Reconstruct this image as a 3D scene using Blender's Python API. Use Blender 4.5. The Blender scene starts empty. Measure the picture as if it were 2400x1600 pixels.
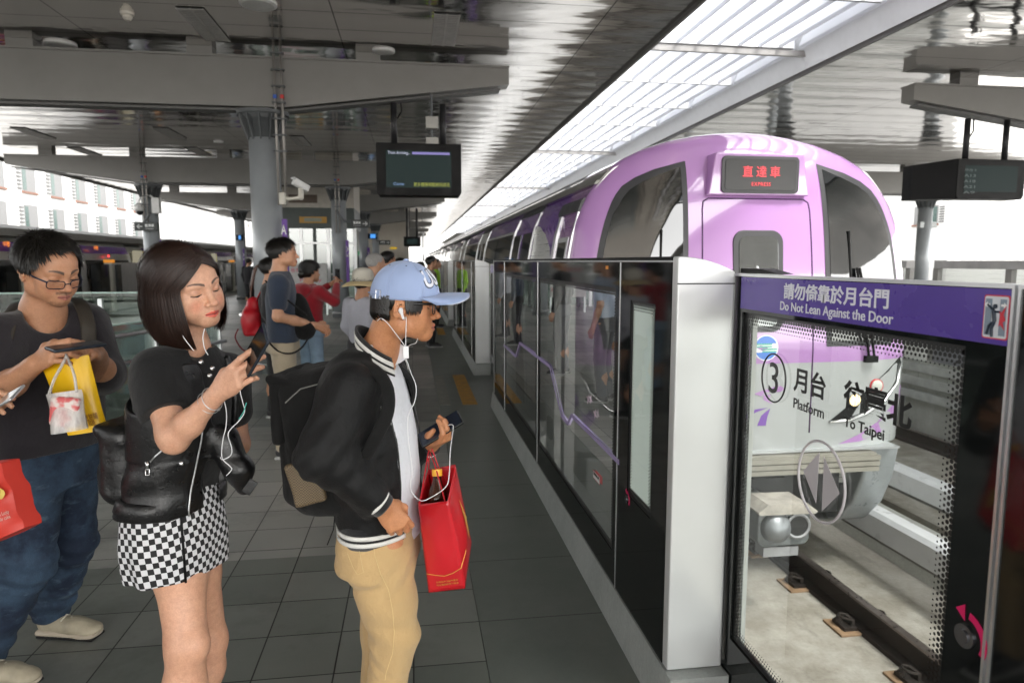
import bpy, math, random
import numpy as np
from math import radians, sin, cos, pi
from mathutils import Vector, Matrix
SC = bpy.context.scene
COL = SC.collection
random.seed(7)
# ---------------------------------------------------------------- camera, sky, sun, exposure
FPX, PCX, PCY, EYE = 1610.0, 1200.0, 800.0, 1.55
PIT = math.atan(188 / FPX)
YAW = math.atan(234 / (FPX / cos(PIT)))
FW = np.array([sin(YAW) * cos(PIT), cos(YAW) * cos(PIT), -sin(PIT)])
RT = np.array([cos(YAW), -sin(YAW), 0.0])
UP = np.cross(RT, FW)
EYEP = np.array([0, 0, EYE])
cd = bpy.data.cameras.new('camera')
cam = bpy.data.objects.new('camera', cd)
COL.objects.link(cam)
cd.sensor_width = 36; cd.lens = FPX / 2400 * 36
cd.clip_start = 0.05; cd.clip_end = 3000
cd.dof.use_dof = True; cd.dof.focus_distance = 2.25; cd.dof.aperture_fstop = 4.5
mw = Matrix([[RT[0], UP[0], -FW[0], 0], [RT[1], UP[1], -FW[1], 0], [RT[2], UP[2], -FW[2], EYE], [0, 0, 0, 1]])
cam.matrix_world = mw
SC.camera = cam
w = bpy.data.worlds.new('World'); SC.world = w; w.use_nodes = True
nt = w.node_tree
bg = nt.nodes['Background']
sky = nt.nodes.new('ShaderNodeTexSky')
sky.sky_type = 'NISHITA'; sky.sun_disc = False
SUN_EL, SUN_ROT = radians(58), radians(150)
sky.sun_elevation = SUN_EL; sky.sun_rotation = SUN_ROT
sky.air_density = 1.0; sky.dust_density = 1.5; sky.ozone_density = 1.0
bw = nt.nodes.new('ShaderNodeRGBToBW'); mxs = nt.nodes.new('ShaderNodeMix'); mxs.data_type = 'RGBA'; mxs.inputs[0].default_value = .93
tn = nt.nodes.new('ShaderNodeMix'); tn.data_type = 'RGBA'; tn.blend_type = 'MULTIPLY'; tn.inputs[0].default_value = 1; tn.inputs[7].default_value = (1.02, 1.0, .965, 1)
nt.links.new(sky.outputs[0], bw.inputs[0]); nt.links.new(sky.outputs[0], mxs.inputs[6]); nt.links.new(bw.outputs[0], mxs.inputs[7])
nt.links.new(mxs.outputs[2], tn.inputs[6]); nt.links.new(tn.outputs[2], bg.inputs[0]); bg.inputs[1].default_value = 0.15
sd = bpy.data.lights.new('sun', 'SUN'); sd.energy = .5; sd.angle = radians(10); sd.color = (1, .97, .93)
so = bpy.data.objects.new('sun', sd); COL.objects.link(so)
sdir = Vector((sin(SUN_ROT) * cos(SUN_EL), cos(SUN_ROT) * cos(SUN_EL), sin(SUN_EL)))
so.rotation_euler = sdir.to_track_quat('Z', 'Y').to_euler()
so.location = (0, 0, 30)
vs = SC.view_settings
vs.view_transform = 'Standard'; vs.look = 'None'; vs.gamma = 1; vs.exposure = 3.2
try:
    SC.cycles.max_bounces = 10; SC.cycles.transparent_max_bounces = 16
    SC.cycles.glossy_bounces = 5; SC.cycles.diffuse_bounces = 5; SC.cycles.transmission_bounces = 6
    SC.cycles.sample_clamp_indirect = 8; SC.cycles.use_denoising = True
except Exception:
    pass

# ---------------------------------------------------------------- helpers
def at(px, py, Y):
    'point seen at pixel (2400x1600) lying at world depth Y'
    d = FW + RT * (px - PCX) / FPX - UP * (py - PCY) / FPX
    return EYEP + d * (Y / d[1])
def V(px, py, Y):
    s = 2400 / 2352
    return at(px * s, py * s, Y)

class NT:
    'tiny node helper'
    def __init__(s, name):
        s.m = bpy.data.materials.new(name); s.m.use_nodes = True
        s.t = s.m.node_tree; s.b = s.t.nodes['Principled BSDF']; s.out = s.t.nodes['Material Output']
        s._tc = None
    def n(s, typ, **kw):
        x = s.t.nodes.new('ShaderNode' + typ)
        for k, v in kw.items():
            if k.startswith('i_'):
                x.inputs[k[2:].replace('_', ' ')].default_value = v
            else: setattr(x, k, v)
        return x
    def l(s, a, b): s.t.links.new(a, b); return b
    def obj(s):
        if s._tc is None: s._tc = s.n('TexCoord')
        return s._tc.outputs['Object']
    def geo(s): return s.n('NewGeometry').outputs['Position']
    def math(s, op, a, b=None, c=None):
        x = s.n('Math', operation=op)
        for i, v in enumerate((a, b, c)):
            if v is None: continue
            if isinstance(v, (int, float)): x.inputs[i].default_value = v
            else: s.l(v, x.inputs[i])
        return x.outputs[0]
    def sep(s, v):
        x = s.n('SeparateXYZ'); s.l(v, x.inputs[0]); return x.outputs
    def comb(s, a, b, c):
        x = s.n('CombineXYZ')
        for i, v in enumerate((a, b, c)):
            if isinstance(v, (int, float)): x.inputs[i].default_value = v
            else: s.l(v, x.inputs[i])
        return x.outputs[0]
    def mapv(s, v, sc):
        x = s.n('Mapping'); s.l(v, x.inputs[0]); x.inputs['Scale'].default_value = sc; return x.outputs[0]
    def noise(s, v, scale, detail=3, rough=.5):
        x = s.n('TexNoise'); s.l(v, x.inputs['Vector'])
        x.inputs['Scale'].default_value = scale; x.inputs['Detail'].default_value = detail; x.inputs['Roughness'].default_value = rough
        return x.outputs[0]
    def ramp(s, f, lo, hi, a, b):
        x = s.n('MapRange'); s.l(f, x.inputs[0])
        for i, v in enumerate((lo, hi, a, b)): x.inputs[i + 1].default_value = v
        return x.outputs[0]
    def mix(s, f, a, b, typ='MIX'):
        x = s.n('Mix', data_type='RGBA', blend_type=typ)
        for k, v in ((0, f), (6, a), (7, b)):
            if isinstance(v, (int, float)): x.inputs[k].default_value = v
            elif isinstance(v, tuple): x.inputs[k].default_value = (*v[:3], 1)
            else: s.l(v, x.inputs[k])
        return x.outputs[2]
    def bump(s, h, strength=.3, dist=.01):
        x = s.n('Bump'); s.l(h, x.inputs['Height']); x.inputs['Strength'].default_value = strength; x.inputs['Distance'].default_value = dist
        s.l(x.outputs[0], s.b.inputs['Normal']); return x
    def base(s, c):
        if isinstance(c, tuple): s.b.inputs['Base Color'].default_value = (*c[:3], 1)
        else: s.l(c, s.b.inputs['Base Color'])
    def rough(s, r):
        if isinstance(r, (int, float)): s.b.inputs['Roughness'].default_value = r
        else: s.l(r, s.b.inputs['Roughness'])

_mc = {}
def mat(name, col=(.5, .5, .5), rough=.5, metal=0.0, var=.12, nscale=6.0, bump=0.0, bscale=80.0, coat=0.0, spec=.5, sheen=0.0):
    if name in _mc: return _mc[name]
    q = NT(name)
    q.b.inputs['Metallic'].default_value = metal
    q.b.inputs['Specular IOR Level'].default_value = spec
    q.b.inputs['Coat Weight'].default_value = coat; q.b.inputs['Coat Roughness'].default_value = .08
    if sheen: q.b.inputs['Sheen Weight'].default_value = sheen
    nz = q.noise(q.obj(), nscale, 4, .6)
    if var > 0:
        lo = tuple(c * (1 - var) for c in col); hi = tuple(min(1, c * (1 + var)) for c in col)
        q.base(q.mix(q.ramp(nz, .3, .7, 0, 1), lo, hi))
    else: q.base(col)
    q.rough(q.ramp(nz, .3, .7, max(.02, rough * .85), min(1, rough * 1.15)))
    if bump: q.bump(q.noise(q.obj(), bscale, 3, .6), bump, .004)
    _mc[name] = q.m
    return q.m
def emit(name, col, st):
    if name in _mc: return _mc[name]
    q = NT(name); q.base((.02, .02, .02)); q.b.inputs['Emission Color'].default_value = (*col, 1); q.b.inputs['Emission Strength'].default_value = st
    _mc[name] = q.m; return q.m

class B:
    'mesh collector'
    def __init__(s): s.v = []; s.f = []; s.mi = []
    def add(s, vs_, fs, mi=0):
        o = len(s.v); s.v += [tuple(map(float, p)) for p in vs_]; s.f += [tuple(o + i for i in f) for f in fs]; s.mi += [mi] * len(fs); return s
    def box(s, x0, x1, y0, y1, z0, z1, mi=0, M=None):
        p = [(x, y, z) for z in (z0, z1) for y in (y0, y1) for x in (x0, x1)]
        if M is not None: p = [tuple(M @ Vector(q)) for q in p]
        return s.add(p, [(0, 2, 3, 1), (4, 5, 7, 6), (0, 1, 5, 4), (2, 6, 7, 3), (0, 4, 6, 2), (1, 3, 7, 5)], mi)
    def tube(s, pts, r, n=8, mi=0, caps=True, flat=None):
        pts = [np.array(p, float) for p in pts]; rs = r if hasattr(r, '__len__') else [r] * len(pts)
        rings = []; u = None
        for i, p in enumerate(pts):
            t = pts[min(i + 1, len(pts) - 1)] - pts[max(i - 1, 0)]; t /= (np.linalg.norm(t) + 1e-9)
            if u is None:
                a = np.array([0, 0, 1.]) if abs(t[2]) < .9 else np.array([1., 0, 0]); u = np.cross(t, a)
            u = u - t * (u @ t); u /= np.linalg.norm(u) + 1e-9; w_ = np.cross(t, u)
            fy = 1 if flat is None else flat
            rings.append([p + rs[i] * (u * cos(2 * pi * k / n) + w_ * fy * sin(2 * pi * k / n)) for k in range(n)])
        return s.loft(rings, mi, caps)
    def loft(s, rings, mi=0, caps=True, closed=True):
        n = len(rings[0]); vs_ = [p for r in rings for p in r]; fs = []
        for i in range(len(rings) - 1):
            for k in range(n if closed else n - 1):
                fs.append((i * n + k, i * n + (k + 1) % n, (i + 1) * n + (k + 1) % n, (i + 1) * n + k))
        if caps and closed: fs += [tuple(range(n))[::-1], tuple((len(rings) - 1) * n + k for k in range(n))]
        return s.add(vs_, fs, mi)
    def cyl(s, c, r, h, n=24, r2=None, axis='z', mi=0):
        r2 = r if r2 is None else r2
        ax = {'x': (1, 0, 0), 'y': (0, 1, 0), 'z': (0, 0, 1)}[axis]; c = np.array(c, float)
        return s.tube([c, c + np.array(ax) * h], [r, r2], n, mi)
    def prism(s, poly, a, b, plane='xz', mi=0):
        'poly of 2d points extruded from a to b along the third axis'
        def P3(p, t): return {'xz': (p[0], t, p[1]), 'yz': (t, p[0], p[1]), 'xy': (p[0], p[1], t)}[plane]
        return s.loft([[P3(p, a) for p in poly], [P3(p, b) for p in poly]], mi)
    def grid(s, F, nu, nv, mi=0):
        vs_ = [F(i / nu, j / nv) for i in range(nu + 1) for j in range(nv + 1)]
        return s.add(vs_, [(i * (nv + 1) + j, (i + 1) * (nv + 1) + j, (i + 1) * (nv + 1) + j + 1, i * (nv + 1) + j + 1) for i in range(nu) for j in range(nv)], mi)
    def build(s, name, m, parent=None, smooth=False, bevel=0, solid=0):
        me = bpy.data.meshes.new(name); me.from_pydata(s.v, [], s.f)
        ms = m if isinstance(m, (list, tuple)) else [m]
        for x in ms: me.materials.append(x)
        if len(ms) > 1: me.polygons.foreach_set('material_index', s.mi)
        if smooth: me.polygons.foreach_set('use_smooth', [True] * len(me.polygons))
        me.validate(); me.update()
        import bmesh
        bm = bmesh.new(); bm.from_mesh(me); bmesh.ops.recalc_face_normals(bm, faces=bm.faces); bm.to_mesh(me); bm.free()
        o = bpy.data.objects.new(name, me); COL.objects.link(o)
        if parent is not None: o.parent = parent; o.matrix_parent_inverse = Matrix.Translation(parent.location).inverted() if parent.type == 'EMPTY' else Matrix()
        if parent is not None and parent.type != 'EMPTY': o.matrix_parent_inverse = Matrix()
        if solid:
            md = o.modifiers.new('solid', 'SOLIDIFY'); md.thickness = solid; md.offset = 0
        if bevel:
            md = o.modifiers.new('bevel', 'BEVEL'); md.width = bevel; md.segments = 2; md.limit_method = 'ANGLE'; md.angle_limit = radians(40)
            if not smooth:
                me.polygons.foreach_set('use_smooth', [True] * len(me.polygons))
                md2 = o.modifiers.new('wn', 'WEIGHTED_NORMAL')
        return o
def each(b, name, m, parent=None, **kw):
    'every connected piece as an object of its own'
    n = len(b.v); par = list(range(n))
    def find(i):
        while par[i] != i: par[i] = par[par[i]]; i = par[i]
        return i
    for f in b.f:
        a = find(f[0])
        for i in f[1:]: par[find(i)] = a
    g = {}
    for f, mi in zip(b.f, b.mi): g.setdefault(find(f[0]), []).append((f, mi))
    for k, fs in g.items():
        ids = sorted({i for f, _ in fs for i in f}); mp = {i: j for j, i in enumerate(ids)}; c = B(); c.v = [b.v[i] for i in ids]; c.f = [tuple(mp[i] for i in f) for f, _ in fs]; c.mi = [mi for _, mi in fs]; c.build(name, m, parent, **kw)
def tag(o, label=None, cat=None, group=None, kind=None):
    if label: o['label'] = label
    if cat: o['category'] = cat
    if group: o['group'] = group
    if kind: o['kind'] = kind
    return o
def thing(name, label, cat, loc=(0, 0, 0), group=None):
    o = bpy.data.objects.new(name, None); COL.objects.link(o); o.location = loc; o.empty_display_size = .1
    return tag(o, label, cat, group)
def struct(o): o['kind'] = 'structure'; return o
def dup(root, off, label, group=None):
    r = root.copy(); COL.objects.link(r); r.location = Vector(root.location) + Vector(off); r['label'] = label
    if group: r['group'] = group
    for c in [o for o in bpy.data.objects if o.parent == root]:
        cc = c.copy(); COL.objects.link(cc); cc.parent = r; cc.matrix_parent_inverse = c.matrix_parent_inverse.copy()
        for g in [o for o in bpy.data.objects if o.parent == c]:
            gg = g.copy(); COL.objects.link(gg); gg.parent = cc; gg.matrix_parent_inverse = g.matrix_parent_inverse.copy()
    return r
def text(name, s_, size, m, o, ux, uz, parent, align='CENTER', bold=0.0, sx=1.0, depth=.0006, spacing=1.0, fit=None):
    'flat lettering: o = anchor point, ux = reading direction, uz = up direction'
    cu = bpy.data.curves.new(name, 'FONT'); cu.body = s_; cu.size = size; cu.align_x = align; cu.align_y = 'CENTER'
    cu.offset = bold; cu.extrude = depth; cu.space_character = spacing; cu.resolution_u = 3
    t = bpy.data.objects.new(name, cu); COL.objects.link(t)
    dg = bpy.context.evaluated_depsgraph_get(); me = bpy.data.meshes.new_from_object(t.evaluated_get(dg))
    bpy.data.objects.remove(t); bpy.data.curves.remove(cu)
    if fit and len(me.vertices):
        xs = [v.co.x for v in me.vertices]; ys = [v.co.y for v in me.vertices]
        fx = fit[0] / (max(xs) - min(xs)); fy = fit[1] / (max(ys) - min(ys)) if fit[1] else fx
        me.transform(Matrix.Diagonal((fx, fy, 1, 1)) @ Matrix.Translation((-(max(xs) + min(xs)) / 2, -(max(ys) + min(ys)) / 2, 0)))
    ux = Vector(ux).normalized(); uz = Vector(uz).normalized(); n = ux.cross(uz)
    me.transform(Matrix([[ux[i] * sx, uz[i], n[i], o[i]] for i in range(3)] + [[0, 0, 0, 1]]))
    me.materials.clear(); me.materials.append(m); me.name = name
    ob = bpy.data.objects.new(name, me); COL.objects.link(ob)
    if parent is not None:
        ob.parent = parent
        if parent.type == 'EMPTY': ob.matrix_parent_inverse = Matrix.Translation(parent.location).inverted()
    return ob
# ---------------------------------------------------------------- materials of the setting
def m_ceiling():
    q = NT('mirror_ceiling_panel'); p = q.sep(q.obj()); X, Y = p[0], p[1]
    q.b.inputs['Metallic'].default_value = 1.0
    cellY = q.math('FLOOR', q.math('DIVIDE', Y, .6)); fy = q.math('FRACT', q.math('DIVIDE', Y, .6)); fx = q.math('FRACT', q.math('DIVIDE', q.math('ADD', X, .85), 3.1))
    cellX = q.math('FLOOR', q.math('DIVIDE', q.math('ADD', X, .85), 3.1))
    ly = q.math('LESS_THAN', q.math('ABSOLUTE', q.math('SUBTRACT', fy, .5)), .488)
    lx = q.math('LESS_THAN', q.math('ABSOLUTE', q.math('SUBTRACT', fx, .5)), .4975)
    ok = q.math('MULTIPLY', ly, lx)
    wn = q.n('TexWhiteNoise'); q.l(q.comb(cellX, cellY, 0), wn.inputs[0])
    c = q.mix(wn.outputs[0], (.60, .585, .565), (.67, .655, .635))
    q.base(q.mix(ok, (.09, .09, .085), c)); q.rough(.085)
    # each panel bows a little, plus rolled-sheet ripple
    bow = q.math('MULTIPLY', q.math('SINE', q.math('MULTIPLY', fy, 2 * pi)), .0016)
    n1 = q.math('MULTIPLY', q.math('SUBTRACT', q.noise(q.mapv(q.obj(), (.9, 1.9, 1)), 1.6, 2, .5), .5), .008)
    n2 = q.math('MULTIPLY', q.math('SUBTRACT', q.noise(q.mapv(q.obj(), (.8, 3.0, 1)), 2.0, 1, .5), .5), .0016)
    jit = q.math('MULTIPLY', q.math('MULTIPLY', q.math('SUBTRACT', wn.outputs[0], .5), q.math('SUBTRACT', fy, .5)), .0035)
    h = q.math('ADD', q.math('ADD', bow, n1), q.math('ADD', n2, jit))
    bp = q.bump(h, 1.0, 1.0)
    return q.m
def m_floor():
    q = NT('stone_tile_floor'); p = q.sep(q.obj()); X, Y = p[0], p[1]
    tx = q.math('DIVIDE', q.math('ADD', X, .02), .3); ty = q.math('DIVIDE', q.math('ADD', Y, .19), .3)
    fx = q.math('FRACT', tx); fy = q.math('FRACT', ty)
    g = q.math('MAXIMUM', q.math('ABSOLUTE', q.math('SUBTRACT', fx, .5)), q.math('ABSOLUTE', q.math('SUBTRACT', fy, .5)))
    grout = q.math('GREATER_THAN', g, .490)
    wn = q.n('TexWhiteNoise'); q.l(q.comb(q.math('FLOOR', tx), q.math('FLOOR', ty), 0), wn.inputs[0])
    # darker slab bands crossing the platform every 9.6 m and alternate fields
    fb = q.math('FRACT', q.math('DIVIDE', q.math('ADD', Y, 3.0), 4.8))
    band = q.math('LESS_THAN', fb, .375)
    cl = q.mix(wn.outputs[0], (.36, .365, .34), (.47, .465, .435)); cdk = q.mix(wn.outputs[0], (.20, .218, .198), (.29, .30, .278))
    c = q.mix(band, cl, cdk)
    blotch = q.noise(q.obj(), 2.2, 5, .65)
    c = q.mix(1.0, c, q.mix(q.ramp(blotch, .3, .7, 0, 1), (.80, .80, .80), (1.0, 1.0, .98)), 'MULTIPLY')
    fine = q.noise(q.obj(), 160, 2, .7)
    c = q.mix(1.0, c, q.mix(fine, (.86, .86, .86), (1, 1, 1)), 'MULTIPLY')
    stain_ = q.noise(q.obj(), .9, 6, .75); c = q.mix(q.ramp(stain_, .52, .68, 0, .45), c, (.07, .07, .062)); scuff = q.math('GREATER_THAN', q.noise(q.obj(), 17, 6, .7), .69)
    c = q.mix(q.math('MULTIPLY', scuff, .35), c, (.3, .3, .29))
    q.base(q.mix(grout, c, (.022, .022, .020)))
    q.rough(q.ramp(blotch, .3, .7, .30, .48)); q.b.inputs['Specular IOR Level'].default_value = .45
    hb = q.math('ADD', q.math('MULTIPLY', grout, -1.0), q.math('MULTIPLY', fine, .06)); q.bump(hb, .35, .003)
    return q.m
def m_edge_floor():
    q = NT('smooth_edge_paving'); p = q.sep(q.obj()); Y = p[1]
    fy = q.math('FRACT', q.math('DIVIDE', q.math('ADD', Y, .19), .6))
    g = q.math('GREATER_THAN', q.math('ABSOLUTE', q.math('SUBTRACT', fy, .5)), .4955)
    bl = q.noise(q.obj(), 3, 5, .7); fine = q.noise(q.obj(), 260, 2, .7)
    c = q.mix(q.ramp(bl, .3, .7, 0, 1), (.14, .158, .142), (.20, .215, .197))
    c = q.mix(1.0, c, q.mix(fine, (.8, .8, .8), (1.05, 1.05, 1.05)), 'MULTIPLY')
    q.base(q.mix(g, c, (.04, .042, .038))); q.rough(q.ramp(bl, .3, .7, .36, .5)); q.bump(fine, .1, .002)
    return q.m
def m_concrete(name, a, b_, rough=.85, sc=1.5, stain=True):
    q = NT(name); n1 = q.noise(q.obj(), sc, 6, .65); n2 = q.noise(q.obj(), sc * 14, 4, .7)
    c = q.mix(q.ramp(n1, .35, .65, 0, 1), a, b_)
    c = q.mix(1.0, c, q.mix(n2, (.75, .74, .72), (1.1, 1.1, 1.1)), 'MULTIPLY')
    if stain:
        n3 = q.noise(q.mapv(q.obj(), (1, .25, 1)), 3.5, 5, .8)
        c = q.mix(q.ramp(n3, .55, .75, 0, .6), c, tuple(x * .45 for x in a))
    q.base(c); q.rough(rough); q.bump(n2, .5, .01)
    return q.m
CEIL = 4.36
MC = m_ceiling()
steel_grey = mat('painted_beam_grey', (.235, .228, .215), .38, 0, .08, 1.5)
col_grey = mat('painted_column_grey', (.30, .32, .335), .34, .1, .08, 2.0, coat=.15)
cap_dark = mat('capital_dark_grey', (.10, .108, .112), .5, 0, .15)
dark_gap = mat('dark_recess', (.03, .03, .03), .8)
white_al = mat('white_aluminium', (.82, .83, .85), .35, 0, .03)
silver = mat('satin_aluminium', (.62, .63, .64), .33, .85, .06, 3.0)
black_gl = mat('black_glass', (.006, .007, .007), .06, 0, 0, spec=.5)
black_pl = mat('black_plastic', (.0015, .0015, .0017), .5, 0, .1, spec=.2)
chrome = mat('polished_steel', (.75, .75, .75), .12, 1, .05)
white_paint = mat('white_paint', (.78, .78, .77), .4)

# ---------------------------------------------------------------- ground, platform, tracks
g = B(); g.add([(-400, -300, -6.5), (400, -300, -6.5), (400, 600, -6.5), (-400, 600, -6.5)], [(0, 1, 2, 3)])
struct(g.build('ground', m_concrete('ground_asphalt', (.16, .16, .155), (.30, .29, .28), sc=.12)))
PB = m_concrete('platform_concrete', (.36, .36, .34), (.44, .43, .41))
TB = m_concrete('track_slab_concrete', (.30, .27, .235), (.42, .39, .35), sc=1.8)
b = B(); b.box(-9.06, .26, -12, 75, -.35, 0); struct(b.build('platform_floor', m_floor()))
b = B(); b.box(.2625, 1.10, -12, 75, -.35, -.001); struct(b.build('platform_edge_paving', m_edge_floor()))
b = B(); b.box(-9.90, -9.0625, -12, 75, -.35, -.001); struct(b.build('platform_edge_paving', _mc.get('x') or bpy.data.materials['smooth_edge_paving']))
b = B(); b.box(7.90, 17.5, -12, 75, -.35, 0); struct(b.build('far_platform_floor', bpy.data.materials['stone_tile_floor']))
b = B(); b.box(-9.0, .3, -12, 75, -1.6, -.352); b.box(7.96, 17.4, -12, 75, -6.4, -.352); struct(b.build('platform_base', PB))
b = B(); b.box(-17, 7.94, -60, 160, -1.75, -1.2); struct(b.build('track_bed', TB))
b = B(); b.box(1.25, 3.85, -14, 120, -1.198, -1.1); struct(b.build('track_slab', m_concrete('track_plinth_concrete', (.30, .27, .225), (.50, .47, .42), sc=3.2)))
b = B(); b.box(5.2, 7.8, -14, 120, -1.198, -1.1); struct(b.build('track_slab', bpy.data.materials['track_plinth_concrete']))
b = B(); b.box(-12.6, -10.0, -14, 120, -1.198, -1.1); struct(b.build('track_slab', bpy.data.materials['track_plinth_concrete']))
# pale cable trough strip between the tracks
b = B(); b.prism([(4.32, -1.198), (4.78, -1.198), (4.75, -.93), (4.35, -.93)], -14, 120, 'xz'); struct(b.build('centre_walkway', m_concrete('walkway_concrete', (.5, .5, .46), (.62, .61, .57), sc=2)))
rail_rust = mat('rusty_rail_web', (.035, .022, .018), .75, .3, .3, 20); rail_top = mat('worn_rail_head', (.30, .25, .23), .3, .9, .15, 20)
brown_plate = mat('tan_rail_pad', (.30, .19, .11), .7, 0, .25, 15, bump=.3)
clipm = mat('dark_rail_clip', (.05, .04, .035), .6, .5, .3, 30)
GP_RAIL = 'running rails of the tracks'
def rail(x, lab):
    t = thing('running_rail', lab, 'rail', (x, 0, -1.1), GP_RAIL)
    p = [(-.075, -1.098), (.075, -1.098), (.07, -1.07), (.012, -1.05), (.01, -.955), (.036, -.935), (.036, -.915), (-.036, -.915), (-.036, -.935), (-.01, -.955), (-.012, -1.05), (-.07, -1.07)]
    b = B(); b.prism([(x + u, z) for u, z in p], -14, 110, 'xz'); b.build('rail_web', rail_rust, t)
    b = B(); b.prism([(x - .033, -.913), (x + .033, -.913), (x + .03, -.90), (x - .03, -.90)], -14, 110, 'xz'); b.build('rail_head', rail_top, t)
    return t
for x, lab in ((1.77, 'rusty running rail nearest the platform'), (3.2, 'dark rusty running rail seen through the door glass'),
               (5.78, 'running rail of the empty second track, nearer to the train'), (7.22, 'running rail of the empty second track, nearer to the far platform')):
    rail(x, lab)
k = 0
def fastener(x, y, lab):
    t = thing('rail_fastener', lab, 'rail fastener', (x, y, -1.1), 'rail fasteners along the track')
    b = B(); b.box(x - .23, x + .23, y - .115, y + .115, -1.1, -1.082); b.build('base_pad', brown_plate, t, bevel=.004)
    b = B()
    for s in (-1, 1):
        b.box(x + s * .13 - .05, x + s * .13 + .05, y - .075, y + .075, -1.082, -1.058)
        b.cyl((x + s * .165, y - .03 * s, -1.058), .026, .022, 6); b.cyl((x + s * .165, y - .03 * s, -1.036), .013, .025, 8)
        b.box(x + s * .10 - .012, x + s * .10 + .012, y - .05, y + .05, -1.058, -1.01)
        pts = [(x + s * (.085 + .045 * (1 - cos(a))), y + .045 * sin(a), -1.03 + .03 * sin(a / 2)) for a in np.linspace(0, 2 * pi, 11)]
        b.tube(pts, .009, 6)
    b.build('spring_clip', clipm, t, smooth=False)
for i in range(9):
    y = 2.35 + .66 * i
    pos = ['nearest of the row', 'second from the camera', 'third from the camera', 'fourth, below the coupler', 'fifth from the camera', 'sixth, under the nose', 'seventh, under the train', 'eighth, deep under the train', 'ninth, deep under the train'][i]
    if i < 6: fastener(3.2, y, 'tan rail pad with dark clips on the far rail, ' + pos)
    if i < 2: fastener(1.77, y, 'tan rail pad with clips on the rail beside the platform, ' + pos)
for i in range(7):
    fastener(5.78, 4.6 + .66 * i, 'tan rail pad on the empty second track, %s one' % ('nearest second third fourth fifth sixth seventh'.split()[i]))
# white third-rail covers
def third(x, s, lab):
    t = thing('third_rail', lab, 'third rail', (x, 0, -1.1), 'covered third rails between the tracks')
    b = B(); b.prism([(x - .09, -.80), (x - .09, -.62), (x - .06, -.585), (x + .06, -.585), (x + .09, -.62), (x + .09, -.80)], -14, 110, 'xz')
    b.build('rail_cover', mat('white_cover', (.80, .80, .82), .3, 0, .04), t)
    b = B(); b.prism([(x - .02, -.86), (x - .02, -.803), (x + .02, -.803), (x + .02, -.86)], -14, 110, 'xz'); b.build('conductor_bar', mat('bar_steel', (.25, .24, .23), .5, .6), t)
    b = B()
    for i in range(14): b.box(x - .03, x + .03, 1.5 + 2.6 * i, 1.56 + 2.6 * i, -1.198, -.862)
    each(b, 'support_bracket', clipm, t)
third(3.97, 1, 'white covered third rail running out from under the purple train')
third(5.05, -1, 'white covered third rail beside the empty second track')
# grey trough wall under far platform
b = B()
for z in (-.62, -.40, -.18): b.box(7.87, 7.93, -12, 75, z, z + .13)
b.build('platform_edge_rail', mat('trough_grey', (.48, .48, .47), .5, .2, .15), None)
tag(bpy.data.objects['platform_edge_rail'], 'grey horizontal rails along the face of the far platform', 'railing')

# ---------------------------------------------------------------- ceiling, skylight
b = B()
b.box(-11.2, 3.13, -12, 150, CEIL, CEIL + .3); c_ = b.build('ceiling', MC); struct(c_)
b = B(); b.box(5.87, 19.3, -12, 150, CEIL, CEIL + .3); struct(b.build('ceiling', MC))
b = B()
for x in (3.14, 5.85): b.box(x - .02, x + .02, -12, 150, CEIL - .05, CEIL + .32)
b.box(-11.26, -11.2, -12, 150, CEIL - .06, CEIL + .32)
struct(b.build('ceiling_trim', mat('dark_trim', (.10, .095, .09), .45)))
b = B(); b.box(-11.5, 3.1, -12, 150, CEIL + .9, CEIL + 1.0); b.box(5.9, 19.4, -12, 150, CEIL + .9, CEIL + 1.0); struct(b.build('roof_deck', PB))
def m_louvre():
    q = NT('translucent_white_louvre'); q.base((.86, .87, .90)); q.rough(.35)
    tr = q.n('BsdfTranslucent'); tr.inputs[0].default_value = (.85, .87, .92, 1)
    mx = q.n('MixShader'); mx.inputs[0].default_value = .4
    q.l(q.b.outputs[0], mx.inputs[1]); q.l(tr.outputs[0], mx.inputs[2]); q.l(mx.outputs[0], q.out.inputs[0]); return q.m
ML = m_louvre()
ZL = 4.62
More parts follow.
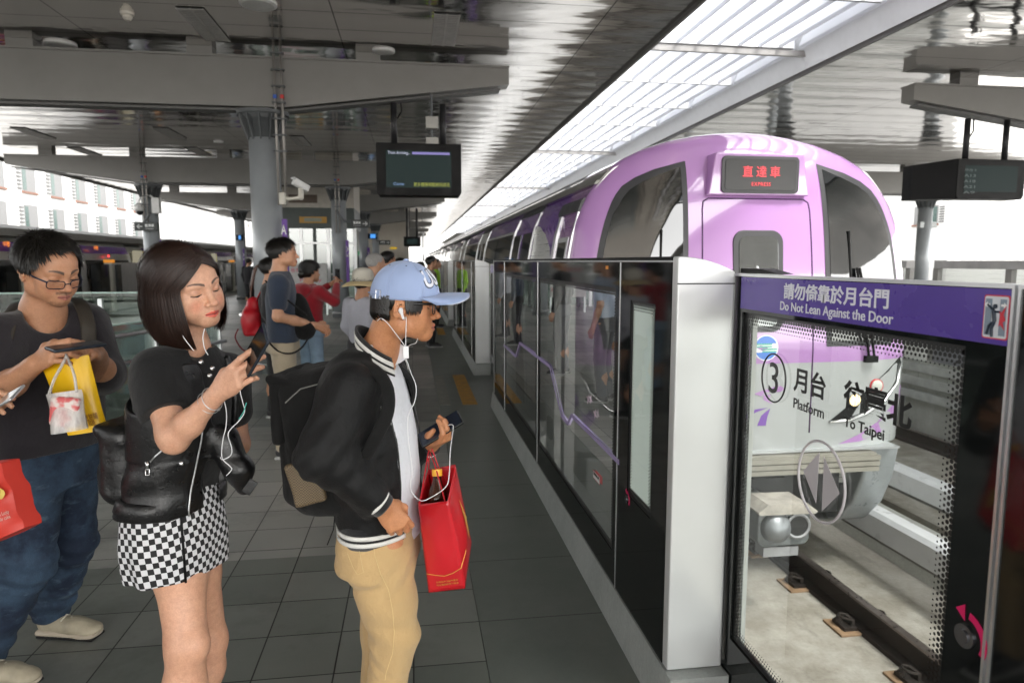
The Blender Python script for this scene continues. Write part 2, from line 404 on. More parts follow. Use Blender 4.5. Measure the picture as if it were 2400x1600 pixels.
def skylight_bay(y0, y1, where):
    t = thing('skylight', 'white louvred skylight strip between the mirror ceilings, ' + where, 'skylight', (4.5, (y0 + y1) / 2, ZL), 'bays of the louvred skylight over the tracks')
    for i in range(8):
        x = 3.50 + .31 * i
        b = B(); w_ = [(-.03, .02), (-.012, -.01), (.012, -.012), (.03, .02), (.05, .12), (.085, .24), (.13, .34), (.12, .35), (.06, .26), (.018, .14), (-.01, .07)]
        n = 5; L = (y1 - y0 - .16) / n
        for k in range(n):
            ya = y0 + .08 + k * L + .03; b.prism([(x + u - .04, ZL + v) for u, v in w_], ya, ya + L - .06, 'xz')
        b.build('louvre_blade', ML, t, smooth=False)
    b = B()
    for k in range(1, 5):
        y = y0 + .08 + k * (y1 - y0 - .16) / 5; b.box(3.16, 5.55, y - .022, y + .022, ZL - .03, ZL + .4)
    b.box(3.16, 5.55, y0 + .005, y0 + .08, ZL - .0, ZL + .45); b.box(3.16, 5.55, y1 - .08, y1 - .005, ZL, ZL + .45)
    each(b, 'cross_plate', white_al, t); b = B()
    for k in range(1, 5): y = y0 + .08 + k * (y1 - y0 - .16) / 5; b.box(3.16, 5.55, y - .006, y + .006, ZL - .036, ZL - .031)
    each(b, 'plate_seam', mat('seam_grey', (.12, .12, .12), .6), t)
    b = B(); b.prism([(5.60, ZL + .35), (5.63, ZL + .35), (5.83, CEIL + .02), (5.80, CEIL + .0)], y0 + .004, y1 - .004, 'xz')
    b.box(3.155, 3.19, y0 + .004, y1 - .004, CEIL + .02, ZL + .5)
    each(b, 'side_fascia', white_al, t)
    b = B(); b.box(3.17, 5.8, y0 - .06, y0 + .0, ZL - .10, ZL - .02); b.build('cross_beam', mat('skylight_beam_grey', (.33, .32, .31), .4), t)
sb = [(-9.6, .25, 'behind the camera'), (.25, 9.8, 'nearest, above the door in the foreground'), (9.8, 19.3, 'second, above the train nose'), (19.3, 28.8, 'third from the camera'), (28.8, 38.3, 'fourth from the camera'), (38.3, 47.8, 'fifth from the camera'), (47.8, 57.3, 'sixth, far down the line'), (57.3, 76, 'farthest, at the vanishing end')]
for s_ in sb[1:]: skylight_bay(*s_)

# ---------------------------------------------------------------- beams and columns
YB = [.4, 10.0, 19.6, 29.2, 38.8, 48.4, 58.0, 67.6]
nm_ = ['behind the camera', 'nearest, over the first big column', 'second from the camera', 'third from the camera', 'fourth from the camera', 'fifth from the camera', 'sixth from the camera', 'seventh, farthest']
def beam(cx, hw, inner, y, lab, grp, top=4.22, bot=3.60, tip=4.0):
    t = thing('roof_beam', lab, 'beam', (cx, y, 4), grp)
    b = B(); P_ = [(cx - hw, top), (cx + hw, top), (cx + hw, tip), (cx + inner, bot), (cx - inner, bot), (cx - hw, tip)]
    b.prism(P_, y - .14, y + .14, 'xz'); b.build('web', steel_grey, t)
    b = B(); b.box(cx - hw, cx + hw, y - .17, y + .17, top, top + .025); b.build('top_flange', steel_grey, t)
    b = B(); e = .02
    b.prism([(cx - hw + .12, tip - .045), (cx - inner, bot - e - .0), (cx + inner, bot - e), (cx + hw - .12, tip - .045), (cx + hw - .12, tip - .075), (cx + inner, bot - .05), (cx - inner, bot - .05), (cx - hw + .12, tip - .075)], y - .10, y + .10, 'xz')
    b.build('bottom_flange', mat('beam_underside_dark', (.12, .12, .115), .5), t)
    for x in np.arange(cx - hw + .95, cx + hw - .3, 2.17):
        b = B(); b.box(x - .16, x + .16, y - .11, y + .11, top + .026, CEIL - .001); b.build('hanger_block', steel_grey, t)
for y, n_ in zip(YB, nm_):
    if y > 1: beam(-4.4, 5.78, 2.75, y, 'wide grey tapered roof beam over the island platform, ' + n_, 'roof beams over the island platform')
    if y > 1: beam(13.4, 5.78, 2.75, y, 'wide grey tapered roof beam over the far right platform, ' + n_, 'roof beams over the far platform')
def column(x, y, lab, grp, r=.21, ring=True):
    t = thing('station_column', lab, 'column', (x, y, 0), grp)
    b = B(); b.cyl((x, y, .0), r * 1.02, 3.2, 40, r * .95); b.build('shaft', col_grey, t, smooth=True).modifiers
    o = B(); rs = [(3.1, r * .97), (3.2, r * .98), (3.3, r * 1.0)]
    o.tube([(x, y, 3.16), (x, y, 3.44), (x, y, 3.50)], [r * .93, r * 1.03, r * 1.45], 40); o.build('capital', cap_dark, t, smooth=True)
    o = B(); o.cyl((x, y, 3.50), r * 1.62, .05, 40); o.build('cap_plate', cap_dark, t)
    o = B()
    for k in range(12):
        a = 2 * pi * k / 12; M = Matrix.Translation((x, y, 0)) @ Matrix.Rotation(a, 4, 'Z')
        pr = [(r * .9, 3.17), (r * 1.02, 3.17), (r * 1.52, 3.47), (r * 1.52, 3.50), (r * .9, 3.50)]
        R = [[tuple(M @ Vector((u, s, z))) for u, z in pr] for s in (-.008, .008)]; o.loft(R)
    o.build('capital_fin', cap_dark, t)
    if ring:
        o = B(); o.cyl((x, y, 0.0), r * 1.16, .10, 40); o.build('base_drum', cap_dark, t, smooth=False)
        o = B(); o.tube([(x + r * 1.2 * cos(a), y + r * 1.2 * sin(a), .14) for a in np.linspace(0, 2 * pi, 41)], .014, 8); o.build('foot_ring', chrome, t, smooth=True)
    return t
cn = ['', 'big round grey column nearest the camera, behind the man in the navy T-shirt', 'round grey column beside the woman in the red hoodie', 'round grey column behind the elderly couple, third in the right-hand row', 'round grey column fourth in the right-hand row', 'round grey column fifth in the right-hand row', 'round grey column sixth in the right-hand row, far away', 'round grey column farthest in the right-hand row']
cl_ = ['', 'round grey column at the far left edge, outside most of the view', 'round grey column carrying the left arrow sign, behind the dark-haired woman', 'round grey column behind the black-bobbed woman, with the small blue clock', 'slim distant grey column fourth in the left-hand row', 'slim distant grey column fifth in the left-hand row', 'slim distant grey column sixth in the left-hand row', 'slim distant grey column farthest in the left-hand row']
cl_[3] = 'round grey column with a small blue clock panel, in the left-hand row'
for i in range(1, 8):
    column(-1.97, YB[i], cn[i], 'round columns of the island platform')
    if i > 1: column(-6.83, YB[i], cl_[i], 'round columns of the island platform')
cr = ['', '', 'round dark grey column behind the right-hand hanging screens', 'round column third in the row on the far right platform', 'round column fourth in the row on the far right platform', 'round column farthest visible on the far right platform']
for i in range(2, 6): column(15.8 if i == 2 else 15.8, YB[i], cr[i], 'round columns of the far platform')
for i in range(2, 6): column(10.97, YB[i], 'inner ' + cr[i].replace('behind the right-hand hanging screens', 'half hidden by the train nose'), 'round columns of the far platform')

# ceiling fittings
def flush(x, y, r, lab, nm='ceiling_speaker'):
    t = thing(nm, lab, 'ceiling lamp' if 'lamp' in nm else 'ceiling fitting', (x, y, CEIL)); o = B(); o.cyl((x, y, CEIL - .02), r, .02, 28); o.build('trim_ring', white_paint, t)
    o = B(); o.cyl((x, y, CEIL - .028), r * .84, .008, 28); o.build('grille', mat('pale_grille', (.6, .6, .58), .6), t)
def vent(x, y, w_, l, lab):
    t = thing('ceiling_vent', lab, 'vent', (x, y, CEIL), 'slatted vents in the mirror ceiling')
    o = B(); o.box(x - w_ / 2, x + w_ / 2, y - l / 2, y + l / 2, CEIL - .012, CEIL - .004); o.build('backing', dark_gap, t)
    o = B(); n = int(l / .055)
    o.box(x - w_ / 2, x - w_ / 2 + .02, y - l / 2, y + l / 2, CEIL - .022, CEIL - .013); o.box(x + w_ / 2 - .02, x + w_ / 2, y - l / 2, y + l / 2, CEIL - .022, CEIL - .013); o.box(x - .012, x + .012, y - l / 2, y + l / 2, CEIL - .022, CEIL - .013)
    for k in range(n): yy = y - l / 2 + (k + .5) * l / n; o.box(x - w_ / 2 + .02, x + w_ / 2 - .02, yy - .014, yy + .014, CEIL - .021, CEIL - .0135)
    o.build('slats', mat('vent_slat_grey', (.42, .41, .39), .5), t)
def onceil(px, py):
    d = FW + RT * (px - PCX) / FPX - UP * (py - PCY) / FPX; return EYEP + d * ((CEIL - EYE) / d[2])
for px, py, lab in ((480, 58, 'pale slatted vent in the dark ceiling, between smoke detector and pipes'), (1043, 70, 'slatted vent above the hanging screen, beside the lime reflection'), (80, 312, 'slatted vent in the bright ceiling at far left'), (400, 312, 'slatted vent left of the big column'), (200, 355, 'slatted vent above the second beam at left'), (465, 355, 'slatted vent above the second beam, near the big column'), (705, 330, 'slatted vent right of the big column')):
    p = onceil(px, py); vent(p[0], p[1], .30, 1.15 if py < 100 else 1.3, lab)
p = onceil(142, 104); flush(p[0], p[1], .19, 'oval-looking pale ceiling speaker at upper left over the near beam')
p = onceil(899, 119); flush(p[0], p[1], .15, 'round pale ceiling speaker left of the hanging screen poles')
p = onceil(512, 332); flush(p[0], p[1], .11, 'small white round fitting left of the big column')
p = onceil(298, 30); t = thing('smoke_detector', 'cream smoke detector on the dark ceiling, top left', 'smoke detector', tuple(p))
o = B(); o.tube([(p[0], p[1], CEIL - .001), (p[0], p[1], CEIL - .03)], [.075, .07], 24); o.build('base_plate', mat('cream_plastic', (.72, .68, .6), .45), t)
o = B(); o.tube([(p[0], p[1], CEIL - .031), (p[0], p[1], CEIL - .055), (p[0], p[1], CEIL - .085)], [.05, .055, .035], 24); o.build('sensor_head', mat('cream_plastic'), t)
p = onceil(605, 8); flush(p[0], p[1], .2, 'round ceiling diffuser at the top edge beside the pipes', 'ceiling_diffuser')

# conduit pipes running down the columns with clamps
def pipes(x, y, lab, z0=2.3):
    t = thing('conduit_pipes', lab, 'pipe', (x, y, z0), 'conduit pipes beside the columns')
    for dx in (-.045, .045):
        o = B(); o.tube([(x + dx, y, CEIL), (x + dx, y, 3.4), (x + dx, y, z0)], .018, 8); o.build('conduit', mat('grey_conduit', (.33, .31, .29), .45, .4), t, smooth=True)
        o = B(); o.box(x + dx - .021, x + dx + .021, y - .024, y + .02, 3.69, 3.74); o.build('colour_band', mat('red_tape', (.55, .03, .03), .5) if dx > 0 else mat('blue_tape', (.03, .1, .45), .5), t)
    o = B()
    for z in np.arange(3.0, 4.35, .21): o.box(x - .085, x + .085, y - .03, y + .03, z, z + .02)
    each(o, 'clamp', cap_dark, t)
pipes(-1.72, 9.78, 'pair of grey conduit pipes with red and blue bands down the nearest column'); pipes(-6.83, 19.3, 'thin conduits down the column with the left arrow sign'); pipes(-1.97, 19.3, 'thin conduits down the second column of the right-hand row')
# ---------------------------------------------------------------- trains
def rr(w_, h_, r, n=6):
    pts = []
    for cx_, cz_, a0 in ((w_ / 2 - r, h_ / 2 - r, 0), (-w_ / 2 + r, h_ / 2 - r, 90), (-w_ / 2 + r, -h_ / 2 + r, 180), (w_ / 2 - r, -h_ / 2 + r, 270)):
        for k in range(n + 1): a = radians(a0 + 90 * k / n); pts.append((cx_ + r * cos(a), cz_ + r * sin(a)))
    return pts
def m_paint(name, col, rough=.12):
    q = NT(name); q.base(col); q.rough(rough); q.b.inputs['Coat Weight'].default_value = 1; q.b.inputs['Coat Roughness'].default_value = .03; q.b.inputs['Specular IOR Level'].default_value = .55
    n = q.noise(q.obj(), 1.2, 2, .5); q.bump(n, .25, .02); return q.m
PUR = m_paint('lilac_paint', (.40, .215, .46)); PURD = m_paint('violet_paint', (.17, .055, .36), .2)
GRP = m_paint('silver_grey_paint', (.37, .38, .38), .2)
RUB = mat('grey_window_rubber', (.035, .035, .038), .45, 0, .05)
def m_steelside():
    q = NT('brushed_train_steel'); q.b.inputs['Metallic'].default_value = .55
    n = q.noise(q.mapv(q.obj(), (1, .3, 30)), 3, 3, .6); q.base(q.mix(n, (.46, .46, .445), (.58, .58, .56))); q.rough(q.ramp(n, .3, .7, .25, .38)); return q.m
STS = m_steelside()
def m_glass(name, tint, refl=.12, rough=.01):
    q = NT(name); tp = q.n('BsdfTransparent'); tp.inputs[0].default_value = (*tint, 1)
    gl = q.n('BsdfGlossy'); gl.inputs['Roughness'].default_value = rough; gl.inputs[0].default_value = (.95, .97, .97, 1)
    fr = q.n('Fresnel'); fr.inputs[0].default_value = 1.5
    mx = q.n('MixShader'); q.l(q.math('MINIMUM', q.math('ADD', q.math('MULTIPLY', fr.outputs[0], .85), refl), 1.0), mx.inputs[0])
    q.l(tp.outputs[0], mx.inputs[1]); q.l(gl.outputs[0], mx.inputs[2]); q.l(mx.outputs[0], q.out.inputs[0]); return q.m
GLD = m_glass('dark_train_glass', (.10, .12, .11), .04); GLC = m_glass('clear_door_glass', (.86, .89, .87), .02); GLT = m_glass('smoked_screen_glass', (.50, .54, .52), .07)
CX, HW = 2.57, 1.42
WT = [(-1, 1.40), (.0, 1.40), (.78, 1.42), (1.05, 1.42), (1.41, 1.405), (1.84, 1.33), (2.0, 1.265), (2.105, 1.20), (2.22, 1.10), (2.315, .99), (2.40, .82), (2.47, .61), (2.515, .39), (2.54, .20), (2.55, 0)]
def wz(z): return float(np.interp(z, [p[0] for p in WT], [p[1] for p in WT]))
def rho(x, z):
    lo, hi = 1e-3, 1.0
    for _ in range(16):
        m = (lo + hi) / 2; zz = 1.0 + (z - 1.0) / m if z > 1 else z
        if zz < 2.55 and abs(x) / m < wz(zz): hi = m
        else: lo = m
    return hi
def noseY(x, z):
    r = rho(x, z)
    return 4.82 + .06 * r * r + .25 * (1 - math.sqrt(max(0, 1 - r ** 5))) + .07 * max(0, z - .9) + .02 * max(0, .5 - z)
def patch(bd, zs, xl, xr, off=0.0, m=24, mi=0):
    rows = []
    for z in zs:
        a, b_ = xl(z), xr(z)
        rows.append([(CX + a + (b_ - a) * (.5 - .5 * cos(pi * k / m)), noseY(a + (b_ - a) * (.5 - .5 * cos(pi * k / m)), z) - off, z) for k in range(m + 1)])
    bd.loft(rows, mi, caps=False, closed=False)
def interp(tab):
    t = sorted(tab); xs = [p[0] for p in t]; ys = [p[1] for p in t]
    return lambda z: float(np.interp(z, xs, ys))
train = thing('metro_train', 'lilac-nosed metro train pulling in at right with its headlamp lit', 'train', (CX, 5, -1.1))
zb = lambda x: .77 + .05 * x * x
b = B(); zs = [.78 + (.9 - .78) * i / 4 for i in range(4)] + [.9 + 1.65 * sin(pi / 2 * i / 48) for i in range(49)]
rows = []
M_ = 64
for i, z in enumerate(zs):
    w_ = wz(z) if z < 2.549 else 0.001
    rows.append([(CX + w_ * sin(pi / 2 * (2 * k / M_ - 1)), noseY(w_ * sin(pi / 2 * (2 * k / M_ - 1)), z), z) for k in range(M_ + 1)])
b.loft(rows, 0, False, False)
def outline(k=1.0, zlow=.78, ztop=9):
    zz = list(np.linspace(zlow, .9, 3)[:-1]) + [.9 + 1.65 * sin(pi / 2 * i / 48) for i in range(49)]
    L = [(-(wz(z) if z < 2.549 else 0) * k, min(z, ztop)) for z in zz]; return L + [(-x, z) for x, z in L[::-1][1:]]
ol = outline(); yr = lambda z: 4.82 + .31 + .07 * max(0, z - .9)
def ybk(z): return yr(z) + .02 + 1.05 * max(0, z - 1.5)
b.loft([[(CX + x, yr(z) + (ybk(z) - yr(z)) * t_, z) for x, z in ol] for t_ in (0, .3, .65, 1.0)], 0, False, False)
b.loft([[(CX + x, ybk(z), z) for x, z in ol], [(CX + x * .985, ybk(z) + .02, z - .012 * max(0, z - 1)) for x, z in ol], [(CX + x * .96, ybk(z) + .02, z - .03 * max(0, z - 1)) for x, z in ol]], 0, False, False)
b.build('nose_mask', PUR, train, smooth=True)
b = B()
rows = []
for i in range(13):
    z = .10 + .68 * i / 12; HW_ = wz(z)
    rows.append([(CX + HW_ * sin(pi / 2 * (2 * k / M_ - 1)), noseY(HW_ * sin(pi / 2 * (2 * k / M_ - 1)), z) + .001, z) for k in range(M_ + 1)])
b.loft(rows, 0, False, False)
for s in (-1, 1): b.add([(CX + s * 1.402, 5.12, .1), (CX + s * 1.402, 5.2, .1), (CX + s * 1.42, 5.2, .78), (CX + s * 1.42, 5.12, .78)], [(0, 1, 2, 3)])
b.build('lower_nose', GRP, train, smooth=True)
for s in (-1, 1):
    outer = interp([(.90, 1.17), (1.2, 1.23), (1.42, 1.235), (1.6, 1.21), (1.75, 1.18), (1.88, 1.14), (2.0, 1.09), (2.08, 1.04), (2.13, .99), (2.19, .88), (2.24, .75), (2.28, .60), (2.295, .54)])
    inner = interp([(.90, .565), (1.45, .55), (2.295, .53)])
    for nm, o_, m_, e in (('windscreen_frame', .004, RUB, 0.0), ('windscreen', .008, None, .042)):
        b = B(); zz = [.90 + e + (2.295 - e * 1.0 - .90 - e) * i / 22 for i in range(23)]
        A_ = (lambda z: min(-s * 0 + inner(z) + e, outer(z) - e)) ; O_ = (lambda z: max(outer(z + e * .9 if z > 1.9 else z) - e, inner(z) + e))
        if s > 0: patch(b, zz, A_, O_, o_)
        else: patch(b, zz, lambda z: -O_(z), lambda z: -A_(z), o_)
        b.build(nm, m_, train, smooth=True) if m_ else None
        if m_ is None:
            mm = _mc.get('wsg')
            if mm is None:
                q = NT('windscreen_glass'); q.base((.006, .007, .007)); q.rough(.03); q.b.inputs['Specular IOR Level'].default_value = .9; q.b.inputs['Coat Weight'].default_value = 1; q.b.inputs['Coat Roughness'].default_value = .02; mm = _mc['wsg'] = q.m
            b.build(nm, mm, train, smooth=True)
    # window interior bits: cab wall panel seen through the glass
# destination display
YN = 4.93
b = B(); b.prism([(CX - .40, 2.035), (CX + .40, 2.035), (CX + .35, 2.345), (CX - .35, 2.345)], YN - .03, YN + .25, 'xz'); b.build('display_surround', PUR, train, bevel=.012)
b = B(); P_ = rr(.61, .27, .035); b.prism([(CX + p[0], 2.185 + p[1]) for p in P_], YN - .045, YN - .031, 'xz'); d_ = b.build('display_frame', RUB, train, bevel=.004)
b = B(); P_ = rr(.56, .225, .02); b.prism([(CX + p[0], 2.185 + p[1]) for p in P_], YN - .051, YN - .0455, 'xz')
q = NT('display_glass'); q.base((.03, .03, .03)); q.rough(.25); q.b.inputs['Specular IOR Level'].default_value = .3
b.build('destination_display', q.m, train)
RED = emit('red_led', (1, .05, .07), .2)
text('led_text', '直達車', .088, RED, (CX, YN - .054, 2.20), (1, 0, 0), (0, 0, 1), train, spacing=1.45)
text('led_text', 'EXPRESS', .038, RED, (CX, YN - .054, 2.115), (1, 0, 0), (0, 0, 1), train, spacing=1.1)
# emergency door seam, handle window
sm = mat('seam_dark', (.05, .01, .07), .6)
def strip(pts, wd, off, m_, nm):
    b = B(); path = [(CX + x, noseY(x, z) - off, z) for x, z in pts]; b.tube(path, wd, 6); return b.build(nm, m_, train, smooth=True)
dpts = [(-.46, .12), (-.45, 1.0), (-.43, 1.93), (-.42, 1.99), (-.38, 2.015), (0, 2.015), (.38, 2.015), (.42, 1.99), (.43, 1.93), (.45, 1.0), (.46, .12)]
fine = []
for (x0, z0), (x1, z1) in zip(dpts[:-1], dpts[1:]):
    for k in range(8): fine.append((x0 + (x1 - x0) * k / 8, z0 + (z1 - z0) * k / 8))
strip(fine, .0065, -.002, sm, 'emergency_door_seam')
def nosepoly(pts, off, th, m_, nm, parent=train, bevel=0):
    b = B(); b.loft([[(CX + x, noseY(x, z) - off, z) for x, z in pts], [(CX + x, noseY(x, z) - off - th, z) for x, z in pts]]); return b.build(nm, m_, parent, bevel=bevel)
nosepoly([(p[0], 1.40 + p[1]) for p in rr(.40, .76, .09)], -.004, .016, RUB, 'door_window_frame', bevel=.006)
nosepoly([(p[0], 1.40 + p[1]) for p in rr(.31, .67, .06)], .013, .003, m_glass('nose_window_glass', (.35, .38, .35), .12), 'door_window')
b = B(); b.box(CX - .5, CX + .5, 5.0, 5.02, 1.0, 1.85); b.build('cab_inner_panel', mat('cab_grey_green', (.24, .26, .235), .6), train)
# lamps
for s in (-1, 1):
    up = [(.62, .31), (.77, .42), (.95, .545), (1.12, .67), (1.29, .79)]; lo = [(1.33, .73), (1.27, .58), (1.13, .45), (.96, .365), (.79, .315)]
    nosepoly([(s * x, z) for x, z in up + lo][::s], .002, .004, mat('lamp_housing_grey', (.014, .014, .014), .2, 0, .1), 'lamp_housing')
    b = B(); b.tube([(CX + s * x, noseY(s * x, z) - .006, z) for x, z in lo[::-1][:0] + [(.62, .31), (.79, .312), (.96, .36), (1.13, .445), (1.27, .575), (1.335, .73)]], .012, 6); b.build('lamp_trim', chrome, train, smooth=True)
    for nm, x, z, r, m_ in (('headlight', .83, .475, .046, emit('warm_headlamp', (1, .72, .35), .45) if s > 0 else emit('warm_headlamp_dim', (1, .75, .45), .25)), ('tail_light', 1.03, .575, .05, mat('lamp_clear', (.55, .55, .5), .1))):
        yy = noseY(s * x, z) - .008; b = B(); b.cyl((CX + s * x, yy, z), r * 1.12, -.012, 24, axis='y'); b.build('lamp_ring', chrome if nm == 'headlight' else mat('red_ring', (.6, .02, .03), .3), train)
        b = B(); b.tube([(CX + s * x, yy - .0125, z), (CX + s * x, yy - .018, z), (CX + s * x, yy - .022, z)], [r, r * .9, r * .5], 24); b.build(nm, m_, train, smooth=True)
    # purple swoosh
    sw = [(.72, .125), (.9, .19), (1.08, .28), (1.24, .40), (1.36, .55)]; sl = [(1.375, .43), (1.28, .29), (1.12, .19), (.92, .135)]
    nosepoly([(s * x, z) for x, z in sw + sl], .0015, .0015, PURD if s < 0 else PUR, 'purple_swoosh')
    # wiper
    b = B()
    for dx in (0, .045): b.tube([(CX + s * (.93 + dx), noseY(s * .93, .80) - .03, .80), (CX + s * (.86 + dx), noseY(.86, 1.05) - .055, 1.07), (CX + s * (.80 + dx * .5), noseY(.8, 1.5) - .035, 1.50)], .010, 6)
    b.box(CX + s * .95 - .05, CX + s * .95 + .05, noseY(.95, .8) - .045, noseY(.95, .8) - .0, .77, .82); b.tube([(CX + s * .78, noseY(.78, 1.1) - .02, 1.05), (CX + s * .75, noseY(.75, 1.8) - .02, 1.78)], .009, 6); b.build('wiper', black_pl, train)
# emblem and bird marks
def disc(x, z, r, off, th, m_, nm, a0=0, a1=360, sq=None):
    pts = [(x + r * cos(radians(a0 + (a1 - a0) * k / 40)), z + r * sin(radians(a0 + (a1 - a0) * k / 40))) for k in range(40 if a1 - a0 == 360 else 41)]
    return nosepoly(pts, off, th, m_, nm)
wh = mat('white_vinyl', (.8, .8, .8), .3, 0, 0); blu = mat('blue_vinyl', (.05, .17, .55), .3, 0, 0); grn = mat('green_vinyl', (.03, .35, .26), .3, 0, 0)
ex, ez = .065, .90
disc(ex, ez, .098, .001, .001, wh, 'emblem_disc'); disc(ex, ez, .09, .0025, .001, blu, 'emblem_cap', 22, 158); disc(ex, ez, .09, .0025, .001, blu, 'emblem_cap', 202, 338)
for k in range(4):
    z = ez + .028 - .019 * k; hw_ = math.sqrt(.09 ** 2 - (z - ez) ** 2)
    if k in (0, 1): nosepoly([(ex - hw_, z - .005), (ex + hw_ * .5, z - .005), (ex + hw_ * .6, z + .005), (ex - hw_, z + .005)], .0025, .001, grn, 'emblem_bar'); 
    else: nosepoly([(ex - hw_ * .4, z - .005), (ex + hw_, z - .005), (ex + hw_, z + .005), (ex - hw_ * .3, z + .005)], .0025, .001, grn, 'emblem_bar')
nosepoly([(.04, .53), (.07, .56), (.13, .565), (.19, .56), (.235, .58), (.20, .605), (.14, .60), (.10, .585), (.05, .575), (-.02, .55)], .0015, .001, PUR, 'bird_mark')
nosepoly([(.06, .54), (.12, .54), (.10, .50), (.14, .465), (.06, .50)], .0015, .001, PUR, 'bird_mark')
nosepoly([(-.12, .37), (0, .43), (.10, .44), (0, .405), (-.10, .33)], .0015, .001, PURD, 'bird_mark'); nosepoly([(.02, .30), (.05, .38), (.12, .435), (.10, .37), (.09, .30)], .0015, .001, PURD, 'bird_mark')
# sill, bumper, skirts, under-frame
b = B(); b.box(CX - 1.22, CX + 1.22, 4.80, 5.2, .085, .10); b.build('nose_sill', silver, train)
b = B()
for k in range(3): b.box(CX - 1.0, CX + 1.0, 4.72 + .006 * k, 4.95, .022 - .045 * k, .058 - .045 * k)
b.box(CX - .98, CX + .98, 4.75, 5.1, -.07, .075); b.build('anticlimber', mat('cream_bumper', (.24, .225, .19), .6, 0, .15), train)
for s in (-1, 1):
    pr = [(.075, 4.90), (.075, 5.5), (-.80, 5.6), (-.66, 5.25), (-.45, 5.06), (-.2, 4.95)]
    b = B(); b.prism([(y, z) for z, y in pr], CX + s * 1.02, CX + s * 1.30, 'yz'); b.build('corner_skirt', mat('skirt_grey', (.33, .35, .36), .3, .3), train, bevel=.03)
b = B(); b.box(CX - .95, CX + .95, 5.15, 30, -.55, -.08); b.box(CX - .35, CX + .35, 4.95, 5.15, -.5, -.16); b.build('underframe', mat('underframe_black', (.02, .02, .02), .8), train)
cp = at(1838, 1232, 4.42); cgr = mat('coupler_grey', (.13, .14, .14), .5, .3, .3, 12); k_ = lambda x, y, z: (cp[0] + x, 4.42 + y, cp[2] + z)
b = B(); b.prism([(cp[0] + x, cp[2] + z) for x, z in rr(.40, .30, .06)], 4.42, 4.60, 'xz'); b.tube([k_(0, .1, 0), k_(0, .9, .0)], [.12, .10], 16); b.build('coupler_head', cgr, train, bevel=.012)
b = B(); b.prism([(cp[0] + x, cp[2] + z) for x, z in [(-.23, .13), (-.16, .185), (.14, .18), (.22, .12), (.20, .105), (-.22, .11)]], 4.36, 4.62, 'xz'); b.build('coupler_cover', mat('pale_cover', (.36, .33, .29), .7, 0, .3, 9), train)
b = B(); b.tube([k_(-.07, -.004, 0), k_(-.07, -.05, 0), k_(-.07, -.085, .01)], [.115, .095, .035], 28); b.build('coupler_cone', mat('coupler_cone_metal', (.22, .23, .24), .4, .6, .2), train, smooth=True)
b = B(); b.tube([k_(.10, -.012, .0), k_(.10, -.002, .0)], [.085, .085], 24); b.build('coupler_funnel', mat('coupler_dark', (.05, .05, .05), .5, .5), train)
b = B(); b.tube([k_(.10 + .085 * cos(a), -.012, .085 * sin(a)) for a in np.linspace(0, 2 * pi, 25)], .012, 6); b.box(cp[0] - .14, cp[0] + .13, 4.44, 4.56, cp[2] - .235, cp[2] - .165); b.build('coupler_trim', mat('pale_metal', (.34, .34, .35), .45, .4, .2), train)
for s in (-1, 1):
    b = B(); b.cyl((CX + s * .70 - .06, 5.9, -.47), .42, .12, 32, axis='x'); b.build('wheel', rail_rust, train)
# car bodies
def cars(root, cx, y0, y1, sgn, doors, first_purple, dz=0, wt_=1.88):
    def fx(z, o): return cx + sgn * (wz(z) * .992 + o)
    def sbox(bd, ya, yb, za, zb_, oi, oo):
        zz = np.linspace(za, zb_, 2 + int((zb_ - za) / .16))
        ring = lambda y: [(fx(z, oi), y, z) for z in zz] + [(fx(z, oo), y, z) for z in zz[::-1]]
        bd.loft([ring(ya), ring(yb)])
    b = B(); zz = [-.3, .3, .78, 1.05, 1.41, 1.6, 1.84, 2.0, 2.105, 2.2, 2.25]; L = [(-wz(z) * .985, z) for z in zz] + [(-.95, 2.30), (-.5, 2.335), (0, 2.345)]
    b.prism([(cx + x, z) for x, z in L] + [(cx - x, z) for x, z in L[::-1][1:]], y0, y1, 'xz'); b.build('car_body', STS, root, smooth=False)
    b = B(); sbox(b, y0, y1, 2.13, 2.16, 0, .03); sbox(b, y0, y1, 2.165, 2.235, 0, .012); b.build('gutter', mat('gutter_dark', (.16, .155, .14), .4, .6), root)
    segs = sorted([y0] + [d for dd in doors for d in dd] + [y1])
    for i in range(0, len(segs) - 1, 2):
        if segs[i + 1] - segs[i] > .2: b = B(); sbox(b, segs[i] + .03, segs[i + 1] - .03, 1.92 + dz, 2.125 + dz * .7, 0, .004); b.build('purple_stripe', PURD, root)
    for i in range(0, len(segs) - 1, 2):
        a, c = segs[i] + .12, segs[i + 1] - .12
        if c - a < .8 or (first_purple and i == 0): continue
        n = max(1, round((c - a) / 1.5)); L = (c - a) / n
        for k in range(n): b = B(); sbox(b, a + k * L + .02, a + (k + 1) * L - .02, 1.0, wt_, 0, .005); b.build('window', GLDK, root)
    for j, (a, c) in enumerate(doors):
        b = B(); sbox(b, a - .03, c + .03, 2.06, 2.128, 0, .012); b.build('door_header', RUB, root)
        for k, (u, v) in enumerate(((a, (a + c) / 2), ((a + c) / 2, c))):
            b = B(); sbox(b, u + .004, v - .004, .02, 2.05, -.02, .002); dr = b.build('passenger_door', STS if (j or not first_purple) else PURD, root)
            b = B(); sbox(b, u + .10, v - .08, .95, 1.85, .0025, .006); b.build('door_glass', GLDK, dr)
        for u in (a, c): b = B(); sbox(b, u - .022, u + .022, .02, 2.05, 0, .016); b.build('door_post', silver, root)
q = NT('dark_car_window'); q.base((.02, .022, .02)); q.rough(.05); q.b.inputs['Specular IOR Level'].default_value = .8; GLDK = q.m
drs = [(7.1, 8.5), (11.7, 13.1), (16.3, 17.7), (20.9, 22.3)]
cars(train, CX, 5.16, 25.6, -1, drs, True)
k = 26.1
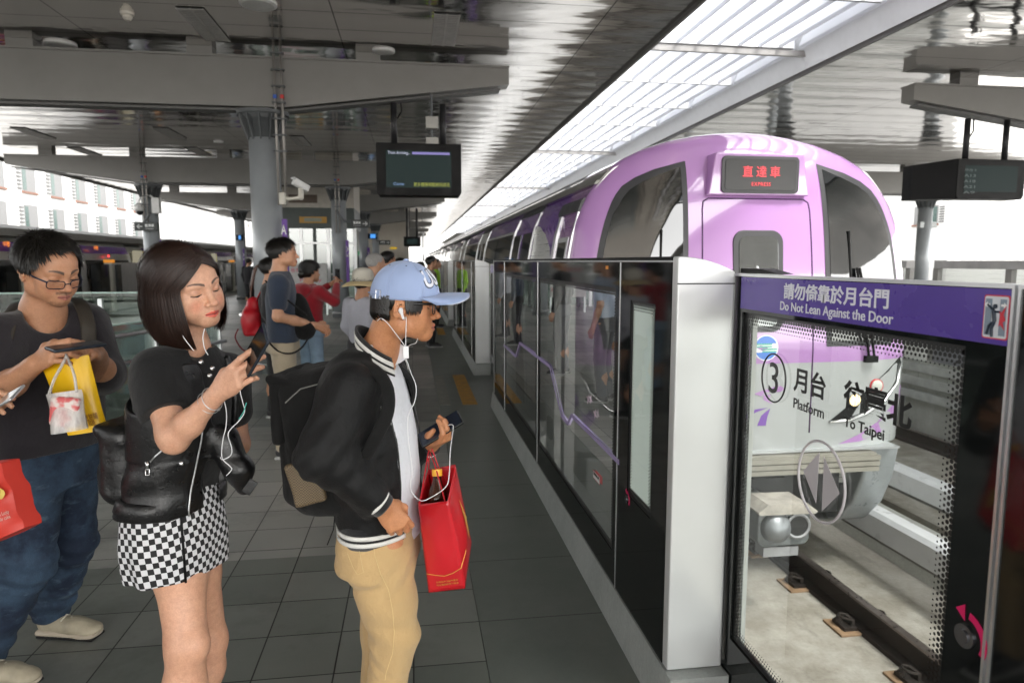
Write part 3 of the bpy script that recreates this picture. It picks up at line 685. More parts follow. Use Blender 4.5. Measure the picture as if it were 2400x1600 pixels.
while k < 80: cars(train, CX, k, k + 20, -1, [(k + 2 + 4.6 * i, k + 3.35 + 4.6 * i) for i in range(4)], False); k += 20.5
zl = interp([(5.15, .4), (5.6, 1.0), (5.85, 1.42), (6.05, 1.66), (6.4, 1.80), (6.8, 1.89), (7.3, 1.92), (8.5, 1.92)])
ys = np.linspace(5.17, 7.05, 24); b = B()
b.loft([[(CX - wz(z) * .992 - .0035, y, z) for z in np.linspace(zl(y), 2.12, 9)] for y in ys], 0, False, False); b.build('violet_sweep', PURD, train)
def cabbox(ya, yb, za, zb_, oi, oo, nm, m_, par):
    b = B(); zz = np.linspace(za, zb_, 12); ring = lambda y: [(CX - wz(z) * .992 - oi, y, z) for z in zz] + [(CX - wz(z) * .992 - oo, y, z) for z in zz[::-1]]
    b.loft([ring(ya), ring(yb)]); return b.build(nm, m_, par)
cabbox(5.2, 5.93, 1.93, 2.03, 0, .03, 'cab_door_header', RUB, train); cabbox(5.80, 5.89, -.1, 1.925, 0, .022, 'cab_door_frame', silver, train); cabbox(5.20, 5.24, -.1, 1.925, 0, .022, 'cab_door_frame', silver, train)
cdr = cabbox(5.24, 5.80, -.1, 1.92, 0, .008, 'cab_door', PUR, train)
cabbox(5.34, 5.72, 1.06, 1.74, .0085, .014, 'cab_door_window_frame', silver, cdr); cabbox(5.38, 5.68, 1.10, 1.70, .0145, .017, 'cab_door_window', GLDK, cdr)

# ---- train standing at the left-hand platform face
train2 = thing('metro_train', 'silver train with purple stripe standing at the left-hand platform', 'train', (-11.3, 20, -1.1))
d2 = []
y = 2.0
while y < 70: d2.append((y, y + 1.35)); y += 4.9
cars(train2, -11.38, -8, 78, 1, d2, False, -.13, 1.58)
b = B(); b.prism([(-11.38 + x, z) for x, z in [(-1.2, 2.2), (-1.1, 2.40), (-.9, 2.50), (.9, 2.50), (1.1, 2.40), (1.2, 2.2)]], -8, 78, 'xz'); b.build('roof_fairing', mat('roof_fairing_grey', (.34, .335, .32), .5, .2), train2)
cream = emit('lit_door_interior', (.9, .82, .58), .035)
for i, (a, c) in enumerate(d2[1:9]):
    X = -11.38 + 1.42
    if i % 2 == 0:
        b = B(); b.box(X + .004, X + .03, a + .08, c - .35, .05, 1.93); b.build('lit_doorway', cream, train2)
        b = B(); b.box(X + .004, X + .035, c - .35, c - .29, .05, 1.93); b.build('yellow_door_edge', mat('door_edge_yellow', (.75, .68, .03), .4), train2)
for y in (9.9, 14.8, 19.7, 24.6, 29.5):
    b = B(); b.tube([(-9.955, y, 1.72), (-9.93, y, 1.72)], [.045, .03], 12); b.build('red_door_lamp', emit('red_lamp', (1, .04, .04), .5), train2)
    text('led_text', '中壢', .15, emit('amber_led', (1, .25, .02), .16), (-9.945, y - .9, 1.96), (0, 1, 0), (0, 0, 1), train2)
# ---------------------------------------------------------------- platform screen doors
XP, XD, ZT = .84, 1.045, 1.565
PURB = mat('purple_vinyl', (.085, .045, .30), .28, 0, .03); 
WHV = mat('white_lettering', (.72, .72, .78), .4, 0, 0); BLV = mat('black_lettering', (.008, .008, .008), .4, 0, 0)
GSC = 'platform screen door sections'
GLP = m_glass('platform_door_glass', (.74, .78, .76), .015); GLF = m_glass('fixed_panel_glass', (.88, .90, .88), .015)
lav = mat('lavender_vinyl', (.42, .34, .60), .35, 0, 0); pink = mat('magenta_vinyl', (.62, .01, .11), .35, 0, 0)
stain = m_concrete('kerb_steel', (.30, .32, .31), (.38, .40, .39), rough=.42, sc=4, stain=False)
def dots(bd, x, y0, y1, z0, z1, rows=5, p=.0125):
    'printed dot border: discs shrink inwards from the edges of the clear rectangle'
    hh = p * .866
    def ring(n, f):
        pass
    def hexa(y, z, r): bd.add([(x, y + r * cos(a), z + r * sin(a)) for a in np.linspace(0, 2 * pi, 9)[:-1]], [tuple(range(8))])
    for k in range(rows):
        r = p * (.60 - .105 * k); off = (k + .3) * hh
        n = int((y1 - y0) / p)
        for i in range(n + 1):
            yy = y0 + (i + .5 * (k % 2)) * p
            if yy < y1 and min(yy - y0, y1 - yy) >= off * .8: hexa(yy, z0 + off, r); hexa(yy, z1 - off, r)
        n = int((z1 - z0) / p)
        for i in range(n + 1):
            zz = z0 + (i + .5 * (k % 2)) * p
            if zz < z1 and min(zz - z0, z1 - zz) > off: hexa(y0 + off, zz, r); hexa(y1 - off, zz, r)
def framed(bd, x0, x1, y0, y1, z0, z1, a, b_, c, d):
    'black border with a clear opening a..b (y) and c..d (z)'
    bd.box(x0, x1, y0, a, z0, z1); bd.box(x0, x1, b_, y1, z0, z1); bd.box(x0, x1, a, b_, z0, c); bd.box(x0, x1, a, b_, d, z1)
def door_leaf(y0, y1, lab, detail=2, flip=False):
    t = thing('screen_door_leaf', lab, 'platform door', (XD, (y0 + y1) / 2, 0), 'sliding leaves of the platform screen doors')
    zt = 1.51; w_ = y1 - y0
    a, b_, c, d = y0 + .101, y1 - .065, .28, 1.389
    if flip: a, b_ = y0 + .035, y1 - .17
    b = B(); framed(b, XD, XD + .03, y0 + .006, y1 - .006, .07, zt - .008, a, b_, c, d); b.build('black_border', black_gl, t)
    b = B(); b.box(XD - .004, XD + .034, y0, y1, zt - .008, zt); b.box(XD - .003, XD + .033, y0, y0 + .006, .07, zt - .008); b.box(XD - .003, XD + .033, y1 - .006, y1, .07, zt - .008)
    each(b, 'edge_trim', silver, t)
    b = B(); b.add([(XD + .012, a, c), (XD + .012, b_, c), (XD + .012, b_, d), (XD + .012, a, d)], [(0, 1, 2, 3)]); b.build('glass_pane', GLP, t)
    b = B(); b.box(XD - .0015, XD - .0005, y0 + .008, y1 - .053, 1.400, 1.500); b.build('purple_band', PURB, t)
    if detail:
        b = B(); dots(b, XD + .0105, a, b_, c, d, 5 if detail > 1 else 3); b.build('dot_border', BLV, t)
    return t
# near pair: text reads to the right, i.e. towards the camera (-y)
UX = (0, -1, 0)
L1 = door_leaf(1.065, 2.135, 'near screen door leaf with purple Do Not Lean band and platform number')
text('band_text', '請勿倚靠於月台門', .05, WHV, (XD - .0025, 1.604, 1.4665), UX, (0, 0, 1), L1, bold=.0011, fit=(.436, .046))
text('band_text', 'Do Not Lean Against the Door', .034, WHV, (XD - .0025, 1.603, 1.420), UX, (0, 0, 1), L1, bold=.0003, fit=(.470, .033))
# pictogram
def yz(pts, x, m_, nm, par, th=.0006): b = B(); b.prism([(y, z) for y, z in pts], x, x - th, 'yz'); return b.build(nm, m_, par)
px, pz = 1.101, 1.4495
yz([(px + p[0], pz + p[1]) for p in rr(.056, .080, .005)], XD - .0017, mat('sign_red', (.55, .02, .04), .4, 0, 0), 'pictogram_border', L1)
yz([(px + p[0], pz + p[1]) for p in rr(.051, .075, .004)], XD - .0025, mat('sign_white', (.62, .64, .68), .4, 0, 0), 'pictogram_panel', L1)
gm = mat('sign_slate', (.20, .25, .31), .4, 0, 0)
for s in (-1, 1):
    yz([(px + s * .0225, pz - .033), (px + s * .009, pz - .033), (px + s * .009, pz + .033), (px + s * .0225, pz + .033)], XD - .0033, gm, 'pictogram_leaf', L1)
    yz([(px + s * .024, pz + .022), (px + s * .018, pz + .027), (px + s * .018, pz + .024), (px + s * .012, pz + .024), (px + s * .012, pz + .020), (px + s * .018, pz + .020), (px + s * .018, pz + .017)], XD - .0041, wh, 'pictogram_arrow', L1)
b = B()
fig = [((.003, .012), (.000, -.008), .0035), ((.003, .012), (.017, .022), .0022), ((.002, .010), (-.010, .010), .0022), ((0, -.008), (.011, -.016), .0027), ((.011, -.016), (.016, -.032), .0025), ((0, -.008), (.005, -.020), .0027), ((.005, -.020), (.004, -.036), .0025)]
for p_, q_, r_ in fig: b.tube([(XD - .0042, px + p_[0], pz + p_[1]), (XD - .0042, px + q_[0], pz + q_[1])], r_, 6, flat=1)
b.cyl((XD - .0052, px + .001, pz + .0195), .0042, .002, 14, axis='x'); b.build('pictogram_figure', mat('sign_navy', (.01, .02, .04), .5, 0, 0), L1)
yz([(px - .012, pz + .004), (px - .010, pz + .012), (px - .014, pz + .009), (px - .024, pz + .022), (px - .019, pz + .006), (px - .024, pz - .004), (px - .018, pz - .008), (px - .023, pz - .022), (px - .013, pz - .012), (px - .010, pz - .016)], XD - .0049, mat('sign_red'), 'pictogram_burst', L1)
XG = XD + .0045
def gtext(s_, y_, z_, fit, bold=0): text('glass_text', s_, .1, BLV, (XG, y_, z_), UX, (0, 0, 1), L1, bold=bold, fit=fit)
gtext('3', 1.869, 1.208, (.052, .092), .0004)
b = B(); b.tube([(XG, 1.870 + .067 * cos(a), 1.208 + .071 * sin(a)) for a in np.linspace(0, 2 * pi, 65)], .0026, 6, caps=False); b.build('number_ring', BLV, L1)
gtext('月台', 1.686, 1.226, (.150, .070), .0022); gtext('Platform', 1.685, 1.158, (.144, .029), .0010)
gtext('往臺北', 1.418, 1.226, (.236, .074), .0030); gtext('To Taipei', 1.455, 1.155, (.146, .034), .0016)
cy, cz = 1.612, .977
emb = mat('frosted_emblem', (.46, .43, .45), .45, 0, .03)
b = B(); b.tube([(XG, cy + .103 * cos(a), cz + .106 * sin(a)) for a in np.linspace(0, 2 * pi, 65)], .0035, 6, caps=False); b.build('frosted_ring', emb, L1)
yz([(cy + .010, cz + .076), (cy + .014, cz - .064), (cy + .080, cz + .004)], XG, emb, 'frosted_blade', L1); yz([(cy - .010, cz + .070), (cy - .013, cz - .076), (cy - .083, cz - .004)], XG, emb, 'frosted_blade', L1)
# emergency release with magenta arrow
def release(y, z, par, s=1.0, x=XD):
    b = B(); b.cyl((x - .004, y, z), .020 * s, .004, 24, axis='x'); b.cyl((x - .007, y, z), .011 * s, .003, 20, axis='x'); b.build('release_knob', mat('dark_chrome', (.25, .25, .27), .2, .9), par, smooth=False)
    pts = []; 
    A_ = np.linspace(radians(80), radians(-25), 12)
    out = [(y - .046 * s * cos(a), z + .046 * s * sin(a)) for a in A_]; inn = [(y - .034 * s * cos(a), z + .034 * s * sin(a)) for a in A_[::-1]]
    yz(out + inn, x - .0008, pink, 'turn_arrow', par, .0012); yz([(y + .004 * s, z + .054 * s), (y + .022 * s, z + .040 * s), (y + .002 * s, z + .026 * s)], x - .0008, pink, 'turn_arrow_head', par, .0012)
release(1.114, .832, L1, 1.15)
b = B(); b.box(XD + .035, XD + .05, 2.062, 2.078, .09, 1.40); b.build('inner_stile', mat('pale_stile', (.36, .37, .35), .5), L1)
L0 = door_leaf(-.02, 1.058, 'black-bordered screen door leaf at the right edge of the view', 0, True)
release(.99, .66, L0)
# housing sections
def housing(y0, y1, lab, near=False, det=1):
    t = thing('screen_door_housing', lab, 'platform screen', (XP, y0, 0), GSC)
    # kerb
    b = B(); b.prism([(XP - .03, 0), (XP - .03, .012), (XP - .006, .155), (XP + .20, .155), (XP + .20, 0)], y0 - .05, y1 + .05, 'xz'); b.build('kerb', stain, t)
    # near end post with curved top
    for (ya, yb) in ((y0, y0 + .05), (y1 - .05, y1)):
        prof = [(XP, .158), (XP, ZT)] + [(XP + .195 * i / 10, ZT - .048 * (i / 10) ** 2) for i in range(1, 11)] + [(XP + .195, .158)]
        b = B(); b.prism(prof, ya, yb, 'xz'); b.build('end_post', mat('post_satin_silver', (.66, .67, .67), .32, .35, .04, 2.0), t, bevel=.006)
    b = B(); b.box(XP + .0005, XP + .1935, y0 - .0015, y0 + .03, 1.476, 1.480); b.build('post_seam', dark_gap, t)
    b = B(); b.prism([(XP - .002, ZT - .012), (XP - .002, ZT)] + [(XP + .2 * i / 8, ZT - .049 * (i / 8) ** 2 + .0) for i in range(1, 9)] + [(XP + .2, ZT - .06)], y0 + .051, y1 - .051, 'xz'); b.build('top_cap', black_pl, t)
    b = B(); b.box(XP - .003, XP + .004, y0 + .051, y1 - .051, ZT - .018, ZT - .0125); b.build('top_trim', silver, t)
    # panels: first a black one with a small window, then glass
    A = y0 + .615; Bq = y0 + 2.49; C_ = y0 + 4.20; Dd = y1 - .05
    zt = ZT - .02; zb_ = .157
    b = B(); a, b_, c, d = y0 + .20, y0 + .475, .62, 1.40; framed(b, XP, XP + .012, y0 + .052, A - .003, zb_, zt, a, b_, c, d); b.build('black_panel', black_gl, t)
    b = B(); b.add([(XP + .005, a, c), (XP + .005, b_, c), (XP + .005, b_, d), (XP + .005, a, d)], [(0, 1, 2, 3)]); b.build('small_pane', GLP, t)
    if det:
        b = B(); dots(b, XP + .004, a, b_, c, d, 4, .0125 if near else .02); b.build('dot_border', BLV, t)
    b = B(); b.box(XP + .15, XP + .155, y0 + .06, A + .42, .5, 1.45); q = _mc.get('frost')
    if q is None:
        n_ = NT('frosted_panel'); n_.base((.8, .82, .8)); tr = n_.n('BsdfTranslucent'); tr.inputs[0].default_value = (.9, .95, .92, 1); mx = n_.n('MixShader'); mx.inputs[0].default_value = .6; n_.l(n_.b.outputs[0], mx.inputs[1]); n_.l(tr.outputs[0], mx.inputs[2]); n_.l(mx.outputs[0], n_.out.inputs[0]); q = _mc['frost'] = n_.m
    b.build('inner_panel', q, t)
    for k, (u, v) in enumerate(((A, Bq), (Bq, C_), (C_, Dd))):
        b = B(); a, b_, c, d = u + .055, v - .05, .30, 1.44
        if v - u < .5: a, b_ = u + .04, v - .04
        framed(b, XP, XP + .010, u + .003, v - .003, zb_, zt, a, b_, c, d); b.build('black_border', black_gl, t)
        b = B(); b.add([(XP + .005, a, c), (XP + .005, b_, c), (XP + .005, b_, d), (XP + .005, a, d)], [(0, 1, 2, 3)]); b.build('glass_pane', GLF, t)
        if near and k < 2:
            b = B(); dots(b, XP + .004, a, b_, c, d, 3, .014); b.build('dot_border', BLV, t)
    b = B()
    for u in (A, Bq, C_): b.box(XP - .0025, XP + .008, u - .0028, u + .0028, zb_, zt)
    each(b, 'joint_strip', silver, t)
    # inside: posts, bolts, mechanism boxes, back glass
    for u, wd in ((Bq - .30, .13), (C_ + .25, .13), (A + 1.2, .05)):
        b = B(); b.box(XP + .03, XP + .09, u - wd, u + wd, .16, 1.45 if wd > .1 else 1.50); po = b.build('inner_post', white_paint if wd > .1 else silver, t)
        if wd > .1:
            b = B()
            for z in (.35, .42, .75, .82, 1.28, 1.36): b.cyl((XP + .029, u + .05, z), .015, -.010, 10, axis='x')
            each(b, 'bolt', silver, po)
            b = B()
            for z in (.42, .85, 1.25): b.box(XP + .014, XP + .029, u - .10, u + .02, z, z + .13)
            each(b, 'hinge_block', mat('hinge_dark', (.05, .06, .055), .5), po)
    b = B(); b.box(XP + .02, XP + .19, Bq + .05, Bq + .5, .16, .33); b.build('drive_box', white_paint, t)
    return t
H0 = housing(2.107, 7.18, 'near screen section with black panel, small dotted window and lavender route line', True)
# lavender route line and little stars on the near glass
def oncolumn(px_, py_, x):
    d = FW + RT * (px_ - PCX) / FPX - UP * (py_ - PCY) / FPX; P_ = EYEP + d * (x / d[0]); return P_[1], P_[2]
s_ = 640 / 1673 if False else 1 / 2.904
rp = [oncolumn(1040 + a * s_, 560 + b_ * s_, XP - .003) for a, b_ in ((408, 722), (488, 798), (514, 708), (718, 865), (800, 1200), (842, 1255), (868, 1200), (1000, 1330), (1190, 1520))]
b = B(); 
for (y_0, z_0), (y_1, z_1) in zip(rp[:-1], rp[1:]):
    dv = np.array([y_1 - y_0, z_1 - z_0]); n_ = np.array([-dv[1], dv[0]]) / np.linalg.norm(dv) * .011
    b.prism([(y_0 + n_[0], z_0 + n_[1]), (y_0 - n_[0], z_0 - n_[1]), (y_1 - n_[0], z_1 - n_[1]), (y_1 + n_[0], z_1 + n_[1])], XP - .001, XP - .002 - .0002 * len(b.f) / 30, 'yz')
b.build('route_line', lav, H0)
for a, b_ in ((985, 1090), (1032, 1190)):
    y_, z_ = oncolumn(1040 + a * s_, 560 + b_ * s_, XP); pts = []
    for k in range(8): r = .036 if k % 2 == 0 else .014; pts.append((y_ + r * cos(pi / 4 * k + .3), z_ + r * .8 * sin(pi / 4 * k + .3)))
    yz(pts, XP - .001, mat('pale_pink_vinyl', (.62, .48, .58), .4, 0, 0), 'star_mark', H0)
y_, z_ = oncolumn(1100 + 780 / 2.614, 1000 + 308 / 2.614, XP + .0)
yz([(y_ + .06, z_ - .019), (y_ - .06, z_ - .019), (y_ - .06, z_ + .019), (y_ + .06, z_ + .019)], XP - .0005, mat('sign_red'), 'notice_border', H0); yz([(y_ + .057, z_ - .016), (y_ - .057, z_ - .016), (y_ - .057, z_ + .016), (y_ + .057, z_ + .016)], XP - .0013, wh, 'notice_label', H0)
text('notice_text', '請勿攀爬月台門', .014, BLV, (XP - .0023, y_, z_ + .006), UX, (0, 0, 1), H0)
release(2.58, .60, H0, .8, XP)
b = B(); b.box(XP - .001, XP + .001, 2.9, 2.94, 1.515, 1.53); b.build('amber_mark', mat('amber', (.7, .25, .02), .4), H0)
def far_door(y0, y1, where):
    m_ = (y0 + y1) / 2; a = door_leaf(y0, m_ - .004, 'closed sliding screen door leaf, camera side of ' + where, 0, True); c = door_leaf(m_ + .004, y1, 'closed sliding screen door leaf, far side of ' + where, 0)
far_door(7.18, 9.3, 'the second doorway')
housing(9.3, 14.38, 'second screen section along the platform, reflecting pink and lime clothes', False, 0); far_door(14.38, 16.5, 'the third doorway')
housing(16.5, 21.58, 'third screen section along the platform', False, 0); far_door(21.58, 23.7, 'the fourth doorway')
housing(23.7, 28.78, 'fourth screen section along the platform', False, 0); housing(30.9, 36.0, 'fifth screen section, far along the platform', False, 0); housing(38.1, 60, 'farthest stretch of screen along the platform', False, 0)
# hinge cap that sits on the near leaf beside the post
b = B(); b.prism([(2.10, 1.512), (2.10, 1.527), (1.97, 1.527), (1.90, 1.518), (1.86, 1.512)], XD + .003, XD + .05, 'yz'); tag(b.build('leaf_guide_cap', black_pl), 'black guide cap just behind the top of the near door leaf', 'cap')
# threshold strip under the near door and tactile tiles
b = B(); b.box(XD - .06, XD + .1, -3, 2.05, .0015, .02); struct(b.build('door_threshold', stain))
def sheet(x0, x1, y0, y1, z, m_, nm, lab, grp):
    b = B(); n1 = max(1, round((x1 - x0) / .06)); b.box(x0, x1, y0, y1, .0, z); return tag(b.build(nm, m_), lab, 'floor marking', grp)
yel = mat('worn_yellow_paving', (.42, .22, .03), .6, 0, .3, 12, bump=.2); pal = mat('pale_tactile_paving', (.25, .25, .22), .65, 0, .2, 10, bump=.2)
for i, y in enumerate((7.3, 14.5, 21.7)):
    w_ = ['nearest', 'second', 'third'][i]
    sheet(.52, .68, y + .05, y + 2.0, .006, yel, 'yellow_floor_strip', 'worn orange-yellow strip on the floor at the %s far doorway' % w_, 'yellow strips at doorways')
    sheet(.27, .39, y + .05, y + 2.0, .006, pal, 'pale_floor_strip', 'pale worn floor strip beside the yellow one at the %s far doorway' % w_, 'pale strips at doorways')
# far platform screens
def far_screen(y0, y1, lab):
    t = thing('far_platform_screen', lab, 'platform screen', (7.98, y0, 0), 'screens of the far platform')
    b = B()
    b.box(7.95, 8.10, y0, y1, 1.44, 1.56)
    b.build('top_rail', mat('far_rail_grey', (.40, .39, .385), .5), t)
    b = B(); n = int((y1 - y0) / 1.25)
    for i in range(n + 1):
        y = y0 + (y1 - y0) * i / n; b.box(7.98, 8.06, y - .05, y + .05, .0, 1.44)
    each(b, 'upright', steel_grey, t)
    b = B(); b.box(7.99, 8.05, y0, y1, 0, .32); b.build('kick_panel', mat('far_kick', (.2, .2, .22), .4), t)
    b = B(); b.add([(8.02, y0, .32), (8.02, y1, .32), (8.02, y1, 1.44), (8.02, y0, 1.44)], [(0, 1, 2, 3)]); b.build('glass_pane', m_glass('far_glass', (.8, .83, .8), .02) if 'fg' not in _mc else _mc['fg'], t)
far_screen(3.0, 9.6, 'grey railed far platform screen, just above the purple band'); far_screen(10.2, 17, 'second stretch of the far platform screen, right of the train nose'); far_screen(17.6, 30, 'third stretch of the far platform screen, beyond the train')
# ---------------------------------------------------------------- figures: signed-distance modelling -> one continuous mesh each
_rn = np.random.RandomState(3)
_KD = [_rn.normal(size=(6, 3)) for _ in range(12)]; _PH = [_rn.uniform(0, 6.28, 6) for _ in range(12)]
def wave(P, f, seed=0):
    'smooth pseudo-noise, -1..1'
    s = 0; K = _KD[seed % 12]; W = P * f + np.sin(P[..., ::-1] * f * .6 + seed) * .8
    for i in range(6): s = s + np.sin(W @ K[i] + _PH[seed % 12][i])
    return s / 3.2
def ridge(P, f, seed=0):
    return (1 - np.abs(wave(P, f, seed))) ** 5 - .12
def nrm(v): v = np.array(v, float); return v / np.linalg.norm(v)
def A_(*v): return np.array(v, float)
class Frame:
    def __init__(s, o, R): s.o = np.array(o, float); s.R = np.array(R, float)      # columns = local axes in world
    def p(s, *v): return s.o + s.R @ np.array(v, float)
    def inv(s, P): return (P - s.o) @ s.R
def rotm(yaw=0, pitch=0, roll=0):
    'y axis = facing. yaw turns facing from +Y (positive = to the left, counter-clockwise), pitch down positive, roll to the right positive'
    a, b_, c = radians(yaw), radians(-pitch), radians(roll)
    Rz = np.array([[cos(a), -sin(a), 0], [sin(a), cos(a), 0], [0, 0, 1]]); Rx = np.array([[1, 0, 0], [0, cos(b_), -sin(b_)], [0, sin(b_), cos(b_)]]); Ry = np.array([[cos(c), 0, sin(c)], [0, 1, 0], [-sin(c), 0, cos(c)]])
    return Rz @ Rx @ Ry
class S:
    def __init__(s): s.pr = []
    def cap(s, a, b, ra, rb=None, k=.02, sub=False, sq=None):
        a, b = np.array(a, float), np.array(b, float); rb = ra if rb is None else rb; r = max(ra, rb)
        def f(P):
            ba = b - a; pa = P - a; h = np.clip((pa @ ba) / (ba @ ba + 1e-12), 0, 1); q = pa - h[..., None] * ba
            if sq is not None:
                n, t = sq; q = q + (q @ n)[..., None] * n * (1 / t - 1)
                d = np.sqrt((q * q).sum(-1)); rr_ = ra + (rb - ra) * h; return (d - rr_) * (t if t < 1 else 1)
            return np.sqrt((q * q).sum(-1)) - (ra + (rb - ra) * h)
        m = r * (max(1, sq[1]) if sq else 1)
        s.pr.append((f, np.minimum(a, b) - m, np.maximum(a, b) + m, k, sub)); return s
    def chain(s, pts, rs, k=.02, **kw):
        for i in range(len(pts) - 1): s.cap(pts[i], pts[i + 1], rs[i], rs[i + 1], k, **kw)
        return s
    def ell(s, c, r, R=None, k=.02, sub=False):
        c, r = np.array(c, float), np.array(r, float); R = np.eye(3) if R is None else R
        def f(P):
            q = (P - c) @ R; k0 = np.sqrt(((q / r) ** 2).sum(-1)); k1 = np.sqrt(((q / r ** 2) ** 2).sum(-1)) + 1e-9; return k0 * (k0 - 1) / k1
        e = np.abs(R) @ r; s.pr.append((f, c - e, c + e, k, sub)); return s
    def box(s, c, h, R=None, rd=.01, k=.01, sub=False):
        c, h = np.array(c, float), np.array(h, float); R = np.eye(3) if R is None else R
        def f(P):
            q = np.abs((P - c) @ R) - (h - rd); return np.sqrt((np.maximum(q, 0) ** 2).sum(-1)) + np.minimum(q.max(-1), 0) - rd
        e = np.abs(R) @ h; s.pr.append((f, c - e, c + e, k, sub)); return s
    def zloft(s, st, yaw=0, n=2.3, k=.02, sub=False):
        'st rows: (z, cx, cy, halfwidth, halfdepth), section axes turned by yaw'
        st = np.array(sorted(st), float); a = radians(yaw); R = np.array([[cos(a), -sin(a)], [sin(a), cos(a)]])
        def f(P):
            z = np.clip(P[..., 2], st[0, 0], st[-1, 0]); g = [np.interp(z, st[:, 0], st[:, i]) for i in range(1, 5)]
            q = np.stack([P[..., 0] - g[0], P[..., 1] - g[1]], -1) @ R; w_, d_ = g[2], g[3]
            m = (np.abs(q[..., 0] / w_) ** n + np.abs(q[..., 1] / d_) ** n) ** (1 / n); mn = np.minimum(w_, d_)
            d = (m - 1) * mn; dz = np.maximum(st[0, 0] - P[..., 2], P[..., 2] - st[-1, 0])
            return np.where(dz > 0, np.where(d > 0, np.hypot(d, dz), dz), np.maximum(d, -.5 + 0 * d))
        m = max(st[:, 3].max(), st[:, 4].max()); lo = np.array([st[:, 1].min() - m, st[:, 2].min() - m, st[0, 0]]); hi = np.array([st[:, 1].max() + m, st[:, 2].max() + m, st[-1, 0]])
        s.pr.append((f, lo, hi, k, sub)); return s
    def plane(s, p, n, k=.004):
        'remove everything on the side the normal points to'
        p, n = np.array(p, float), nrm(n)
        s.pr.append((lambda P: -((P - p) @ n), np.full(3, -1e9), np.full(3, 1e9), k, True)); return s
    def field(s, lo, hi, res):
        n = np.maximum(2, np.ceil((hi - lo) / res).astype(int) + 1)
        ax = [lo[i] + res * np.arange(n[i]) for i in range(3)]; F = np.full(n, .06, np.float32)
        for f, a, b, k, sub in s.pr:
            m = k + (.0 if sub else .03); i0 = [max(0, int((a[i] - m - lo[i]) / res)) if a[i] > -1e8 else 0 for i in range(3)]; i1 = [min(n[i], int((b[i] + m - lo[i]) / res) + 2) if b[i] < 1e8 else n[i] for i in range(3)]
            if any(i1[i] <= i0[i] for i in range(3)): continue
            sl = tuple(slice(i0[i], i1[i]) for i in range(3))
            G = np.stack(np.meshgrid(*[ax[i][sl[i]] for i in range(3)], indexing='ij'), -1)
            d = f(G); o = F[sl]
            if sub: d = -d; h = np.maximum(k - np.abs(o - d), 0) / k; F[sl] = np.maximum(o, d) + h * h * k / 4
            else: h = np.maximum(k - np.abs(o - d), 0) / k; F[sl] = np.minimum(o, d) - h * h * k / 4
        return F, ax
    def bounds(s):
        P_ = [(a, b) for f, a, b, k, sub in s.pr if not sub and a[0] > -1e8]; return np.min([p[0] for p in P_], 0) - .012, np.max([p[1] for p in P_], 0) + .012
    def mesh(s, res=.006, tiles=(), disp=None, lo=None, hi=None):
        'tiles: finer boxes (lo, hi, res) replacing the coarse surface inside them'
        L, H = s.bounds()
        if lo is not None: L = np.maximum(L, lo)
        if hi is not None: H = np.minimum(H, hi)
        VV, FF, o = [], [], 0
        boxes = [(L, H, res)] + [(np.maximum(np.array(t[0], float), L), np.minimum(np.array(t[1], float), H), t[2]) for t in tiles]
        for bi, (a, b, r) in enumerate(boxes):
            if np.any(b <= a): continue
            F, ax = s.field(a, b, r)
            if disp is not None:
                G = np.stack(np.meshgrid(*ax, indexing='ij'), -1); near = np.abs(F) < .03; F[near] -= disp(G[near]).astype(np.float32)
            v, f = nets(F, a, r)
            if not len(f): continue
            c = v[f].mean(1); keep = np.ones(len(f), bool)
            for t in boxes[bi + 1:]:
                if bi == 0 or True:
                    m = t[2] * 2 + boxes[bi][2] * .7; keep &= ~np.all((c > t[0] + m) & (c < t[1] - m), axis=1)
            f = f[keep]; u, inv_ = np.unique(f, return_inverse=True); VV.append(v[u]); FF.append(inv_.reshape(f.shape) + o); o += len(u)
        return np.concatenate(VV), np.concatenate(FF)
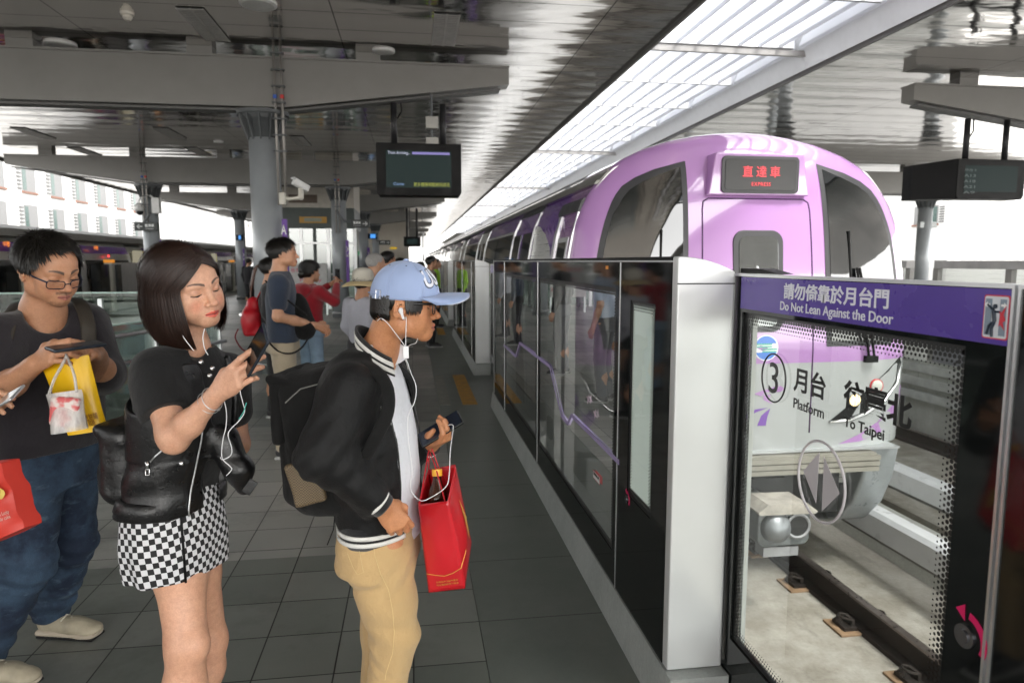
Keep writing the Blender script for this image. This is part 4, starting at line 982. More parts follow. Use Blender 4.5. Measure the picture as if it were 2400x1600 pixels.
def nets(F, lo, res):
    I = F < 0; n = F.shape
    c = np.zeros((n[0] - 1, n[1] - 1, n[2] - 1), np.int8)
    for dx in (0, 1):
        for dy in (0, 1):
            for dz in (0, 1): c += I[dx:n[0] - 1 + dx, dy:n[1] - 1 + dy, dz:n[2] - 1 + dz]
    cells = np.argwhere((c > 0) & (c < 8)); idx = -np.ones(c.shape, int); idx[tuple(cells.T)] = np.arange(len(cells))
    acc = np.zeros((len(cells), 3)); cnt = np.zeros(len(cells))
    cor = [(0, 0, 0), (1, 0, 0), (0, 1, 0), (1, 1, 0), (0, 0, 1), (1, 0, 1), (0, 1, 1), (1, 1, 1)]
    for a in range(8):
        for b in range(a + 1, 8):
            da = np.array(cor[a]); db = np.array(cor[b])
            if np.abs(da - db).sum() != 1: continue
            fa = F[tuple((cells + da).T)]; fb = F[tuple((cells + db).T)]; m = (fa < 0) != (fb < 0)
            t = np.where(m, fa / np.where(m, fa - fb, 1), 0)
            acc += m[:, None] * (da + t[:, None] * (db - da)); cnt += m
    v = lo + (cells + acc / np.maximum(cnt, 1)[:, None]) * res; fs = []
    for ax in range(3):
        o1, o2 = [i for i in range(3) if i != ax]; sl0 = [slice(None)] * 3; sl1 = [slice(None)] * 3; sl0[ax] = slice(0, -1); sl1[ax] = slice(1, None)
        ch = I[tuple(sl0)] != I[tuple(sl1)]; e = np.argwhere(ch); e = e[(e[:, o1] > 0) & (e[:, o2] > 0) & (e[:, o1] < n[o1] - 1) & (e[:, o2] < n[o2] - 1)]
        if not len(e): continue
        u1 = np.zeros(3, int); u1[o1] = 1; u2 = np.zeros(3, int); u2[o2] = 1
        q = np.stack([idx[tuple(e.T)], idx[tuple((e - u1).T)], idx[tuple((e - u1 - u2).T)], idx[tuple((e - u2).T)]], 1)
        fl = I[tuple(e.T)] ^ (ax == 1); q[~fl] = q[~fl][:, ::-1]; fs.append(q)
    f = np.concatenate(fs) if fs else np.zeros((0, 4), int); return v, f[(f >= 0).all(1)]
def mk(name, vf, m, parent=None, colf=None, smooth=True, sub=0):
    v, f = vf; me = bpy.data.meshes.new(name)
    me.vertices.add(len(v)); me.vertices.foreach_set('co', v.astype(np.float32).ravel()); k = f.shape[1]
    me.loops.add(len(f) * k); me.loops.foreach_set('vertex_index', f.ravel().astype(np.int32)); me.polygons.add(len(f)); me.polygons.foreach_set('loop_start', np.arange(len(f), dtype=np.int32) * k)
    me.polygons.foreach_set('use_smooth', np.ones(len(f), bool)); me.update(); me.validate(); me.materials.append(m)
    if colf is not None:
        at_ = me.color_attributes.new('Col', 'FLOAT_COLOR', 'POINT'); c = np.ones((len(me.vertices), 4), np.float32); c[:, :3] = colf(v); at_.data.foreach_set('color', c.ravel())
    o = bpy.data.objects.new(name, me); COL.objects.link(o)
    if parent is not None:
        o.parent = parent
        if parent.type == 'EMPTY': o.matrix_parent_inverse = Matrix.Translation(parent.location).inverted()
    return o
def m_skin():
    if 'skin' in _mc: return _mc['skin']
    q = NT('skin'); a = q.n('VertexColor'); a.layer_name = 'Col'; n = q.noise(q.obj(), 60, 4, .6); n2 = q.noise(q.obj(), 700, 2, .6)
    c = q.mix(1.0, a.outputs[0], q.mix(q.ramp(n, .3, .7, 0, 1), (.90, .85, .84), (1.06, 1.04, 1.03)), 'MULTIPLY'); n3 = q.noise(q.obj(), 240, 3, .7); c = q.mix(1.0, c, q.mix(q.ramp(n3, .35, .65, 0, 1), (.94, .90, .88), (1.04, 1.03, 1.02)), 'MULTIPLY'); q.base(c)
    q.rough(q.ramp(n, .3, .7, .40, .52)); q.b.inputs['Subsurface Weight'].default_value = .10; q.b.inputs['Subsurface Radius'].default_value = (1, .35, .18); q.b.inputs['Subsurface Scale'].default_value = .012
    q.b.inputs['Specular IOR Level'].default_value = .45; q.bump(n2, .10, .0012); _mc['skin'] = q.m; return q.m
def cloth(name, col, rough=.85, var=.12, weave=900, wr=.25, sheen=.2, nsc=5):
    if name in _mc: return _mc[name]
    q = NT(name); n = q.noise(q.obj(), nsc, 4, .6); wv = q.noise(q.obj(), weave, 1, .5); w2 = q.noise(q.obj(), 28, 3, .6)
    q.base(q.mix(q.ramp(n, .3, .7, 0, 1), tuple(c * (1 - var) for c in col), tuple(c * (1 + var) for c in col))); q.rough(rough); q.b.inputs['Sheen Weight'].default_value = sheen; q.b.inputs['Sheen Roughness'].default_value = .6
    q.b.inputs['Specular IOR Level'].default_value = .25; w3 = q.noise(q.mapv(q.obj(), (1.2, 1.2, .7)), 9, 6, .62); q.bump(q.math('ADD', q.math('ADD', q.math('MULTIPLY', wv, .25), w2), q.math('MULTIPLY', w3, 2.2)), wr, .007); _mc[name] = q.m; return q.m
def m_hair(name, a, b_, rough=.34):
    if name in _mc: return _mc[name]
    q = NT(name); n = q.noise(q.mapv(q.obj(), (60, 60, 6)), 6, 3, .6); q.base(q.mix(q.ramp(n, .3, .7, 0, 1), a, b_)); q.rough(rough); q.b.inputs['Specular IOR Level'].default_value = .5; _mc[name] = q.m; return q.m

def head(s, H, neck_to, opened=False, fat=1.0, male=True, ears=True, mouth_open=False, nr=.055, lips=1.0, back=0.0, eo=0.0):
    'face prims in head frame H (x right, y forward, z up, origin between the ears)'
    R = H.R; p = H.p; e = lambda c, r, k=.02, sub=False, Rl=None: s.ell(p(*c), r, R if Rl is None else R @ Rl, k, sub)
    e((0, -.008 + back, .045), (.074, .096 - back, .080)); e((0, .036, .046), (.058, .053, .052), .03); e((0, .040, -.015), (.054 * fat, .054, .058), .03)
    for x in (-1, 1):
        s.cap(p(x * .057 * fat, -.002, -.005), p(x * .049 * fat, .006, -.044), .017, .016, .025); s.cap(p(x * .047 * fat, .010, -.046), p(x * .016, .074, -.070), .017, .014, .03)
        e((x * .044, .060, -.006), (.020, .019, .017), .025); e((x * .036 * fat, .060, -.035), (.024 * fat, .023, .024), .022)
    e((0, .082, -.070), (.020, .016, .0155), .018); e((0, .080, -.046), (.027, .020, .026), .022)
    for x in (-1, 1):
        s.cap(p(x * .012, .0905, .034), p(x * .045, .073, .034), .0075, .007, .015)
        e((x * .031, .103, .0165), (.018, .013, .0125), .012, True)
        e((x * .031, .0775, .017), (.0155, .0145, .0125), .004)
        if opened: e((x * .031, .096, .0165), (.0115, .012, .0042), .0015, True)
        else: s.cap(p(x * .020, .0945, .0085), p(x * .042, .0885, .0095), .0012, .0010, .0015, True)
    s.cap(p(0, .088, .030), p(0, .1105, -.010), .0065, .0082, .014); e((0, .1145, -.014), (.0110, .0105, .0095), .009)
    for x in (-1, 1): e((x * .0125, .102, -.0185), (.0078, .0095, .0068), .005); e((x * .0065, .1085, -.0265), (.0032, .005, .0034), .002, True)
    g = .004 if mouth_open else 0
    for x in (-1, 1):
        s.cap(p(0, .1035, -.0405), p(x * .020, .0925, -.0455), .0050 * lips, .0024, .004); s.cap(p(0, .1015, -.0530 - g), p(x * .018, .0915, -.0480 - g * .5), .0060 * lips, .0028, .004)
        s.cap(p(0, .1085, -.0467 - g * .5), p(x * .022, .096, -.0472 - g * .4), .0014 + g * .55, .001, .0015, True)
        if ears:
            Rl = rotm(0, 12, 0) @ rotm(-x * 18, 0, 0); e((x * .077, -.010 + eo, .010), (.0055, .0165, .031), .006, False, Rl); e((x * .083, -.004 + eo, .008), (.0055, .009, .014), .003, True, Rl)
            e((x * .0785, .001 + eo, -.016), (.005, .007, .009), .004); e((x * .080, .006 + eo, .000), (.004, .004, .007), .004)
            s.cap(p(x * .079, -.018 + eo, .034), p(x * .082, -.022 + eo, .000), .0028, .0025, .004)
    s.cap(p(0, -.020, -.030), neck_to, nr, nr * 1.08, .03)
def skincol(base, H=None, lip=(.45, .12, .10), brow=None, stubble=0, blush=0, hands=(), brow_t=.0042):
    base = np.array(base)
    def f(P):
        c = np.tile(base, (len(P), 1)); c *= (1 + .05 * wave(P, 18, 2))[:, None]
        if H is not None:
            q = H.inv(P); x, y, z = np.abs(q[:, 0]), q[:, 1], q[:, 2]; inn = (y > .04) & (np.abs(z) < .12)
            def mixin(m, col): nonlocal c; m = np.clip(m, 0, 1)[:, None]; c = c * (1 - m) + np.array(col) * m
            mixin(inn * np.clip(1 - ((x - .038) / .022) ** 2 - ((z + .02) / .022) ** 2, 0, 1) * (.25 + blush), base * np.array([1.12, .72, .70]))
            mixin(inn * np.clip(1 - (x / .014) ** 2 - ((z + .014) / .014) ** 2, 0, 1) * .35 * (y > .095), base * np.array([1.1, .75, .72]))
            zl = -.0468 + .05 * x * 0; lw = np.clip(1 - x / .0225, 0, 1) ** .45
            mixin((y > .085) * (np.abs(z + .0468) < .0095 * lw) * (lw > .02) * .85, lip)
            mixin((y > .085) * (np.abs(z + .0470) < .0016) * (x < .021) * .7, (.10, .02, .02))
            mixin((y > .07) * np.clip(1 - ((x - .031) / .018) ** 2 - ((z - .02) / .013) ** 2, 0, 1) * .30, base * np.array([.72, .58, .55]))
            if brow is not None:
                zb_ = .0375 + .006 * np.sin(np.clip((x - .012) / .038, 0, 1) * pi * .8); t = brow_t * np.clip(1.15 - (x - .012) / .045, .2, 1)
                mixin((x > .011) * (x < .050) * (y > .05) * np.clip(1.5 - (np.abs(z - zb_) / t) ** 2, 0, 1) * .92, brow)
                mixin((y > .07) * (x > .017) * (x < .047) * np.clip(1.3 - (np.abs(z - .0085 - 14 * (x - .032) ** 2) / .0020) ** 2, 0, 1) * .8, (.03, .018, .014))
            if stubble:
                mixin((y > .07) * (np.abs(x) < .027) * np.clip(1 - ((z + .033) / .0065) ** 2, 0, 1) * stubble * (.7 + .3 * wave(P, 900, 4)), (.05, .035, .03))
                mixin((y > .05) * (x < .034) * np.clip((-.060 - z) / .010, 0, 1) * stubble * .65 * (.7 + .3 * wave(P, 900, 4)), (.06, .04, .03))
        for c_, r_ in hands:
            d = np.sqrt(((P - c_) ** 2).sum(1)); m = np.clip(1 - d / r_, 0, 1)[:, None] ** .5 * .5; c = c * (1 - m) + np.array(base) * np.array([1.25, 1.1, 1.12]) * m
        return np.clip(c, .01, 1)
    return f
def hand(s, F, curls, thumb=((.040, .045, -.014), (.052, .078, -.022), (.052, .103, -.026)), sc=1.0, side=1, spread=1.0, wrist_r=.024, fk=.0028):
    'F: origin wrist, y to fingers, z back of the hand, x*side to the thumb. curls: four rows of three flex angles'
    X = (.027, .0095, -.0085, -.0255); KY = (.088, .092, .086, .077); LN = ((.042, .026, .021), (.046, .029, .022), (.043, .027, .021), (.034, .021, .018)); RR = (.0092, .0094, .0088, .0078)
    p = lambda x, y, z: F.p(x * side * sc, y * sc, z * sc); tips = []; nails = []
    n = F.R[:, 2]
    s.cap(p(0, -.02, 0), p(0, .02, -.001), wrist_r * sc, .025 * sc, .015, sq=(n, .78))
    s.ell(p(.001, .050, -.003), (.037 * sc, .045 * sc, .0135 * sc), F.R, .012)
    for i in range(4):
        s.cap(p(X[i] * .45, .015, 0), p(X[i], KY[i], 0), .0125 * sc, .0105 * sc, .010)
        a = 0; q = np.array([X[i], KY[i], -.001]); sx_ = X[i] * .9 * spread
        dx = np.array([sx_ * 3.0 if False else 0, 0, 0]); r = RR[i] * sc; pts = [q.copy()]
        for j in range(3):
            a += radians(curls[i][j]); d = np.array([X[i] * 2.2 * spread * (1 - .3 * j), cos(a), -sin(a)]); d /= np.linalg.norm(d); q = q + d * LN[i][j]; pts.append(q.copy())
        w_ = [p(*t) for t in pts]; s.chain(w_, [r * 1.08, r * 1.0, r * .92, r * .78], fk); tips.append(w_)
        up_ = np.array([0, sin(a), cos(a)]); nails.append((p(*(pts[3] * .8 + pts[2] * .2 + up_ * r / sc * .8)), .0065))
    t = [p(.012, .012, -.006)] + [p(*q) for q in thumb]; s.chain(t, [.0165 * sc, .0125 * sc, .0108 * sc, .0085 * sc], .010); tips.append(t); nails.append((t[-1] + 0, .008))
    s.ell(p(.024, .035, -.010), (.014 * sc, .024 * sc, .012 * sc), F.R, .010)
    return tips, nails
def hframe(wrist, fingers_dir, back_dir, side):
    'side +1: thumb on +x; returns right-handed frame'
    y = nrm(fingers_dir); z = np.array(back_dir, float); z = nrm(z - y * (z @ y)); x = np.cross(y, z); return Frame(wrist, np.stack([x, y, z], 1))
def strands(name, paths, wd, m, parent):
    'flat tapered hair ribbons; paths: (N, K, 3) points and matching normals'
    P_, Nn = paths; N, K = P_.shape[:2]; T = np.gradient(P_, axis=1); T /= np.linalg.norm(T, axis=2, keepdims=True) + 1e-9
    Sd = np.cross(T, Nn); Sd /= np.linalg.norm(Sd, axis=2, keepdims=True) + 1e-9
    t = np.linspace(0, 1, K); w_ = wd * np.minimum(1, (1.02 - t) * 3.0) ** .7; w_ = np.broadcast_to(w_[None, :, None], (N, K, 1))
    A, Bb = P_ - Sd * w_ / 2, P_ + Sd * w_ / 2; v = np.stack([A, P_ + Nn * wd * .25, Bb], 2).reshape(-1, 3); f = []
    base = np.arange(N)[:, None] * K * 3 + np.arange(K - 1)[None, :] * 3
    for a in (0, 1): f.append(np.stack([base + a, base + a + 1, base + a + 4, base + a + 3], -1).reshape(-1, 4))
    return mk(name, (v, np.concatenate(f)), m, parent)
def short_hair(H, m, parent, n=3200, L=.035, front=.098, lift=.15, low=-.02, thick=.006, whorl=(0, -.05, .125), grey=False, sideburn=.0, fringe=0.0, seed=1, bald=0, name='hair', jit=.16):
    rs = np.random.RandomState(seed); c = A_(0, -.008, .045); r = A_(.0765, .0985, .0825)
    def region(q, j=0):
        # q: unit-ish directions on the skull; keep crown, sides above the ears, nape
        P = c + q * r; zf = np.where(P[:, 1] > .02, front - .16 * 0 + (-.25) * (.09 - P[:, 1]) * 0, 0)
        hl = np.where(P[:, 1] > .03, np.interp(np.abs(P[:, 0]), [0, .04, .06, .076], [front, front - .010, front - .034, .035 - sideburn]), np.where(P[:, 1] > -.005, .034 - sideburn, np.interp(-P[:, 1], [0, .02, .05, .10], [.030, -.010, low - .02, low - .03])))
        k = P[:, 2] > hl + j
        if bald: k &= ~((P[:, 2] > .085) & (P[:, 1] > -.07))
        return k
    q = rs.normal(size=(n * 6, 3)); q /= np.linalg.norm(q, axis=1, keepdims=True); q = q[region(q, rs.uniform(-.004, .004, len(q)))][:n]
    P0 = c + q * (r + thick * .4); Nn = q / r; Nn /= np.linalg.norm(Nn, axis=1, keepdims=True)
    wh_ = np.array(whorl); fl = P0 - wh_; fl = fl - (fl * Nn).sum(1, keepdims=True) * Nn; fl += A_(0, fringe, -.02); fl = fl - (fl * Nn).sum(1, keepdims=True) * Nn; fl /= np.linalg.norm(fl, axis=1, keepdims=True) + 1e-6
    fl += rs.normal(size=fl.shape) * jit; ll = L * rs.uniform(.6, 1.25, (len(q), 1)) * np.clip((P0[:, 2:3] + .03) / .10, .28, 1); K = 5; pts = []
    for k in range(K): t = k / (K - 1); pts.append(P0 + fl * ll * t + Nn * (thick * .8 + lift * ll * .35 * np.sin(t * pi * .6)) * (1 if k else .3))
    PP = np.stack(pts, 1); PP = np.clip(PP, -9, 9) @ H.R.T + H.o; NNw = np.repeat((Nn @ H.R.T)[:, None], K, 1)
    # dark under-shell
    s = S(); s.ell(H.p(*c), r + thick, H.R, .01)
    v, f = s.mesh(.0045); d = (H.inv(v) - c) / (r + thick); d /= np.linalg.norm(d, axis=1, keepdims=True); kp = region(d); f = f[kp[f].all(1)]; u, iv = np.unique(f, return_inverse=True)
    hb = mk(name, (v[u], iv.reshape(f.shape)), m, parent); strands('hair_strands', (PP, NNw), .0034, m, hb); return hb

from mathutils.bvhtree import BVHTree
def bvh(o):
    me = o.data; return BVHTree.FromPolygons([v.co[:] for v in me.vertices], [p.vertices[:] for p in me.polygons])
def stick(t, px, py, off=.002, view=False):
    'point of a garment surface seen at a pixel, lifted along its normal'
    if view: px, py = px * 2400 / 2352, py * 2400 / 2352
    d = FW + RT * (px - PCX) / FPX - UP * (py - PCY) / FPX; d = d / np.linalg.norm(d); h = t.ray_cast(Vector(EYEP), Vector(d))
    if h[0] is None: return None
    n = np.array(h[1]); n = -n if n @ d > 0 else n; return np.array(h[0]) + n * off
# ---------------------------------------------------------------- the boy in the blue cap
def ringloft(bd, F, N, K, mi=0): bd.loft([[F(2 * pi * i / N, k) for i in range(N)] for k in range(K)], mi, caps=False)
blackcloth = cloth('black_nylon', (.0038, .0038, .0042), .55, .1, 700, .5, .04)
ribblack = cloth('black_rib', (.010, .010, .011), .9, .1, 1500, .3); ribwhite = cloth('white_rib', (.66, .65, .62), .85, .03, 1200, .2)
teewhite = cloth('white_cotton', (.74, .75, .80), .85, .02, 900, .5, .1); khaki = cloth('tan_chino', (.50, .335, .155), .8, .06, 900, .6, .15)
canvas = cloth('black_canvas', (.004, .004, .004), .85, .15, 500, .5, .05); dark_hair = m_hair('black_hair', (.0035, .003, .0026), (.011, .009, .007)); whc = mat('white_cable', (.80, .80, .82), .35, 0, 0)
def limb(s, pts, rs, k=.03): s.chain(pts, rs, k)
def foldf(seed, amp=.004, f=22, z=1.0):
    def d(P):
        Q = P * np.array([1, 1, z]); w_ = wave(Q, f, seed) + .5 * wave(Q, f * 2.3, seed + 1)
        return amp * (.62 * np.abs(w_) ** .8 * np.sign(w_)) + amp * .75 * ridge(Q * np.array([1, 1, .75]), f * .75, seed + 3)
    return d
def add_shoe(par, ankle, d, m_, sole, name='shoe', L=.26, heel=0):
    d = nrm([d[0], d[1], 0]); n = A_(-d[1], d[0], 0); o = A_(ankle[0], ankle[1], 0); R = np.stack([n, d, A_(0, 0, 1)], 1)
    s = S(); s.ell(o + d * .0 + A_(0, 0, .05), (.038, .055, .05), R, .03); s.ell(o + d * .10 + A_(0, 0, .038), (.045, .085, .035), R, .03); s.ell(o + d * .16 + A_(0, 0, .030), (.042, .045, .026), R, .02); s.plane(A_(0, 0, .018), (0, 0, -1)); sh = mk(name, s.mesh(.006), m_, par)
    s = S(); s.box(o + d * .075 + A_(0, 0, .013), (.043, .135, .013), R, .011, .01); mk('sole', s.mesh(.006), sole, sh); return sh
def boy():
    root = thing('person', 'young man in a pale blue cap, black varsity jacket and tan trousers', 'person', (float(V(870, 1200, 2.05)[0]), 2.05, 0))
    no = V(1013, 726, 2.03); R = rotm(-88, 3, 0); H = Frame(no - R @ A_(0, .1255, -.014), R)
    skin = (.50, .235, .115); s = S(); nb = V(868, 815, 2.06)
    head(s, H, nb, opened=True, fat=.97, nr=.048, back=.018, eo=.010)
    s.chain([nb, V(845, 880, 2.06), V(865, 1180, 2.05)], [.055, .07, .07], .03)
    hipc = V(876, 1225, 2.05); kn = V(908, 1455, 1.96); kf = V(880, 1450, 2.14)
    an = A_(V(885, 1568, 1.98)[0] - .02, 1.99, .09); af = A_(V(880, 1568, 2.16)[0] - .03, 2.17, .09)
    for a, b_, c, d in ((hipc + A_(0, -.08, 0), kn, an, 0), (hipc + A_(0, .08, 0), kf, af, 1)): s.chain([a, b_, c], [.075, .05, .035], .03)
    # arms
    sh, el, wr = V(800, 892, 1.90), V(738, 1045, 1.83), V(876, 1158, 1.85); s.chain([sh, el, wr], [.045, .038, .026], .02)
    sh2, el2, wr2 = V(890, 900, 2.22), V(905, 1060, 2.30), V(988, 1022, 2.16); s.chain([sh2, el2, wr2], [.045, .038, .026], .02)
    kn_r = V(930, 1200, 1.86)
    F1 = hframe(wr, kn_r - wr, (.25, -1, .25), -1); F1 = hframe(wr, V(925, 1215, 1.865) - wr, (.2, -1, .35), 1)
    # right hand, thumb forward (+x of the frame points to y cross z)
    _, n1 = hand(s, F1, [(30, 55, 35), (38, 60, 35), (42, 62, 35), (48, 60, 35)], side=-1 if F1.R[:, 0][0] < 0 else 1, sc=.95, thumb=((.036, .042, -.020), (.046, .070, -.030), (.040, .092, -.040)))
    F2 = hframe(wr2, V(1022, 1008, 2.10) - wr2, (.25, -.15, -1), 1); sd = 1 if F2.R[:, 0][1] < 0 else -1
    t2, n2 = hand(s, F2, [(25, 50, 30), (35, 55, 35), (45, 60, 35), (55, 60, 35)], side=sd, sc=.93, thumb=((.038, .045, -.018), (.046, .072, -.030), (.038, .095, -.040)))
    lo, hi = s.bounds()
    hb = (H.o - .14, H.o + .15, .0020); h1 = (wr - .07 + A_(.0, 0, -.12), wr + A_(.17, .09, .10), .0021); h2 = (wr2 + A_(-.03, -.12, -.10), wr2 + A_(.20, .10, .12), .0021)
    mk('body', s.mesh(.008, [hb, h1, h2]), m_skin(), root, skincol(skin, H, lip=(.50, .17, .13), brow=(.03, .018, .012), hands=n1 + n2))
    # eye
    for x in (-1, 1):
        e_ = S(); e_.ell(H.p(x * .031, .0785, .0165), (.0122, .0122, .0122), R); v, f = e_.mesh(.002)
        def ec(P): q = H.inv(P); d = np.hypot(np.abs(q[:, 0]) - .033, q[:, 2] - .0155); c = np.full((len(P), 3), .62); c[d < .0058] = (.02, .012, .008); return c
        mk('eye', (v, f), m_skin(), root, ec)
    # cap
    capm = cloth('pale_blue_cotton', (.30, .385, .60), .8, .04, 900, .35, .1)
    q = NT('cap_cotton'); wv = q.noise(q.obj(), 1500, 1, .5); q.base(q.mix(q.noise(q.obj(), 12, 3, .6), (.275, .355, .56), (.325, .41, .63))); q.rough(.8); q.b.inputs['Sheen Weight'].default_value = .2; q.bump(q.math('ADD', wv, q.math('MULTIPLY', q.noise(q.obj(), 45, 3, .6), 1.2)), .25, .003); capm = q.m
    C0 = A_(0, .018, .038); RC = A_(.087, .099, .104)
    def dome(az, el, k=1.0, o=0.0):
        # az 0 = front, el 0 = rim, 90 = top
        ce, se = cos(radians(el)), sin(radians(el)); p_ = C0 + RC * A_(sin(radians(az)) * ce, cos(radians(az)) * ce, se ** .92 if se > 0 else se) * k
        n_ = nrm((p_ - C0) / RC ** 2); return p_ + n_ * o
    b = B(); N, K = 72, 26
    def D(a, k):
        az = a * 180 / pi; el = -3 + 93 * k / (K - 1); seam = min([abs((az - c + 180) % 360 - 180) for c in (0, 60, 120, 180, 240, 300)]); o = -.0012 * math.exp(-(seam / 2.0) ** 2) * (1 if k < K - 2 else 0)
        o += .0010 * float(wave(A_(az * .05, el * .08, 0), 1.2, 3)); return H.p(*dome(az, min(el, 89.9), 1, o))
    ringloft(b, D, N, K); cap = b.build('cap', capm, root, smooth=True, solid=.002)
    b = B()
    for az in (0, 60, 120, 180, 240, 300):
        for da in (-1.6, 1.6): b.tube([H.p(*dome(az + da, el, 1, .0004)) for el in np.linspace(-2, 84, 24)], .0005, 4)
    b.tube([H.p(*dome(a, 0, 1, .0005)) for a in np.linspace(0, 360, 73)], .0005, 4); b.build('stitching', mat('cap_thread', (.36, .43, .60), .8), cap)
    b = B(); b.tube([H.p(*dome(0, 90, 1, .000)), H.p(*dome(0, 90, 1, .004)), H.p(*dome(0, 90, 1, .007))], [.008, .008, .004], 16); b.build('button', capm, cap, smooth=True)
    b = B()
    for az in (-90, -150, 90, 150, -35, 35): p0 = H.p(*dome(az, 58, 1, .0006)); p1 = H.p(*dome(az, 58, 1, .0012)); b.tube([p0, p1], .0024, 10)
    b.build('eyelet', mat('eyelet_dark', (.02, .02, .04), .6), cap)
    b = B()
    def brim(u, v, th=0):
        u = 2 * u - 1; a = u * 68; at0 = dome(a, 1, 1, .0); ax = at0[0]; ye = .105 + .100 * max(0, 1 - abs(u) ** 2.6) ** .5; y = at0[1] + (ye - at0[1]) * v if ye > at0[1] else at0[1] + .004 * v
        x = ax * (1 + .04 * sin(v * pi)); z = at0[2] + .012 * (1 - abs(u)) + v * .010 - .022 * (abs(u) ** 2.0) * v - .006 * v * v; return tuple(H.p(x, y, z - th))
    b.grid(lambda u, v: brim(u, v), 40, 14); b.build('brim', capm, cap, smooth=True, solid=.004)
    b = B(); b.tube([np.array(brim(u, 1, .0)) for u in np.linspace(0.02, .98, 40)], .0022, 6); b.build('brim_piping', mat('brim_edge', (.55, .58, .68), .8), cap, smooth=True)
    # strap and buckle at the back, dark gap with hair
    b = B(); b.tube([H.p(*dome(a, 4, 1, .002)) for a in np.linspace(140, 222, 16)], .006, 8, flat=.3); b.build('strap', capm, cap, smooth=True)
    bk = H.p(*dome(118 + 25, 4, 1, .004)); b = B(); bp_ = [H.p(*dome(a, e, 1, .005)) for a, e in ((133, -3), (133, 9), (143, 9), (143, -3), (133, -3))]; b.tube(bp_, .0011, 6); b.build('buckle', chrome, cap)
    for nm, off, m_, lf in (('letter_outline', .0042, mat('navy_thread', (.006, .009, .03), .8), .0012), ('letters', .0008, mat('white_felt', (.72, .74, .80), .8, 0, 0), .0022)):
        t = text(nm, 'USA', .074, m_, (0, 0, 0), (1, 0, 0), (0, 1, 0), None, bold=off if nm != 'letters' else .0012, depth=.0008, fit=None)
        for v_ in t.data.vertices:
            x, y, z = v_.co; az = -x / .105 * 57.3 + 20; e_l = 30 + (y) / .100 * 57.3 + 5 * cos(radians(az * 2)); v_.co = H.p(*dome(az, e_l, 1, lf + z))
        t.parent = cap
    t = text('small_letters', 'GA', .026, mat('pale_blue_felt', (.55, .62, .78), .8, 0, 0), (0, 0, 0), (1, 0, 0), (0, 1, 0), None, bold=.001, depth=.0008)
    for v_ in t.data.vertices: x, y, z = v_.co; v_.co = H.p(*dome(-x / .1 * 57.3 + 4, 12 + y / .1 * 57.3, 1, .0015 + z))
    t.parent = cap
    # hair below the cap, in front of and behind the ear
    rs = np.random.RandomState(5); n = 1500; az = np.where(rs.rand(n) < .72, rs.uniform(112, 248, n), np.where(rs.rand(n) < .5, rs.uniform(48, 78, n), -rs.uniform(48, 78, n)))
    back = np.abs(((az + 180) % 360) - 180) > 90; zt = np.where(back, rs.uniform(-.004, .045, n), rs.uniform(.02, .045, n)); sx = .078 * np.sin(np.radians(az)); sy = np.where(back, .004 + .080 * np.cos(np.radians(az)), -.002 + .092 * np.cos(np.radians(az)))
    nn = np.stack([sx, sy, np.zeros(n)], 1); nn /= np.linalg.norm(nn, axis=1, keepdims=True); ln = np.where(back, rs.uniform(.014, .034, n), rs.uniform(.018, .036, n)); K = 5; pts = []
    for k in range(K):
        t_ = k / (K - 1); pts.append(np.stack([sx, sy, zt], 1) + nn * (.004 + .003 * np.sin(t_ * 3)) + np.stack([np.zeros(n), np.where(back, .10 * t_, .12 * t_) * ln, -ln * t_], 1) - nn * (t_ ** 2 * .010 * back)[:, None])
    PP = np.stack(pts, 1); ok = (PP[:, -1, 2] > -.034) ; PP = PP[ok]; NN = np.repeat(nn[ok][:, None], K, 1)
    strands('hair', (PP @ R.T + H.o, NN @ R.T), .0038, dark_hair, root)
    s = S(); s.ell(H.p(0, .002, .032), (.078, .084, .062), R, .01); s.plane(H.p(0, 0, -.018), R @ A_(0, -.35, -1)); s.plane(H.p(0, .018, 0), R @ A_(0, 1, 0)); s.plane(H.p(0, 0, .06), R @ A_(0, 0, 1))
    for x in (-1, 1): s.ell(H.p(x * .085, .020, -.01), (.022, .038, .060), R, .004, True)
    mk('hair_shell', s.mesh(.003), dark_hair, root)
    # spectacles
    b = B(); gm_ = mat('black_acetate', (.008, .008, .008), .15)
    for x in (-1, 1):
        rim_ = [H.p(x * .033 + p_[0], .1065 - abs(p_[0] + x * .033) ** 2 * 3, .012 + p_[1]) for p_ in rr(.050, .036, .012)]; b.tube(rim_ + [rim_[0]], .0022, 6, caps=False)
        b.tube([H.p(x * .058, .097, .024), H.p(x * .074, .06, .024), H.p(x * .079, .00, .020), H.p(x * .079, -.012, .006)], .0022, 6, flat=1.6)
    b.tube([H.p(-.008, .108, .016), H.p(0, .110, .019), H.p(.008, .108, .016)], .002, 6); gl = b.build('frame', gm_, None, smooth=True); sg_ = thing('spectacles', 'black framed spectacles worn under the pale blue cap', 'spectacles', tuple(H.o)); gl.parent = sg_; gl.matrix_parent_inverse = Matrix.Translation(sg_.location).inverted(); 
    # jacket, tee
    yw = -112
    def rows(tab, wo=0, do=0): return [(V(850, y, 2.05)[2], V(x, y, 2.05)[0], 2.05 + oy, w_ + wo, d_ + do) for y, x, oy, w_, d_ in tab]
    T = [(812, 848, 0.01, .085, .065), (835, 840, 0.01, .135, .080), (870, 840, 0, .175, .098), (930, 846, 0, .190, .112), (1010, 858, 0, .190, .122), (1090, 868, 0, .182, .118), (1160, 874, 0, .172, .108), (1205, 878, 0, .168, .104)]
    s = S(); s.zloft(rows(T, -.012, -.006) + [(V(850, 1232, 2.05)[2], V(880, 1232, 2.05)[0], 2.05, .166, .106)], yw, 2.3); s.ell(V(880, 812, 2.04), (.07, .07, .04), None, .02); s.cap(H.p(0, -.02, -.03), nb, .058, .062, .004, True) if False else None
